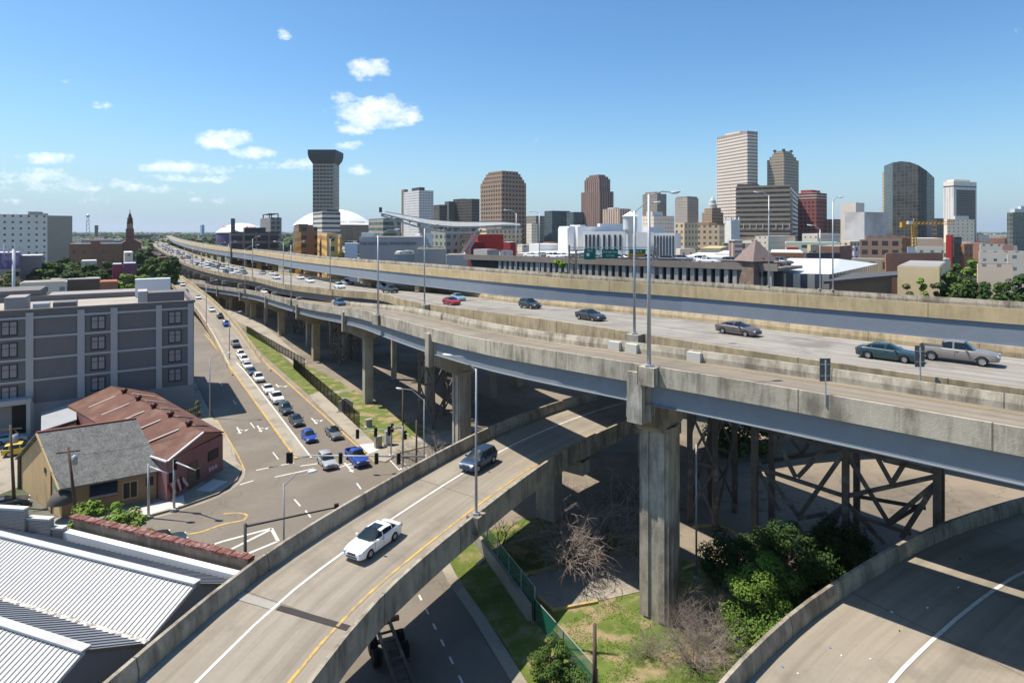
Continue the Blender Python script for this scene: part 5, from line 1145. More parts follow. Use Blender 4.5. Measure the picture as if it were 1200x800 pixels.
def txt(s, loc, size, m_, name, parent, rz=0, al='CENTER', rx=90):
    cu = bpy.data.curves.new(name, 'FONT'); cu.body = s; cu.size = size; cu.align_x = al; cu.align_y = 'CENTER'; cu.extrude = size * .02
    o = bpy.data.objects.new(name, cu); C.objects.link(o); dg = bpy.context.evaluated_depsgraph_get(); me = bpy.data.meshes.new_from_object(o.evaluated_get(dg)); bpy.data.objects.remove(o)
    me.materials.clear(); me.materials.append(m_); o = bpy.data.objects.new(name, me); C.objects.link(o)
    o.location = Vector(loc) - Vector(parent.location if parent else (0, 0, 0)); o.rotation_euler = (R(rx), 0, rz); o.parent = parent; return o
th_ = math.asin(min(1, ((415 - 391) / 44.5)))
for i, ch in enumerate('CAESARS SUPERDOME'):
    if ch == ' ': continue
    an = R(-76) + i * R(3.3); xx = c_.x + r_ * 1.0 * math.cos(an) * .985; yy_ = c_.y + r_ * math.sin(an) * .985
    txt(ch, (xx, yy_, zb_ + 4.5), 5.2, lmk, 'roof_letter', T, an + math.pi / 2, rx=62)
T, c2_, r2, zb2 = dome('low white domed arena at the left end of the skyline', 283, 261.5, 272, 27, 900, 1.0, mat('arena_purple', (.10, .07, .16), .7, .1, .05), mat('arena_white', (.75, .74, .74), .6, .03, .02))
txt('Smoothie King', (c2_.x + 5, c2_.y - r2 * .55, zb2 + 8), 9, mat('letter_red', (.6, .1, .08), .7, .05, 1), 'roof_sign', T, 0, rx=25)
MB().tube((PY(273, 900).x, 900, 20), (PY(273, 900).x, 900, zt_(256, 900)), 3, n=10).build('chimney', dkr, thing('chimney_stack', 'thin dark chimney above the low arena dome', 'chimney', (PY(273, 900).x, 900, 0)))
gdk = facade('fac_dark_glassgrid', (.15, .145, .14), (.02, .025, .032), bay=6, flo=3.9, u=(.1, .92), v=(.18, .86))
bld('dark gridded glass office block in front of the arena', 262, 270, 326, 272, 300, gdk, 26, roof=dkr, tops=((.3, .75, .2, .8, 266.5, dkr),))
T, Q, zt, N, *_ = bld('grey block with open steel frame on its roof', 305, 317, 330, 255, 620, facade('fac_greyblk', (.2, .2, .2), bay=5, flo=5, u=(.2, .8), v=(.3, .8)), 30, roof=dkr)
for i in range(4):
    q = Q((.1, .9, .9, .1)[i], (.2, .2, .8, .8)[i]); MB().bar((q.x, q.y, zt), (q.x, q.y, zt_(249.5, 620)), .9).build('frame_post', dkr, T)
MB().prism([Q(.1, .2), Q(.9, .2), Q(.9, .8), Q(.1, .8)], zt_(250.5, 620), zt_(249.5, 620)).build('frame_top', dkr, T)
crm = facade('fac_cream_apts', (.56, .46, .27), (.09, .075, .06), bay=4.4, flo=3.9, u=(.3, .7), v=(.28, .72)); orr = facade('fac_ochre_apts', (.58, .40, .16), (.07, .055, .04), bay=4.0, flo=4.0, u=(.25, .75), v=(.25, .72)); brn = mat('brown_wall', (.18, .13, .095), .9, .15, .1)  # last one is a plain dark brown wall tone
bld('cream apartment building with small square windows left of the brown block', 325, 343, 346, 272, 250, crm, 15, name='apartment_building')
bld('tall brown block with red brick crown between cream and ochre buildings', 344, 350, 372, 266, 285, facade('fac_brown_apts', (.22, .15, .10), bay=6, flo=4, u=(.2, .6), v=(.3, .7)), 25, name='apartment_building', tops=((0, .5, 0, .5, 262.5, brn),))
bld('bright ochre apartment building with rows of dark windows', 366, 383, 396, 274, 240, orr, 20, name='apartment_building')
bld('narrow ochre building with a green tree in front', 394, 398, 401, 278, 300, orr, 20, name='apartment_building')
mus = mat('museum_grey', (.40, .40, .40), .7, .06, .05); musl = mat('museum_pale', (.62, .66, .7), .6, .05, .05)
T, Q, zt, N, u_, w_, a, b_ = bld('long plain grey museum hall with lettering on its wall', 403, 421, 500, 278, 235, mus, 12, name='museum_building', tops=((.02, .2, .2, .9, 272.5, musl),))
MB().prism([PY(404, 226), PY(419, 226), PY(419, 232), PY(404, 232)], 0, zt_(285, 226)).build('pale_panel', musl, T)
txt('THE NATIONAL WWII MUSEUM', (N + u_ * b_ * .42 - w_ * .3 + Vector((0, 0, zt - 2.6))), 1.55, dkr, 'wall_sign', T, R(12))
bld('low pale grey museum annex with rooftop units', 458, 462, 486, 298, 190, mus, 10, name='museum_building', tops=((.1, .3, .2, .6, 296, M['lamp']), (.5, .8, .2, .7, 295.5, M['lamp'])))
bld('museum entrance block with dark green glazing', 488, 489, 523, 292, 185, facade('fac_greenglass', (.32, .33, .34), (.03, .05, .035), bay=30, flo=40, u=(.3, .95), v=(0, .7)), 8, name='museum_building')
bld('low grey museum wing with slanted white door frames', 522, 523, 548, 299, 182, mus, 8, name='museum_building')
bld('green banded office slab left of the white hotel tower', 432, 449, 470, 256, 420, facade('fac_greenband', (.30, .28, .26), (.06, .085, .075), bay=4, flo=4, u=(0, 1), v=(.35, .9)), 30, roof=dkr)
# museum canopy: curved lattice roof on slanted struts
T = thing('canopy_structure', 'huge swooping white lattice canopy on slanted struts above the museum', 'canopy', PY(520, 200))
cw = mat('canopy_white', (.42, .42, .39), .5, .05, .5)
top = [(447, 248.5), (470, 252.5), (500, 257.5), (530, 260), (560, 260.5), (590, 260.5), (610, 262.5)]
f1 = [PY(x, 193, y + 2 + 4 * math.sin(math.pi * min(1, (x - 447) / 165))) for x, y in top]; f2 = [PY(x * .97 + 18, 214, y) for x, y in top]
f1 = catmull(f1, 2.5); f2 = catmull(f2, 2.5); n_ = min(len(f1), len(f2)); mb = MB(); m2 = MB()
for i in range(n_ - 1):
    for k in range(6):
        a = f1[i].lerp(f2[i], k / 6 + .02); b2 = f1[i + 1].lerp(f2[i + 1], k / 6 + .02); c_ = f1[i + 1].lerp(f2[i + 1], (k + .86) / 6); d = f1[i].lerp(f2[i], (k + .86) / 6); mb.face([a, b2, c_, d]); 
    m2.bar(f1[i] - Vector((0, 0, .5)), f2[i] - Vector((0, 0, .5)), .25, .8)
mb.build('roof_panel', cw, T); m2.build('cross_rib', cw, T)
for ff in (f1, f2):
    m2 = MB()
    for i in range(n_ - 1): m2.bar(ff[i] - Vector((0, 0, .6 + 1.2 * math.sin(math.pi * i / n_))), ff[i + 1] - Vector((0, 0, .6 + 1.2 * math.sin(math.pi * (i + 1) / n_))), .3, .5); m2.bar(ff[i], ff[i + 1], .3, .5); m2.bar(ff[i], ff[i] - Vector((0, 0, .6 + 1.2 * math.sin(math.pi * i / n_))), .15)
    m2.build('edge_truss', cw, T)
for (xa, ya, xb, yb, Y0, w0) in ((462, 257, 467, 276, 193, 1.0), (490, 262, 504, 290, 196, 1.1), (537, 270, 530, 294, 205, .7), (560, 268, 535, 306, 192, 1.0), (564, 269, 540, 308, 196, .8), (552, 282, 549, 303, 194, .6)):
    MB().bar(PY(xb, Y0, yb), PY(xa, Y0, ya), w0, w0 * .8).build('strut', cw, T)
MB().bar(PY(446, 195, 249), PY(446, 195, 243), .8).build('tip_mast', dkr, T)
# skyline
def tw(label, x0, xs, x1, yt, Y, m_, al=30, **k): return bld(label, x0, xs, x1, yt, Y, m_, al, name=k.pop('name', 'office_tower'), cat='skyscraper', **k)
hotw = facade('fac_hotel_white', (.58, .60, .63), (.16, .19, .24), bay=5, flo=4.2, u=(.25, .8), v=(.3, .8))
tw('white and grey hotel tower with dark notched rooftop', 473, 491, 508, 223, 950, hotw, 33, tops=((.15, .5, .1, .6, 219, dkc),))
tw('narrow brown slab attached to the left of the white hotel tower', 470.5, 474, 478, 222, 1010, mat('brown_slab', (.2, .14, .1), .9, .1, .05), 30)
dkbr = facade('fac_darkbrown', (.085, .075, .07), (.03, .03, .032), bay=8, flo=5, u=(0, 1), v=(.45, .9))
tw('low dark office slab right of the white hotel tower', 507, 515, 524, 240, 1000, dkbr, 30, roof=dkr); tw('dark greenish office block between two dark slabs', 521, 526, 533, 236, 1050, facade('fac_greenish', (.10, .115, .105), bay=5, flo=5), 30, roof=dkr)
tw('broad dark brown office block left of the brown grid tower', 531, 553, 562, 233, 1020, dkbr, 40, roof=dkr, tops=((0, 1, .5, 1, 232, dkbr),))
# stepped brown grid tower
T, Q, zt, N, u_, w_, a, b_ = tw('big brown grid tower with stepped shoulders', 563, 588, 616.5, 213, 880, gridb, 38)
for s_, y0 in ((.04, 209), (.08, 205.5), (.12, 202), (.17, 199)): MB().prism([Q(s_, s_), Q(1 - s_, s_), Q(1 - s_, 1 - s_), Q(s_, 1 - s_)], zt, zt_(y0, 880)).build('step', gridb, T)
teal = facade('fac_teal', (.085, .12, .135), (.045, .075, .09), bay=4, flo=4, u=(.15, .9), v=(.2, .85), grough=.15)
tw('low blue grey glass office block, larger of two', 638, 647, 668, 247, 900, teal, 30, roof=dkr); tw('low blue grey glass office block with rooftop masts, smaller of two', 664, 672, 684, 248.5, 860, teal, 30, roof=dkr)
tw('small pale building left of the blue grey glass blocks', 617, 623, 630, 262, 760, conc_l, 30)
tw('grey-green midrise behind the canopy tip', 616, 628, 640, 253, 1000, facade('fac_gg', (.25, .26, .25), bay=5, flo=5), 30)
pk = facade('fac_pinkbrown', (.26, .19, .17), (.085, .06, .058), bay=4.4, flo=60, u=(.35, .85), v=(0, 1)); pk2 = facade('fac_pinkdark', (.16, .115, .11), (.05, .04, .04), bay=4.4, flo=5, u=(.3, .8), v=(.3, .8))
T, Q, zt, N, u_, w_, a, b_ = tw('pinkish brown tower with setback upper shaft and shoulders', 681, 703, 719, 224, 840, pk, 32)
for i0, i1, j0, j1, y0 in ((.1, .9, .1, .9, 209), (.16, .84, .16, .84, 206), (.25, .75, .25, .75, 203.6)): MB().prism([Q(i0, j0), Q(i1, j0), Q(i1, j1), Q(i0, j1)], zt, zt_(y0, 840)).build('upper_shaft', pk, T)
tw('pink and white low hotel behind the white hall', 706, 726, 739, 244.5, 640, facade('fac_pinkwhite', (.52, .42, .36), (.16, .11, .09), bay=3.6, flo=50, u=(.4, .9), v=(0, 1)), 34, tops=((0, .4, .3, .7, 243, wht),))
gt = facade('fac_greytan', (.27, .25, .22), (.17, .155, .14), bay=5, flo=4.4, u=(.2, .8), v=(.4, .85))
tw('plain grey tan tower behind the tall lamp posts', 753, 770, 781, 227, 860, gt, 33, tops=((.1, .7, .2, .9, 224.5, gt),))
tw('white midrise with dark roof huts behind the water tower', 752, 766, 790, 253, 560, conc_l, 33, tops=((.0, .5, .1, .6, 248, wht),))
tw('grey beige tower with flat overhanging roof', 791, 805.5, 818.5, 232, 760, facade('fac_speckle', (.36, .33, .31), (.22, .19, .18), bay=3.4, flo=3.8, u=(.3, .75), v=(.3, .75)), 38, tops=((.05, .95, .05, .95, 230, gt),))
cream = facade('fac_cream_office', (.55, .46, .34), (.12, .095, .07), bay=4.2, flo=4.4, u=(.3, .72), v=(.25, .72))
tw('cream office block with grid windows below the beige tower', 791, 802, 818, 261, 430, cream, 40, name='office_building'); tw('long cream office building with peach roof left of the white column', 813, 843, 862, 264, 450, cream, 60, name='office_building', tops=((.0, .4, .4, 1, 260.5, mat('peach', (.55, .33, .18), .8, .1, .1)),))
T = thing('office_tower', 'old stepped stone tower with white columned cupola', 'skyscraper', PY(835, 900)); c_ = PY(835, 910); stn = facade('fac_stone', (.34, .27, .2), bay=4, flo=5)
for hw_, y0, y1 in ((14, 300, 262), (11, 262, 249), (8.5, 249, 244)): MB().box((c_.x, c_.y, (zt_(y0, 900) * 0 + zt_(y1, 900)) / 2), (hw_ * 2, hw_ * 2, zt_(y1, 900)), .4).build('tier', stn, T)
MB().lathe((c_.x, c_.y, zt_(244, 900)), [(6.5, 0), (6.5, 6), (5, 7), (4.6, 12), (3.5, 13), (2, 16), (.01, 18)], 16).build('cupola', M['walk_white'], T)
one = facade('fac_white_grid', (.64, .58, .53), (.085, .075, .085), bay=4.4, flo=5.6, u=(.16, .88), v=(.42, .86))
T, Q, zt, N, u_, w_, a, b_ = tw('tallest tower in the skyline, pale grid with narrow shaded side', 840, 876, 888, 157, 1000, one, 22)
MB().prism([Q(0, 0), Q(1, 0), Q(1, 1), Q(0, 1)], zt, zt_(153.5, 1000)).build('mechanical_floor', facade('fac_mech', (.5, .46, .42), (.06, .055, .05), bay=4.4, flo=90, u=(.3, .8), v=(0, 1)), T); MB().prism([Q(.2, .3), Q(.7, .3), Q(.7, .8), Q(.2, .8)], zt_(153.4, 1000), zt_(151, 1000)).build('penthouse', conc_l, T)
cr = facade('fac_crowned', (.33, .29, .235), (.09, .08, .07), bay=4, flo=5, u=(.2, .85), v=(.35, .85))
T, Q, zt, N, u_, w_, a, b_ = tw('olive grey tower with notched pinnacle crown behind the banded slab', 899, 919, 936, 186, 980, cr, 38)
for s_, y0 in ((.08, 182), (.16, 178.5), (.22, 175.5)): MB().prism([Q(s_, s_), Q(1 - s_, s_), Q(1 - s_, 1 - s_), Q(s_, 1 - s_)], zt, zt_(y0, 980)).build('crown_step', cr, T)
for i, j in ((.2, .2), (.72, .2), (.2, .72)): MB().prism([Q(i, j), Q(i + .1, j), Q(i + .1, j + .1), Q(i, j + .1)], zt_(176, 980), zt_(173.4, 980)).build('pinnacle', dkr, T)
bnd = facade('fac_wide_bands', (.24, .215, .175), (.035, .035, .035), bay=3, flo=5.2, u=(0, 1), v=(.34, .82))
T, Q, zt, N, u_, w_, a, b_ = tw('wide dark horizontally banded office slab below the tallest tower', 862.5, 926, 938.5, 216.5, 640, bnd, 62, tops=((.0, 1, .6, .98, 214, dkr),), roof=dkr)
for i in range(9): MB().bar(Q(0, i / 8.3 + .01) - u_ * .3 + Vector((0, 0, zt_(268, 640))), Q(0, i / 8.3 + .01) - u_ * .3 + Vector((0, 0, zt_(262, 640))), .8).build('column', mat('pale_col', (.5, .46, .4), .8, .1, .5), T)
redm = facade('fac_red', (.24, .085, .085), (.055, .03, .035), bay=4.4, flo=4.6, u=(.18, .8), v=(.3, .82))
T, Q, zt, N, u_, w_, a, b_ = tw('dark red granite tower with pale striped top floors', 935, 957, 969, 234, 690, redm, 42)
MB().prism([Q(0, 0), Q(1, 0), Q(1, 1), Q(0, 1)], zt, zt_(225.5, 690)).build('banded_floors', facade('fac_redband', (.45, .38, .36), (.08, .03, .035), bay=3, flo=3.2, u=(0, 1), v=(.35, .9)), T); MB().prism([Q(.1, .3), Q(.9, .3), Q(.9, .9), Q(.1, .9)], zt, zt_(222, 690)).build('penthouse', mat('red_top', (.3, .06, .06), .8, .1, .1), T)
marb = mat('pale_marble', (.5, .49, .48), .85, .14, .08, patch=(.38, .37, .36), patch_s=.06, pr=(.45, .6)); shl = facade('fac_linedgrey', (.22, .2, .185), (.15, .14, .13), bay=3, flo=3.5, u=(0, 1), v=(.4, .7))
T, Q, zt, N, u_, w_, a, b_ = tw('windowless pale concrete block with lined shaded side', 990, 1013, 1040, 248.5, 520, marb, 30, name='office_building')
tw('white penthouse block with dark louvres behind the pale concrete block', 985, 1003, 1013, 237.5, 640, facade('fac_louvre', (.58, .57, .55), (.05, .055, .06), bay=8, flo=100, u=(.35, .85), v=(.9, .98)), 35, name='office_building')
tw('small brown office buildings between red tower and pale concrete block', 968, 978, 991, 257, 700, facade('fac_smallbrown', (.26, .19, .14), bay=4, flo=4), 35, name='office_building')
# curved-roof glass tower
gl = facade('fac_darkglass', (.085, .083, .075), (.03, .035, .036), bay=5, flo=4.4, u=(.12, 1), v=(.14, 1), grough=.12, rough=.4); tanm = facade('fac_tanstrip', (.42, .36, .24), (.2, .17, .11), bay=30, flo=4.4, u=(0, 1), v=(.7, .9))
Y0 = 760; T = thing('office_tower', 'dark glass tower with roof curving down to the right', 'skyscraper', PY(1046, Y0)); prof = [(1046, 190.5), (1056, 189), (1066, 190), (1076, 193.5), (1086, 200), (1095, 208.5)]
mb = MB(); dep = Vector((14, 40, 0)); Lp = [PY(x, Y0 - (x - 1046) * 1.0 if x < 1082 else Y0 - 36 + (x - 1082) * 1.5, y) for x, y in prof]; u0 = 0
for i in range(len(Lp) - 1):
    a, b2 = Lp[i], Lp[i + 1]; ul = (Vector((b2.x, b2.y)) - Vector((a.x, a.y))).length
    mb.face([(a.x, a.y, 0), (b2.x, b2.y, 0), b2, a], [(u0, 0), (u0 + ul, 0), (u0 + ul, b2.z), (u0, a.z)]); mb.face([a, b2, b2 + dep, a + dep]); mb.face([(b2 + dep).to_tuple(), (a + dep).to_tuple(), (a.x + dep.x, a.y + dep.y, 0), (b2.x + dep.x, b2.y + dep.y, 0)]); u0 += ul
for p, s_ in ((Lp[0], 1), (Lp[-1], -1)):
    q = [(p.x, p.y, 0), p.to_tuple(), (p + dep).to_tuple(), (p.x + dep.x, p.y + dep.y, 0)]; mb.face(q if s_ > 0 else q[::-1], [(0, 0), (0, p.z), (40, p.z), (40, 0)])
mb.build('curtain_wall', gl, T)
tw('tall tan concrete strip joined to the left of the curved glass tower', 1034, 1046, 1048, 203, 790, tanm, 12, tops=((0, 1, 0, 1, 200, mat('tan_top', (.42, .36, .22), .8, .1, .1)),))
tw('low dark office wing right of the curved glass tower', 1092, 1098, 1106, 256, 700, dkbr, 30, name='office_building')
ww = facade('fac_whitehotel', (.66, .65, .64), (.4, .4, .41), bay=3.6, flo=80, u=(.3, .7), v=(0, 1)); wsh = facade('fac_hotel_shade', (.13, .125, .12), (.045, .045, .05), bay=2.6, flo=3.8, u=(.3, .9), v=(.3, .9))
T, Q, zt, N, u_, w_, a, b_ = tw('tall white edged hotel tower with grey curtain side on the right', 1105.5, 1117.5, 1144.5, 219, 900, ww, 20)
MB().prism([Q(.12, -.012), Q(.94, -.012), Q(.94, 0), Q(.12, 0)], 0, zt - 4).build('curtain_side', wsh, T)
MB().prism([Q(0, 0), Q(1, 0), Q(1, 1), Q(0, 1)], zt, zt_(212.5, 900)).build('crown_band', facade('fac_crownband', (.68, .67, .65), (.05, .05, .055), bay=3, flo=9.5, u=(0, 1), v=(.05, .3)), T); MB().prism([Q(.1, .2), Q(.8, .2), Q(.8, .9), Q(.1, .9)], zt_(212.4, 900), zt_(210, 900)).build('penthouse', conc_l, T)
tw('white stepped hotel block with dotted windows before the tall white hotel', 1106, 1110, 1142, 257, 560, facade('fac_dots', (.66, .63, .56), (.16, .14, .12), bay=5.2, flo=3.4, u=(.35, .6), v=(.3, .65)), 12, name='office_building', tops=((.3, .8, .1, .9, 253, wht),))
tw('dark glass block with white roof machinery at the right edge', 1180, 1187, 1215, 249, 560, facade('fac_rightglass', (.14, .16, .15), (.05, .07, .065), bay=4.5, flo=4.2, u=(.1, .95), v=(.1, .85), grough=.12), 25, tops=((.1, 1, .1, .9, 244.5, wht), (.4, 1, .3, .8, 241, wht)))

# ------------------------------------------------------------ middle distance, right of the decks
wh2 = mat('hall_white', (.72, .72, .71), .8, .05, .1); whs = mat('hall_grey', (.42, .42, .43), .8, .05, .1); dwin = mat('dark_window', (.05, .052, .05), .3, .2, .5)
T = thing('industrial_building', 'large white windowless industrial hall with tall dark window bays', 'building', PY(690, 240))
def blk(x0, xs, x1, yt, Y, m_, al, nm='wall', z0=0):
    N, u_, w_, a, b_ = corners(x0, xs, x1, Y, al, 12); Q = lambda i, j: N + u_ * b_ * i + w_ * a * j; zt = zt_(yt, Y); MB().prism([Q(0, 0), Q(1, 0), Q(1, 1), Q(0, 1)], z0, zt).build(nm, m_, T); return Q, zt, u_, w_
blk(655, 667, 690, 265, 262, wh2, 20); blk(668, 680, 686, 263.5, 258, wh2, 20); blk(676, 677, 706, 265.5, 252, wh2, 20); blk(700, 703, 730, 262, 256, wh2, 20); blk(620, 632, 660, 286, 255, wh2, 20); blk(654, 665, 672, 267, 246, wh2, 20)
Q, zt, u_, w_ = blk(683, 683.5, 738, 271, 243, wh2, -26); xs_ = [(687, 'g'), (691.5, 'g'), (696, 'g'), (701, 'g'), (708, 'g'), (714, 'g'), (721, 'g'), (727, 'g')]
for x, _ in xs_:
    p0 = Q(0, 0); k = (x - 600) / F; s_ = (p0.x - k * p0.y) / (k * u_.y - u_.x); c_ = p0 + u_ * s_ - w_ * .15
    for j in range(1): MB().bar(c_ - u_ * .42 + Vector((0, 0, (zt_(275, 243) + zt_(292, 243)) / 2)), c_ + u_ * .42 + Vector((0, 0, (zt_(275, 243) + zt_(292, 243)) / 2)), .2, zt_(275, 243) - zt_(292, 243), up=(0, 0, 1)).build('window', dwin, T)
blk(736, 736.5, 760, 272, 232, wh2, -26); blk(754, 759, 778, 266, 250, wh2, 12)
T = thing('industrial_building', 'grey white block striped with tall dark vertical fins', 'building', PY(778, 225))
Q, zt, u_, w_ = blk(765, 765.5, 791, 273.5, 225, wh2, -26)
for i in range(7): c_ = Q(.08 + i * .14, 0) - w_ * .1; MB().bar(c_ - u_ * .26 + Vector((0, 0, zt - 5.6)), c_ + u_ * .26 + Vector((0, 0, zt - 5.6)), .2, 9.5, up=(0, 0, 1)).build('window', dwin, T)
# water tower
c_ = PY(738.5, 226); T = thing('water_tower', 'white water tower with conical roof on thin legs', 'water tower', c_); zc = zt_(268, 226)
MB().lathe((c_.x, c_.y, 0), [(.9, 2), (.9, zt_(275, 226)), (2.4, zt_(270, 226)), (2.6, zc)][::1], 20).build('riser', wh2, T, True)
MB().lathe((c_.x, c_.y, 0), [(1.2, zt_(274, 226)), (2.6, zt_(270, 226)), (2.65, zt_(268, 226)), (2.65, zt_(254, 226)), (2.7, zt_(253.5, 226))], 24).build('tank', wh2, T, True)
MB().lathe((c_.x, c_.y, 0), [(3.1, zt_(253.6, 226)), (.2, zt_(248, 226)), (.01, zt_(247.5, 226))], 24).build('roof', wh2, T)
for i in range(4): an = R(30 + 90 * i); MB().bar((c_.x + 4 * math.cos(an), c_.y + 4 * math.sin(an), 0), (c_.x + 2.5 * math.cos(an), c_.y + 2.5 * math.sin(an), zt_(266, 226)), .22).build('leg', wh2, T)
# far elevated road on closely spaced concrete fins, carrying traffic and green signs
pG = catmull([(46, 103.5, 22.6), (41.5, 108, 22.6), (21, 122, 22.6), (.9, 138, 22.6), (-12, 148, 22.6)], 4)
T = thing('elevated_road', 'long elevated road on closely spaced concrete fins beyond the far deck', 'viaduct', pG[0])
mb = MB(); sweep(mb, pG, rect(0, 12, -.55, 0)); mb.build('deck', mat('brown_deck', (.27, .225, .19), .9, .2, .3), T)
mb = MB(); sweep(mb, pG, rect(.0, .3, 0.002, .7)); mb.build('parapet', mat('brown_deck', (1, 1, 1)), T)
mb = MB(); sweep(mb, pG, rect(2.4, 2.8, -14, -.57)); mb.build('gap_shade_sheet', dkr, T)  # dark sheet standing in for the shade in the gaps between fins
s_ = 1.5
while s_ < 62:
    p, t, n_ = at_len(pG, s_, .75); MB().box((p.x, p.y, 13.3), (.75, .9, 17.4), math.atan2(t.y, t.x)).build('fin', mat('fin_conc', (.46, .44, .40), .9, .25, .5, streak=.4), T); s_ += 1.55
cc = ['white', 'dark', 'silver', 'grey', 'black', 'navy', 'pearl', 'bronze']; rnd = random.Random(11); s_ = 3; k = 0
LB = {'white': 'white', 'dark': 'charcoal', 'silver': 'silver', 'grey': 'grey', 'black': 'black', 'navy': 'navy', 'pearl': 'off white', 'bronze': 'bronze'}
while s_ < 62:
    for o in (6, 9.8):
        p, t, n_ = at_len(pG, s_ + rnd.uniform(-1, 1), o, .02); c1_ = rnd.choice(cc); kk = rnd.choice(['suv', 'sedan']); car(kk, c1_, p, -t, '%s %s, %s from the right in the %s lane of the finned road' % (LB[c1_], kk, ORD[k // 2], 'near' if o < 7 else 'far'), 'cars on the finned elevated road', skip=FAR); k += 1
    s_ += 6
grn = mat('sign_green', (.005, .16, .11), .5, .05, 1); orn = mat('sign_orange', (.6, .27, .02), .5, .05, 1); wsg = mat('sign_letter', (.8, .82, .8), .6, .02, 1)
T = thing('sign_gantry', 'steel truss gantry of the finned road holding three road signs', 'sign gantry', PY(715, 118)); Ys = 118
tn = mat('gantry_steel', (.38, .30, .22), .7, .2, 1)
for x, yb, yt in ((667, 322, 287), (675, 322, 293), (770, 322, 287), (766, 322, 293)): MB().bar(PY(x, Ys, yb), PY(x, Ys, yt), .35).build('post', tn, T)
for y in (290, 293): MB().bar(PY(667, Ys, y), PY(770, Ys, y), .16).build('chord', M['galv'], T)
for i in range(4): MB().bar(PY(667, Ys, 296 + i * 6), PY(675, Ys, 302 + i * 6), .18).build('brace', tn, T); MB().bar(PY(770, Ys, 296 + i * 6), PY(763, Ys, 302 + i * 6), .18).build('brace', tn, T)
def gsign(x0, x1, y0, y1, label, lines_, y_or=None):
    a, b2 = PY(x0, Ys - .5, y1), PY(x1, Ys - .5, y0); S_ = thing('road_sign', label, 'sign', a); MB().box(((a.x + b2.x) / 2, a.y, (a.z + b2.z) / 2), (b2.x - a.x, .12, b2.z - a.z)).build('panel', grn, S_)
    if y_or: o0, o1 = PY(x0 - 1, Ys - .6, y_or[1]), PY(x1 - 1, Ys - .6, y_or[0]); MB().box(((o0.x + o1.x) / 2, o0.y - .05, (o0.z + o1.z) / 2), (o1.x - o0.x, .12, o1.z - o0.z)).build('exit_panel', orn, S_)
    for (s, fx, fy, sz) in lines_: txt(s, (a.x + (b2.x - a.x) * fx, a.y - .14, a.z + (b2.z - a.z) * fy), sz, wsg if y_or is None or fy > .5 else lmk, 'sign_text', S_)
gsign(684.5, 698, 291.5, 304, 'square green highway sign with white shield, left of three', [('WEST', .5, .8, .42)]); 
p = PY(689, Ys - .66, 298.5); MB().box(p, (.55, .05, .6)).build('shield', wsg, [o for o in C.objects if o.get('label', '').startswith('square green highway sign')][0])
gsign(705.5, 724, 292, 303, 'wide green highway sign with two lines of text, middle of three', [('O Keefe Ave', .5, .7, .5), ('1/2 MILE', .5, .3, .5)])
gsign(737.5, 756.5, 292, 301, 'green highway sign with orange exit panel, right of three', [('Camp St', .5, .7, .5), ('EXIT ONLY', .5, .12, .55)], (297, 301.8))
# brownstone turret and pier
bs = mat('brownstone', (.19, .135, .105), .9, .25, .8, patch=(.27, .2, .15), patch_s=.9); bsr = mat('turret_slate', (.22, .165, .15), .85, .2, 1)
c_ = PY(885, 108); T = thing('turret_building', 'brownstone turret with steep pyramid roof and round window', 'tower', (c_.x, c_.y, 0)); rz = .35
MB().box((c_.x, c_.y, zt_(305, 108) / 2), (4.5, 4.2, zt_(305, 108)), rz).build('wall', bs, T); zb0 = zt_(305.5, 108); za = zt_(280, 108); mb = MB()
q = [Vector((c_.x, c_.y, 0)) + Matrix.Rotation(rz, 3, 'Z') @ Vector((sx * 2.75, sy * 2.55, 0)) for sx, sy in ((-1, -1), (1, -1), (1, 1), (-1, 1))]
for i in range(4): a, b2 = q[i], q[(i + 1) % 4]; mb.face([(a.x, a.y, zb0), (b2.x, b2.y, zb0), (c_.x + .1, c_.y, za)]);
mb.face([(p.x, p.y, zb0) for p in q[::-1]]); mb.build('roof', bsr, T)
fdv = Matrix.Rotation(rz, 3, 'Z') @ Vector((0, -1, 0)); g0 = Vector((c_.x, c_.y, 0)) + fdv * 2.35 - Vector((.25, 0, 0)); sx_ = Matrix.Rotation(rz, 3, 'Z') @ Vector((1, 0, 0))
mb = MB(); mb.face([g0 - sx_ * 1.1 + Vector((0, 0, zt_(316, 108))), g0 + sx_ * 1.1 + Vector((0, 0, zt_(316, 108))), g0 + sx_ * 1.1 + Vector((0, 0, zt_(307, 108))), g0 + Vector((0, 0, zt_(301, 108))), g0 - sx_ * 1.1 + Vector((0, 0, zt_(307, 108)))]); mb.build('dormer', bs, T)
MB().tube(g0 + fdv * .02 + Vector((0, 0, zt_(309.5, 108))), g0 + fdv * .1 + Vector((0, 0, zt_(309.5, 108))), .5, n=16).build('round_window', dwin, T)
for i in (-.7, 0, .7): MB().bar(g0 + sx_ * i + fdv * .05 + Vector((0, 0, zt_(323, 108))), g0 + sx_ * i + fdv * .05 + Vector((0, 0, zt_(318, 108))), .35, .1, up=fdv).build('window', dwin, T)
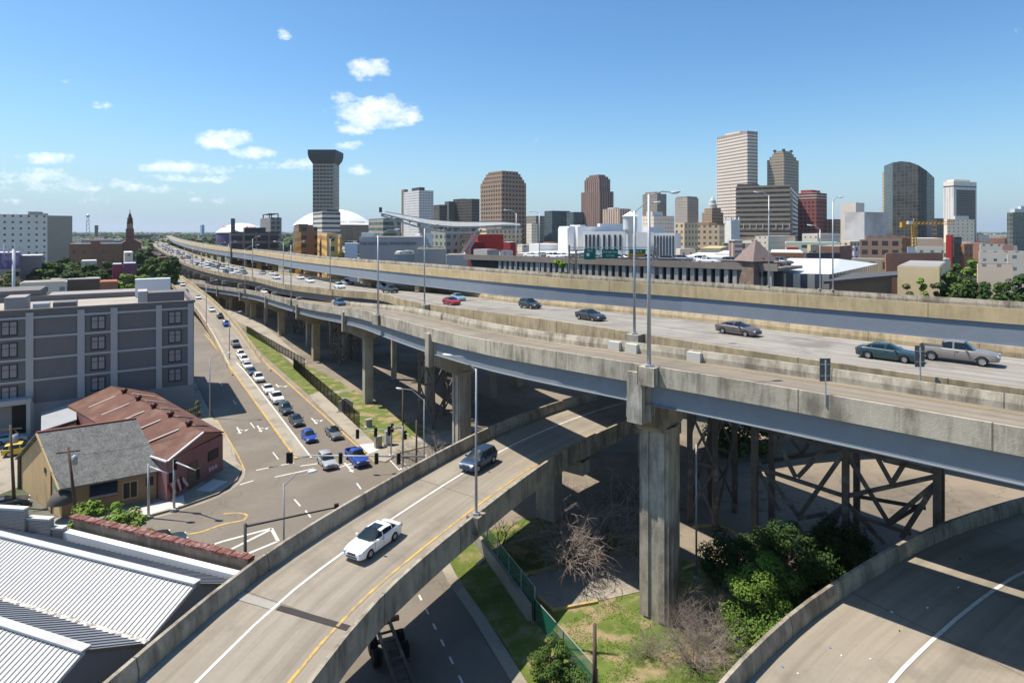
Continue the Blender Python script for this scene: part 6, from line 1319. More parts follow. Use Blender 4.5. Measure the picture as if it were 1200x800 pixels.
# more low buildings: (label, x0, xs, x1, ytop, Y, material, angle)
brick = facade('fac_brick', (.27, .145, .095), (.05, .045, .045), bay=3.4, flo=3.6, u=(.3, .65), v=(.3, .7)); brickp = mat('plain_brick', (.25, .13, .09), .9, .2, .4); brdk = facade('fac_dark_brick', (.10, .085, .09), (.03, .035, .045), bay=3, flo=4.2, u=(.15, .85), v=(.2, .85))
arc = facade('fac_arcade', (.33, .225, .17), (.05, .04, .038), bay=4.2, flo=4.2, u=(.2, .8), v=(.25, .8)); whr = facade('fac_terrace', (.58, .55, .47), (.08, .09, .11), bay=2.4, flo=20, u=(.3, .8), v=(0, 1)); stone = facade('fac_stonearch', (.42, .39, .3), (.08, .075, .06), bay=3.2, flo=3.6, u=(.25, .7), v=(.2, .75))
grnb = mat('green_copper', (.25, .36, .3), .8, .1, .2); cream2 = mat('cream_plain', (.55, .47, .33), .85, .1, .3); redp = mat('barn_red', (.42, .035, .03), .75, .1, .3); redd = mat('dark_red', (.2, .02, .025), .75, .1, .3)
low = [
 ('bright red theatre block behind the canopy struts', 551, 560, 590, 275, 330, redp, 25, redp), ('dark red low block at the left of the red theatre', 545, 552, 568, 284, 300, redd, 25, redd), ('deep red cube right of the red theatre', 590, 598, 606, 284, 260, redd, 25, wht),
 ('grey metal hall in front of the red theatre', 555, 571, 584, 293, 215, mus, 35, grf), ('white ribbed storage shed beside the grey metal hall', 584, 587, 601, 294, 205, facade('fac_ribshed', (.6, .6, .58), (.35, .35, .36), bay=2, flo=20, u=(.6, 1), v=(0, 1)), 20, wht),
 ('long low white building behind parked cars left of the signs', 604, 608, 664, 297, 230, conc_l, 8, wht), ('pale flat roofed shop behind the red cube', 606, 612, 640, 287, 330, conc_l, 20, wht), ('small terracotta roofed house beside the white hall', 636, 644, 655, 284, 420, brick, 25, mat('terracotta', (1, 1, 1))),
 ('grey green midrise with square windows below the canopy', 505, 522, 541, 269, 330, facade('fac_ggmid', (.3, .33, .31), (.07, .085, .085), bay=4.5, flo=4, u=(.2, .75), v=(.25, .75)), 40, grf), ('white stair block below the canopy left part', 486, 492, 507, 274, 300, wh2, 30, wht), ('cream roofed row of houses behind the red theatre', 560, 570, 612, 268, 520, cream, 30, cream2),
 ('rows of cream shops left of the brick arcade', 985, 996, 1010, 283, 420, cream, 30, wht), ('pale stone arcaded building left of the brownstone pier', 845, 851, 886, 285, 235, stone, 12, grf), ('yellow roofed market behind the finned road', 820, 824, 845, 291, 200, cream2, 10, mat('ochre_roof', (.5, .42, .2), .8, .1, .5)),
 ('white gabled house left of the yellow roofed market', 792, 797, 815, 292, 210, conc_l, 30, wht), ('brown brick row with white roofs behind the turret', 836, 838, 902, 298, 160, brick, 6, wht), ('long brown brick row right of the turret with white parapet', 902, 903, 942, 296, 190, brick, 6, wht),
 ('long white warehouse roof beyond the finned road', 800, 801, 870, 301, 150, wh2, 4, wht), ('green roofed pale hall with long strip windows', 920, 926, 985, 284, 330, facade('fac_stripwin', (.52, .54, .48), (.07, .08, .08), bay=40, flo=6, u=(.2, .8), v=(.3, .6)), 12, grnb), ('brick red box on the flat roofs right of the turret', 922, 923, 936, 290, 260, mat('red_box', (.4, .11, .08), .8, .1, .3), 10, brickp),
 ('cream block with three dark windows behind the white terrace', 946, 950, 962, 287, 250, cream, 20, cream2), ('white gabled rooftops at the foot of the banded slab', 884, 900, 932, 277, 420, conc_l, 45, wht), ('pale plain low building behind the green roofed hall', 940, 958, 985, 274, 430, conc_l, 45, wht),
 ('dark slate blue terrace with a row of bay windows', 938, 945, 985, 297, 185, brdk, 14, dkr), ('brown brick block behind the dark terrace', 958, 984, 998, 289, 215, brickp, 50, grf), ('narrow white and purple house beside the brick arcade', 999, 1001, 1007, 289, 215, facade('fac_purple', (.55, .5, .6), (.1, .08, .14), bay=2.2, flo=3, u=(.3, .7), v=(.3, .7)), 15, wht),
 ('pink brick arcade building with three stepped floors', 1007, 1010, 1056, 281, 290, arc, 8, grf), ('rooftop storey of the pink brick arcade building', 1014, 1017, 1062, 276.5, 310, arc, 8, grf), ('dark brick wing right of the pink arcade building', 1056, 1057, 1068, 279, 300, brick, 30, dkr),
 ('white arcaded two storey terrace in front of the brick arcade', 998, 1004, 1038, 303, 165, stone, 12, wht), ('large plain brick warehouse behind the yellow building', 1037, 1038, 1105, 297, 160, mat('warm_brick', (.42, .2, .13), .9, .2, .4), 8, grf), ('yellow stucco building with raised corners', 1051, 1052, 1101, 312, 128, mat('pale_yellow_stucco', (.72, .56, .32), .85, .08, .3), -38, grf),
 ('cream concrete hall beneath the yellow crane', 1073, 1106, 1110, 279.5, 330, cream2, 65, wht), ('tall bright red panel block beside the cream hall', 1108.5, 1115, 1117, 275.5, 315, redp, 50, redp), ('dark grey striped parking block right of the red panel', 1114, 1118, 1127, 278, 330, dkbr, 25, dkr), ('white rooftop units building behind the brick warehouse', 1073, 1076, 1106, 289, 240, conc_l, 8, wht),
 ('blue grey roof hut on the brick warehouse', 1063, 1064, 1073, 289.5, 200, mat('bluegrey_hut', (.35, .42, .5), .8, .05, .5), 5, grf), ('white house with pink corner among trees at the right edge', 1145, 1150, 1187, 309, 150, facade('fac_whitehouse', (.74, .62, .5), (.3, .25, .22), bay=3, flo=6, u=(.3, .6), v=(.35, .75)), 12, grf), ('pale shop row with awnings at the far right', 1147, 1150, 1205, 294, 250, conc_l, 6, wht),
 ('pink gabled roof shop near the right edge', 1174, 1177, 1188, 287, 330, mat('pinkish', (.5, .25, .2), .8, .1, .3), 10, mat('pinkish', (1, 1, 1))), ('white flat roofed offices near the right edge', 1148, 1152, 1178, 286, 350, conc_l, 10, wht), ('long white sheds on the horizon right of the tall hotel', 1146, 1150, 1182, 275, 900, conc_l, 5, wht),
 ('cream corner building at the far right edge', 1180, 1182, 1215, 299, 190, conc_l, 8, cream2), ('small brown shop before the white dotted hotel', 1126, 1130, 1140, 286, 320, brick, 20, cream2), ('white building left of the avenue trees', 1103, 1107, 1114, 304, 170, conc_l, 40, wht)]
for r in low:
    al_ = r[7] if r[7] > 12 or r[7] < 0 or r[0].startswith('large plain') else -24
    bld(r[0], r[1], r[1] + .6 if al_ < 0 else r[2], r[3], r[4], r[5], r[6], al_, name='city_building', roof=r[8])
# white-roofed terrace with hipped roof
T = thing('terrace_building', 'long low pale building with broad white hipped metal roof', 'building', PY(950, 118)); N = PY(972, 112); A_ = PY(868, 118); B_ = PY(1029, 150)
q = [PY(867.5, 112), PY(974, 108), PY(1029, 142), PY(925, 150)]; MB().prism(q, 0, zt_(319.5, 112), top=False).build('wall', whr, T); zr = zt_(319.3, 112); mb = MB(); ctr = [q[0].lerp(q[3], .5).lerp(q[1].lerp(q[2], .5), .25), q[0].lerp(q[3], .5).lerp(q[1].lerp(q[2], .5), .8)]
E = [Vector((p.x, p.y, zr)) for p in q]; ctr = [Vector((p.x, p.y, zr + 1.9)) for p in ctr]
for f in ([E[0], E[1], ctr[1], ctr[0]], [E[1], E[2], ctr[1]], [E[2], E[3], ctr[0], ctr[1]], [E[3], E[0], ctr[0]]): mb.face(f)
mb.build('roof', mat('white_standing_seam', (.66, .68, .7), .5, .06, .3), T)
T = thing('terrace_building', 'smaller white roofed annex behind the hipped metal roof', 'building', PY(890, 150)); MB().prism([PY(868, 150), PY(935, 150), PY(950, 175), PY(880, 175)], 0, zt_(313, 150)).build('wall', whr, T); MB().prism([PY(866, 149), PY(937, 149), PY(952, 176), PY(878, 176)], zt_(313, 150) + .01, zt_(311, 150)).build('roof', wht, T)
T = thing('terrace_building', 'dark low canopy roof right of the white hipped terrace', 'building', PY(1000, 100)); MB().prism([PY(965, 97), PY(1052, 112), PY(1052, 122), PY(1000, 118)], zt_(331, 100), zt_(328, 100)).build('roof', dkr, T); MB().prism([PY(975, 100), PY(1045, 113), PY(1045, 119), PY(1000, 116)], 0, zt_(331.2, 100)).build('wall', brn, T)
bp_ = mat('chequer_brick', (.22, .16, .14), .9, .2, 1); c_ = PY(862, 140); T = thing('brick_tower', 'square banded brick shaft left of the turret', 'tower', (c_.x, c_.y, 0)); MB().box((c_.x, c_.y, zt_(282, 140) / 2), (2.1, 2.1, zt_(282, 140)), .3).build('shaft', facade('fac_chequer', (.2, .14, .125), (.33, .28, .26), bay=50, flo=1.2, u=(0, 1), v=(.5, 1)), T); MB().box((c_.x, c_.y, zt_(281.5, 140)), (2.5, 2.5, .3), .3).build('cap', M['walk_white'], T)
c_ = PY(858, 330); T = thing('church_tower', 'ornate white gothic church tower before the cream offices', 'church', (c_.x, c_.y, 0)); MB().box((c_.x, c_.y, zt_(258, 330) / 2), (5.6, 5.6, zt_(258, 330)), .3).build('shaft', mat('church_white', (.68, .66, .6), .8, .15, .4), T)
for i in range(4): an = R(45 + 90 * i) + .3; MB().bar((c_.x + 3.6 * math.cos(an), c_.y + 3.6 * math.sin(an), zt_(262, 330)), (c_.x + 3.6 * math.cos(an), c_.y + 3.6 * math.sin(an), zt_(254.5, 330)), .8).build('pinnacle', wh2, T)
MB().box((c_.x - .75, c_.y - 2.85, zt_(266, 330)), (1.8, .2, 5), .3).build('window', dwin, T)
# tower crane
c_ = PY(1071, 300); T = thing('tower_crane', 'yellow tower crane with long jib reaching right before the glass tower', 'crane', (c_.x, c_.y, 0)); cy = mat('crane_yellow', (.62, .30, .03), .6, .1, .5); zj = zt_(263, 300)
for sx in (-.7, .7):
    for sy in (-.7, .7): MB().bar((c_.x + sx, c_.y + sy, 0), (c_.x + sx, c_.y + sy, zj), .28).build('mast_leg', cy, T)
mb = MB(); z = 8
while z < zj - 1.5:
    for sx, sy, ex, ey in ((-.7, -.7, .7, -.7), (.7, -.7, .7, .7), (-.7, .7, .7, .7), (-.7, -.7, -.7, .7)): mb.bar((c_.x + sx, c_.y + sy, z), (c_.x + ex, c_.y + ey, z + 1.6), .14)
    z += 1.6
mb.build('mast_lattice', cy, T); jl = PY(1119, 300).x - c_.x; mb = MB(); k = 0
while k < jl - 1:
    mb.bar((c_.x + k, c_.y - .5, zj), (c_.x + k + 1, c_.y, zj + 1.5), .12); mb.bar((c_.x + k + 1, c_.y, zj + 1.5), (c_.x + k + 2, c_.y - .5, zj), .12); mb.bar((c_.x + k, c_.y + .5, zj), (c_.x + k + 1, c_.y, zj + 1.5), .12); k += 2
mb.build('jib_lattice', cy, T)
for dy, dz in ((-.5, 0), (.5, 0), (0, 1.5)): MB().bar((c_.x - 6, c_.y + dy, zj + dz), (c_.x + jl, c_.y + dy, zj + dz), .25).build('jib_chord', cy, T)
MB().box((c_.x - 5.5, c_.y, zj - .2), (2.2, 1.6, 2.6)).build('counterweight', cy, T); MB().box((c_.x - 2, c_.y, zj + .9), (2.5, 1.3, 1.6)).build('cab', M['white'], T)
MB().bar((c_.x, c_.y, zj), (c_.x, c_.y, zj + 3), .4).build('apex', cy, T)

# ------------------------------------------------------------ left background
pb = facade('fac_slab_white', (.66, .66, .65), (.09, .095, .11), bay=3.6, flo=3.6, u=(.3, .6), v=(.35, .68))
T, Q, zt, N, u_, w_, a, b_ = bld('large pale hospital like slab dotted with small windows at the left edge', -60, -59, 55.5, 250.5, 330, pb, 36, name='apartment_building', roof=grf)
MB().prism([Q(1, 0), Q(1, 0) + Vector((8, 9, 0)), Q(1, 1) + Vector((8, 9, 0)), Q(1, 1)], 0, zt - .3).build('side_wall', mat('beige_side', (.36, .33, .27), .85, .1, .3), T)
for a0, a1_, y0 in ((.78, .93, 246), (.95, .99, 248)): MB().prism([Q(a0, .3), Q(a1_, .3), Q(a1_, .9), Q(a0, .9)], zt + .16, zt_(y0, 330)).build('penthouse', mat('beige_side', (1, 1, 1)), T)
c_ = PY(16, 150); T = thing('cell_tower', 'white cell phone mast with panel antennas at the left edge', 'mast', (c_.x, c_.y, 0)); MB().tube((c_.x, c_.y, 0), (c_.x, c_.y, zt_(292, 150)), .38, .32, 10).build('pole', M['lamp'], T, True)
for i in range(9): an = i * 2 * math.pi / 9; MB().box((c_.x + 1.9 * math.cos(an), c_.y + 1.9 * math.sin(an), zt_(290.5, 150)), (.3, .3, 2.1), an).build('antenna_panel', M['lamp'], T)
MB().lathe((c_.x, c_.y, zt_(291, 150)), [(1.7, 0), (1.9, 0), (1.9, .12), (1.7, .12), (1.7, 0)], 18).build('ring', M['galv'], T)
T, Q, zt, N, u_, w_, a, b_ = bld('building with purple banded sign panel behind the cell mast', -30, -29, 21, 297, 175, mat('purple_clad', (.22, .12, .24), .7, .15, .4, patch=(.36, .27, .40), patch_s=.5, pr=(.5, .52)), 34, name='shop_building', roof=wht, dp=10); MB().prism([Q(0, -.15), Q(1.06, -.15), Q(1.06, -.06), Q(0, -.06)], 0, zt_(316, 175)).build('wall', facade('fac_lowshop', (.3, .27, .23), bay=6, flo=3.6, u=(.2, .7), v=(.3, .7)), T)
bld('stepped pinkish grey building right of the purple sign', 20, 21, 49, 300, 185, mat('pinkgrey_clad', (.33, .26, .24), .8, .2, .3), 34, name='shop_building', roof=wht, dp=10)
T, Q, zt, N, u_, w_, a, b_ = bld('broad old brown brick hospital with long flat facade', 80, 81, 143, 286, 330, facade('fac_oldbrick', (.21, .125, .085), (.09, .07, .06), bay=4.5, flo=5, u=(.35, .6), v=(.3, .65)), 34, name='hospital_building', roof=grf, dp=16)
MB().prism([Q(.4, -.02), Q(.58, -.02), Q(.58, .3), Q(.4, .3)], 0, zt_(282.5, 330)).build('gabled_porch', brickp, T)
bld('long grey roofed warehouse behind the brown brick hospital', 92, 95, 145, 281, 460, grf, 34, name='warehouse_building', roof=grf)
c_ = PY(152.3, 400); T = thing('church_tower', 'brick church with tall baroque belfry spire on the left horizon', 'church', (c_.x, c_.y, 0)); cb2 = mat('church_brick', (.24, .12, .085), .9, .25, .2); z = lambda y: zt_(y, 400)
MB().box((c_.x, c_.y, z(268) / 2), (4.4, 4.4, z(268)), .5).build('shaft', cb2, T); MB().box((c_.x, c_.y, (z(268) + z(262)) / 2), (3.4, 3.4, z(262) - z(268)), .5).build('belfry', mat('church_stone', (.36, .26, .18), .9, .1, 1), T); MB().lathe((c_.x, c_.y, 0), [(1.9, z(262)), (1.5, z(257)), (1.7, z(256.5)), (1.0, z(254)), (.8, z(251.5)), (.3, z(250)), (.12, z(246)), (.01, z(245))], 10).build('spire', mat('dark_spire', (.09, .05, .035), .8, .1, 1), T)
MB().prism([PY(142, 395), PY(165, 395), PY(166, 420), PY(143, 420)], 0, z(285)).build('nave_wall', cb2, T); mb = MB(); a, b2 = PY(142, 395), PY(166, 395); a3, b3 = PY(142, 422), PY(167, 422); zr0, zr1 = z(285), z(278.5); m0, m1 = (a + b2) / 2, (a3 + b3) / 2
for f in ([(a.x, a.y, zr0), (m0.x, m0.y, zr1), (m1.x, m1.y, zr1), (a3.x, a3.y, zr0)], [(b2.x, b2.y, zr0), (b3.x, b3.y, zr0), (m1.x, m1.y, zr1), (m0.x, m0.y, zr1)], [(a.x, a.y, zr0), (b2.x, b2.y, zr0), (m0.x, m0.y, zr1)]): mb.face(f)
mb.build('nave_roof', cb2, T)
c_ = PY(103, 1500); T = thing('water_tower', 'tall thin lattice mast on the left horizon', 'mast', (c_.x, c_.y, 0))
for sx in (-1, 1): MB().bar((c_.x + sx * 6, c_.y, 0), (c_.x + sx * 2, c_.y, zt_(254, 1500)), .9).build('leg', M['galv'], T)
for k in range(6): MB().bar((c_.x - 6 + k * .6, c_.y, k * 10), (c_.x + 5.4 - k * .6, c_.y, k * 10 + 9), .6).build('brace', M['galv'], T)
MB().lathe((c_.x, c_.y, zt_(254, 1500)), [(.1, -2), (4, 0), (4, 4), (.1, 7)], 12).build('tank', M['galv'], T)
MB().tube((PY(113, 1800).x, 1800, 0), (PY(113, 1800).x, 1800, zt_(264, 1800)), 4, 5, 8).build('shaft', dkr, thing('water_tower', 'tiny dark standpipe right of the lattice mast on the horizon', 'water tower', (PY(113, 1800).x, 1800, 0)))
for lab, x0, xs, x1, yt, Y, m_, al, rf in (
 ('pink red house with pale blue roof among the trees, left of two', 131, 132, 143, 310, 200, mat('raspberry', (.4, .09, .11), .8, .1, .5), 8, mat('paleblue_roof', (.42, .52, .55), .7, .1, .5)), ('purple red house with pale blue roof among the trees, right of two', 144, 145, 160, 309, 200, mat('plum', (.24, .09, .15), .8, .1, .5), 8, mat('paleblue_roof', (1, 1, 1))),
 ('white roofed building surrounded by dark trees', 94, 96, 113, 306, 210, conc_l, 12, wht), ('long grey roof just beyond the hotel roof', 55, 58, 118, 329, 165, brn, 8, grf), ('terracotta gabled house just beyond the hotel', 116, 120, 138, 331, 160, brick, 30, mat('terracotta', (1, 1, 1))), ('tan flat roof behind the hotel at the left', 22, 34, 78, 332, 158, conc_l, 20, roofm),
 ('small white shop right of the brown hospital', 145, 147, 156, 296, 300, conc_l, 20, wht), ('tiny teal clad shop beside the church', 133, 135, 141, 282, 400, mat('tealclad', (.1, .35, .42), .7, .1, .5), 10, wht), ('white flat sheds near the left horizon', 72, 74, 95, 278, 700, conc_l, 3, wht), ('cream sheds near the left horizon right of the white ones', 110, 112, 122, 278, 700, conc_l, 3, cream2)):
    bld(lab, x0, x0 + 1, x1, yt, Y, m_, 34, dp=8, name='city_building', roof=rf)
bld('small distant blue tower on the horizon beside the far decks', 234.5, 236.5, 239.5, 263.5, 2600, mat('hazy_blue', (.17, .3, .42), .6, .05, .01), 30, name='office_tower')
# distant roofs past what one could count, and the far tree belt
rnd = random.Random(21); mbs = [MB() for _ in range(5)]; dm = [wht, grf, brickp, cream2, dkr]
for i in range(2600):
    Y = 420 * math.exp(rnd.uniform(0, 2.3)); x = rnd.uniform(-40, 1240)
    if 175 < x < 360 and Y < 1500: continue
    k = rnd.randrange(5); w_ = rnd.uniform(8, 26) * (1 + Y / 2500); hgt = rnd.uniform(4, 11) * (1.0 if rnd.random() < .9 else 1.9); p = PY(x, Y); an = rnd.uniform(.3, .7); ca, sa = math.cos(an), math.sin(an); d = rnd.uniform(8, 22)
    hgt = min(hgt, 24); mbs[k].prism([(p.x, p.y), (p.x + w_ * ca, p.y + w_ * sa), (p.x + w_ * ca - d * sa, p.y + w_ * sa + d * ca), (p.x - d * sa, p.y + d * ca)], 0, hgt)
for k in range(5): setp(mbs[k].build('distant_rooftops', dm[k]), ('white', 'grey', 'brick', 'cream', 'dark')[k] + ' roofed low houses spreading to the horizon', 'houses', kind='stuff')
# ------------------------------------------------------------ vegetation
def leafmat(name, a, b_, rough=.75):
    m_, n, bb = base(name, rough, spec=.2); oi = n.nodes.new('ShaderNodeNewGeometry'); v_ = noise(n, .9, 3, oi.outputs['Position']); r_ = oi.outputs['Random Per Island']
    f = mth(n, 'ADD', mth(n, 'MULTIPLY', ramp(n, v_, .35, .65), .55), mth(n, 'MULTIPLY', r_, .45)); n.links.new(mix(n, f, a, b_), bb.inputs['Base Color'])
    bb.inputs['Subsurface Weight'].default_value = 0; return m_
LF = {'mid2': leafmat('leaf_mid_bright', (.05, .10, .015), (.13, .21, .03)), 'mid': leafmat('leaf_mid', (.03, .065, .012), (.085, .14, .025)), 'dark': leafmat('leaf_dark', (.02, .045, .012), (.05, .095, .02)), 'lime': leafmat('leaf_lime', (.08, .14, .015), (.2, .3, .04)), 'far': leafmat('leaf_far', (.035, .065, .018), (.075, .115, .03)), 'olive': leafmat('leaf_olive', (.06, .075, .025), (.12, .13, .05))}
bark = mat('bark', (.12, .09, .065), .9, .3, 2); barkg = mat('grey_twigs', (.26, .215, .185), .9, .25, 2)
def clump_leaves(mb, c_, r_, n_, ls, rnd, sq=.75, shell=.55):
    for _ in range(n_):
        v_ = Vector((rnd.gauss(0, 1), rnd.gauss(0, 1), rnd.gauss(0, 1))); v_.normalize(); q = shell + (1 - shell) * rnd.random(); c2 = c_ + Vector((v_.x * r_ * q, v_.y * r_ * q, v_.z * r_ * q * sq))
        a = Vector((rnd.gauss(0, 1), rnd.gauss(0, 1), rnd.gauss(0, 1) + .0)); a.normalize(); b_ = a.cross(v_ + Vector((0, 0, .6))); 
        if b_.length < .05: continue
        b_.normalize(); a = b_.cross(v_ + Vector((rnd.uniform(-.4, .4), rnd.uniform(-.4, .4), .5))).normalized(); s_ = ls * rnd.uniform(.6, 1.3)
        mb.face([c2 - a * s_, c2 - b_ * s_ * .6, c2 + a * s_, c2 + b_ * s_ * .6])
def tree(loc, ht, rad, label, lf='mid', nc=22, nl=60, ls=.3, seed=1, group=None, trunk=True, name='leafy_tree', flat=.7, cat='tree'):
    rnd = random.Random(seed); L0 = Vector(loc); T = thing(name, label, cat, L0, group=group); tb = MB(); cb_ = MB(); base_z = ht * (.22 if trunk else .02)
    top = L0 + Vector((0, 0, ht * .55)); tb.tube(L0, top, rad * .07, rad * .035, 7)
    for i in range(nc):
        an = rnd.uniform(0, 6.283); rr_ = rad * math.sqrt(rnd.random()) * .82; hh = base_z + (ht - base_z) * (rnd.random() * (1 - .55 * (rr_ / rad)**2)); c_ = L0 + Vector((rr_ * math.cos(an), rr_ * math.sin(an), hh + .0)); cr_ = rad * rnd.uniform(.22, .4)
        c_.z = min(c_.z, L0.z + ht - cr_ * flat)
        st_ = L0 + Vector((0, 0, ht * rnd.uniform(.25, .5))); tb.tube(st_, c_, rad * .025, rad * .008, 5, False); clump_leaves(cb_, c_, cr_, nl, ls, rnd, flat)
    tb.build('trunk', bark, T); cb_.build('crown', LF[lf], T); return T
def tree_px(x, yt, Y, wpx, label, **k):
    ht = zt_(yt, Y); return tree(PY(x, Y), ht, wpx * Y / F / 2, label, **k)
tl = [(68, 305, 205, 22, 'dark', 'dark tree at the left end of the tree belt behind the hotel'), (50, 309, 190, 22, 'mid', 'round tree below the pale slab behind the hotel'), (86, 303, 215, 26, 'mid', 'tallest middle tree in the belt behind the hotel'), (104, 311, 195, 24, 'dark', 'dark tree in front of the white roofed building'), (60, 315, 178, 22, 'mid', 'tree just above the long grey roof'), (90, 316, 175, 26, 'dark', 'broad tree right above the long grey roof'), (123, 308, 215, 16, 'dark', 'dark upright tree left of the pink red house'), (120, 319, 180, 20, 'mid', 'low tree in front of the pink red house'),
      (150, 322, 170, 24, 'lime', 'bright lime tree left of the exit ramp top'), (172, 321, 172, 22, 'lime', 'bright lime tree touching the exit ramp top'), (165, 308, 230, 18, 'mid', 'tree behind the plum house'), (180, 302, 260, 20, 'mid', 'tree beside the traffic jam'), (196, 306, 250, 20, 'mid', 'tree filling the gap between ramp and middle deck'), (160, 292, 340, 16, 'dark', 'dark tree at the foot of the church'), (172, 288, 380, 14, 'far', 'far tree right of the church'), (70, 282, 420, 14, 'mid', 'far tree behind the brown hospital left'), (84, 283, 460, 12, 'lime', 'pale far tree behind the brown hospital right'), (12, 322, 160, 26, 'olive', 'olive shrub under the purple sign'), (75, 298, 260, 14, 'dark', 'dark tree in front of the brown hospital'), (203, 299, 290, 12, 'dark', 'small dark tree nearest the jammed deck'),
      (398, 290, 240, 8, 'lime', 'slim lime tree between ochre building and museum'), (655, 303, 122, 24, 'lime', 'bright green tree in front of the finned road'), (822, 304, 135, 14, 'mid', 'small round tree on the finned road, left of three'), (846, 303, 135, 13, 'mid', 'small round tree on the finned road, middle of three'), (852, 302, 140, 12, 'mid', 'small round tree close to the brick shaft'), (808, 297, 190, 14, 'dark', 'dark tree before the white gabled house'), (903, 309, 118, 20, 'mid', 'green tree between turret and white terrace'),
      (1118, 301, 160, 16, 'mid', 'dark tree on the avenue at the right'), (1137, 303, 165, 18, 'lime', 'bright tree on the avenue at the right'), (1120, 315, 125, 38, 'mid', 'broad leafy tree, biggest of the right hand grove'), (1146, 318, 118, 34, 'dark', 'broad tree right of the biggest grove tree'), (1098, 322, 112, 14, 'olive', 'olive shrub before the yellow building, right of two'), (1064, 325, 110, 16, 'olive', 'olive shrub before the yellow building, left of two'), (1080, 326, 110, 14, 'lime', 'lime shrub before the yellow building'), (1190, 315, 125, 26, 'dark', 'dark tree at the right edge above the far deck'), (1168, 322, 112, 22, 'mid', 'low tree near the right edge beside the pink corner house')]
for i, (x, yt, Y, wp, lf, lab) in enumerate(tl): tree_px(x, yt - (2 if x < 210 and yt > 300 else 0), Y, wp * (1.75 if x < 130 and yt > 300 else 1.45), lab, lf=lf, nc=60 if wp < 22 else 80, nl=70, ls=.0020 * Y + .16, seed=40 + i, trunk=not (x > 1000 and wp <= 16), group='trees in the middle distance')
# grove strip far off
mb = MB(); rnd = random.Random(9)
for i in range(4200):
    Y = 700 * math.exp(rnd.uniform(0, 2.1)); x = rnd.uniform(-60, 1260); c_ = PY(x, Y) + Vector((0, 0, rnd.uniform(4, 9))); r_ = rnd.uniform(5, 11) * (1 + Y / 3000)
    clump_leaves(mb, c_, r_, 7, r_ * .55, rnd, .6)
setp(mb.build('distant_trees', LF['far']), 'hazy green tree belt between the far rooftops', 'trees', kind='stuff')
# near plants
tree((17.2, 40.4, 0), 7.2, 2.7, 'lush bright green tree beside the corner ramp wall under the steel truss', lf='mid2', nc=60, nl=420, ls=.09, seed=3, trunk=False, flat=.8)
tree(P(925, 700), 6.0, 3.4, 'dark green bush mass below the steel truss centre', lf='dark', nc=50, nl=330, ls=.11, seed=4, trunk=False, flat=.8)
tree(P(985, 690), 5.6, 3.2, 'dark green bush mass beside the corner ramp wall', lf='dark', nc=50, nl=330, ls=.11, seed=5, trunk=False, flat=.8); tree(P(862, 690), 4.6, 2.8, 'dark shrub behind the lush bright tree', lf='dark', nc=34, nl=300, ls=.11, seed=6, trunk=False, flat=.8)
tree(P(645, 790), 2.2, 1.5, 'leafy hedge bush at the end of the green fence', lf='mid', nc=22, nl=240, ls=.08, seed=7, trunk=False, name='shrub', cat='bush'); tree(P(680, 835), 2.4, 1.7, 'hedge bush at the bottom edge by the timber post', lf='mid', nc=22, nl=240, ls=.08, seed=8, trunk=False, name='shrub', cat='bush')
tree(P(112, 640), 4.2, 2.6, 'feathery green shrub in front of the yellow house, left part', lf='lime', nc=24, nl=130, ls=.17, seed=9, trunk=False, name='shrub', cat='bush'); tree(P(145, 652), 4.2, 2.4, 'feathery green shrub touching the brick coping, right part', lf='lime', nc=22, nl=130, ls=.17, seed=10, trunk=False, name='shrub', cat='bush')
tree(P(232, 500), 4.0, 1.6, 'small blossoming street tree at the hotel corner', lf='olive', nc=12, nl=60, ls=.14, seed=12); tree(P(866, 528) , 4.0, 5.0, 'green planting island seen beneath the deck right of the pier', lf='mid', nc=24, nl=90, ls=.25, seed=13, trunk=False, name='shrub', cat='bush')
def twigs(loc, ht, spread, label, n0=9, depth=4, seed=1, r0=.11, m_=None, droop=0):
    rnd = random.Random(seed); T = thing('bare_tree', label, 'tree', loc); tr_, br_ = MB(), MB()
    def grow(p, d, L, r, lev):
        segs = 3; q = p
        for s_ in range(segs):
            d = (d + Vector((rnd.gauss(0, .16), rnd.gauss(0, .16), rnd.gauss(0, .12) - droop * (depth - lev) * .12))).normalized(); q2 = q + d * L / segs; (tr_ if lev == depth else br_).tube(q, q2, r * (1 - s_ * .22), r * (1 - (s_ + 1) * .22), 5 if lev > 1 else 3, False); q = q2
            if lev > 0 and (s_ > 0 or lev == depth):
                for _ in range(2 if lev > 1 else 3):
                    dd = (d + Vector((rnd.gauss(0, .7), rnd.gauss(0, .7), rnd.gauss(.05, .45)))).normalized(); grow(q, dd, L * rnd.uniform(.5, .8), r * .48, lev - 1)
    for i in range(n0):
        an = 6.283 * i / n0 + rnd.uniform(-.3, .3); grow(Vector(loc), Vector((math.cos(an) * spread, math.sin(an) * spread, 1)).normalized(), ht * rnd.uniform(.4, .6), r0 * rnd.uniform(.6, 1), depth)
    tr_.build('trunk', m_ or bark, T); br_.build('branches', m_ or barkg, T); return T
twigs(P(668, 668), 6.2, .8, 'sprawling leafless tree beneath the curved ramp beside the concrete slab', 13, 3, 3, .13, droop=.3); twigs(P(708, 652), 6.4, .8, 'leafless tree close to the massive dark pier', 11, 3, 8, .13, droop=.3)
twigs(P(838, 760), 3.9, .9, 'pale leafless shrub in dry grass left of the corner ramp', 20, 3, 5, .05); twigs(P(815, 785), 3.4, .9, 'low pale leafless shrub at the bottom right of the grass', 16, 3, 6, .045)
twigs(P(512, 560), 5.5, .7, 'tangled bare tree at the foot of the pale pier', 5, 3, 10, .07); twigs(P(587, 642), 3.2, .4, 'small bare stump tree beside the curved ramp pier', 2, 2, 12, .09)
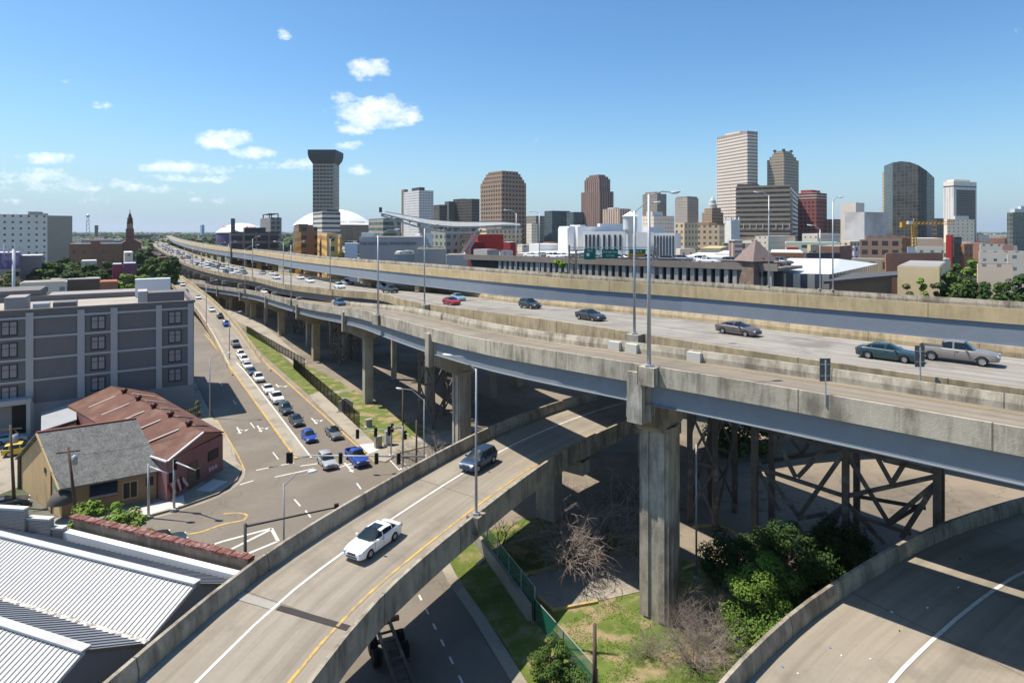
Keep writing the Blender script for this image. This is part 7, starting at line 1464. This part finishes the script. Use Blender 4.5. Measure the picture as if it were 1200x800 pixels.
twigs(P(760, 770), 2.2, 1.0, 'thin dry brush patch in the grass left of the leafless shrubs', 12, 3, 16, .03); twigs(P(800, 740), 2.6, .9, 'thin dry brush at the foot of the massive pier', 12, 3, 17, .03)
# small litter and stones on the ramps, grass tufts
mb = MB(); rnd = random.Random(31)
pl = [[P(516, 648), P(546, 620), P(612, 712), P(660, 812), (P(632, 830))], [P(745, 690), P(880, 690), P(850, 800), P(690, 800), P(660, 730)], [P(300, 400), P(345, 432), P(421, 500), P(445, 530), P(361, 462)], [P(553, 628), P(700, 612), P(720, 640), P(620, 668)]]
for q in pl:
    x0, x1, y0, y1 = min(p.x for p in q), max(p.x for p in q), min(p.y for p in q), max(p.y for p in q)
    def inside(x, y):
        c_ = False
        for i in range(len(q)):
            a, b2 = q[i], q[i - 1]
            if (a.y > y) != (b2.y > y) and x < (b2.x - a.x) * (y - a.y) / (b2.y - a.y) + a.x: c_ = not c_
        return c_
    for _ in range(16000):
        x, y = rnd.uniform(x0, x1), rnd.uniform(y0, y1)
        if not inside(x, y): continue
        if (math.sin(x * 1.3 + math.sin(y * .9) * 2) + math.sin(y * 1.7)) < -.5: continue
        an = rnd.uniform(0, 3.14); l_ = rnd.uniform(.02, .05); hh = rnd.uniform(.04, .13); dx, dy = math.cos(an) * l_, math.sin(an) * l_; mb.face([(x - dx, y - dy, .03), (x + dx, y + dy, .03), (x + rnd.uniform(-.1, .1), y + rnd.uniform(-.1, .1), hh)])
setp(mb.build('grass_tufts', LF['lime']), 'short tufts of green grass in the verges', 'grass', kind='stuff')
rnd = random.Random(4); lit = [mat('litter_white', (.8, .8, .78), .6, .05, 1), mat('litter_dark', (.03, .03, .03), .8, .1, 1), mat('litter_blue', (.1, .2, .5), .6, .05, 1)]
for k, (x, y) in enumerate(((1020, 772), (1054, 739), (1045, 717), (973, 759), (986, 768), (917, 781), (935, 789), (1123, 688), (1125, 655), (1159, 669), (1087, 712))):
    q = Vector(((x - 600) * (H - 6.25) / (y - HY), F * (H - 6.25) / (y - HY), 6.25)); o = MB().box(q + Vector((0, 0, .022)), (.08 + .03 * (k % 3), .06, .04), k).build('litter_scrap', lit[(0, 1, 0, 2, 0, 2, 0, 0, 1, 1, 0)[k]]); setp(o, 'tiny %s scrap of litter on the corner ramp, %s from the bottom edge' % (('white', 'dark', 'blue')[(0, 1, 0, 2, 0, 2, 0, 0, 1, 1, 0)[k]], ORD[sorted(range(11), key=lambda q_: -(772, 739, 717, 759, 768, 781, 789, 688, 655, 669, 712)[q_]).index(k)]), 'litter', 'litter on the corner ramp')
# ------------------------------------------------------------ air
hz_ = bpy.data.materials.new('haze'); hz_.use_nodes = True; n = hz_.node_tree; n.nodes.clear(); pv = n.nodes.new('ShaderNodeVolumePrincipled'); pv.inputs['Color'].default_value = (.80, .89, .98, 1); pv.inputs['Density'].default_value = .00005; pv.inputs['Anisotropy'].default_value = .2
no = n.nodes.new('ShaderNodeOutputMaterial'); n.links.new(pv.outputs[0], no.inputs['Volume'])
hb_ = MB(); hb_.box((0, 0, 149), (61000, 61000, 302)); hzo = setp(hb_.build('haze', hz_), 'thin pale air between the camera and the horizon', 'haze', kind='stuff')
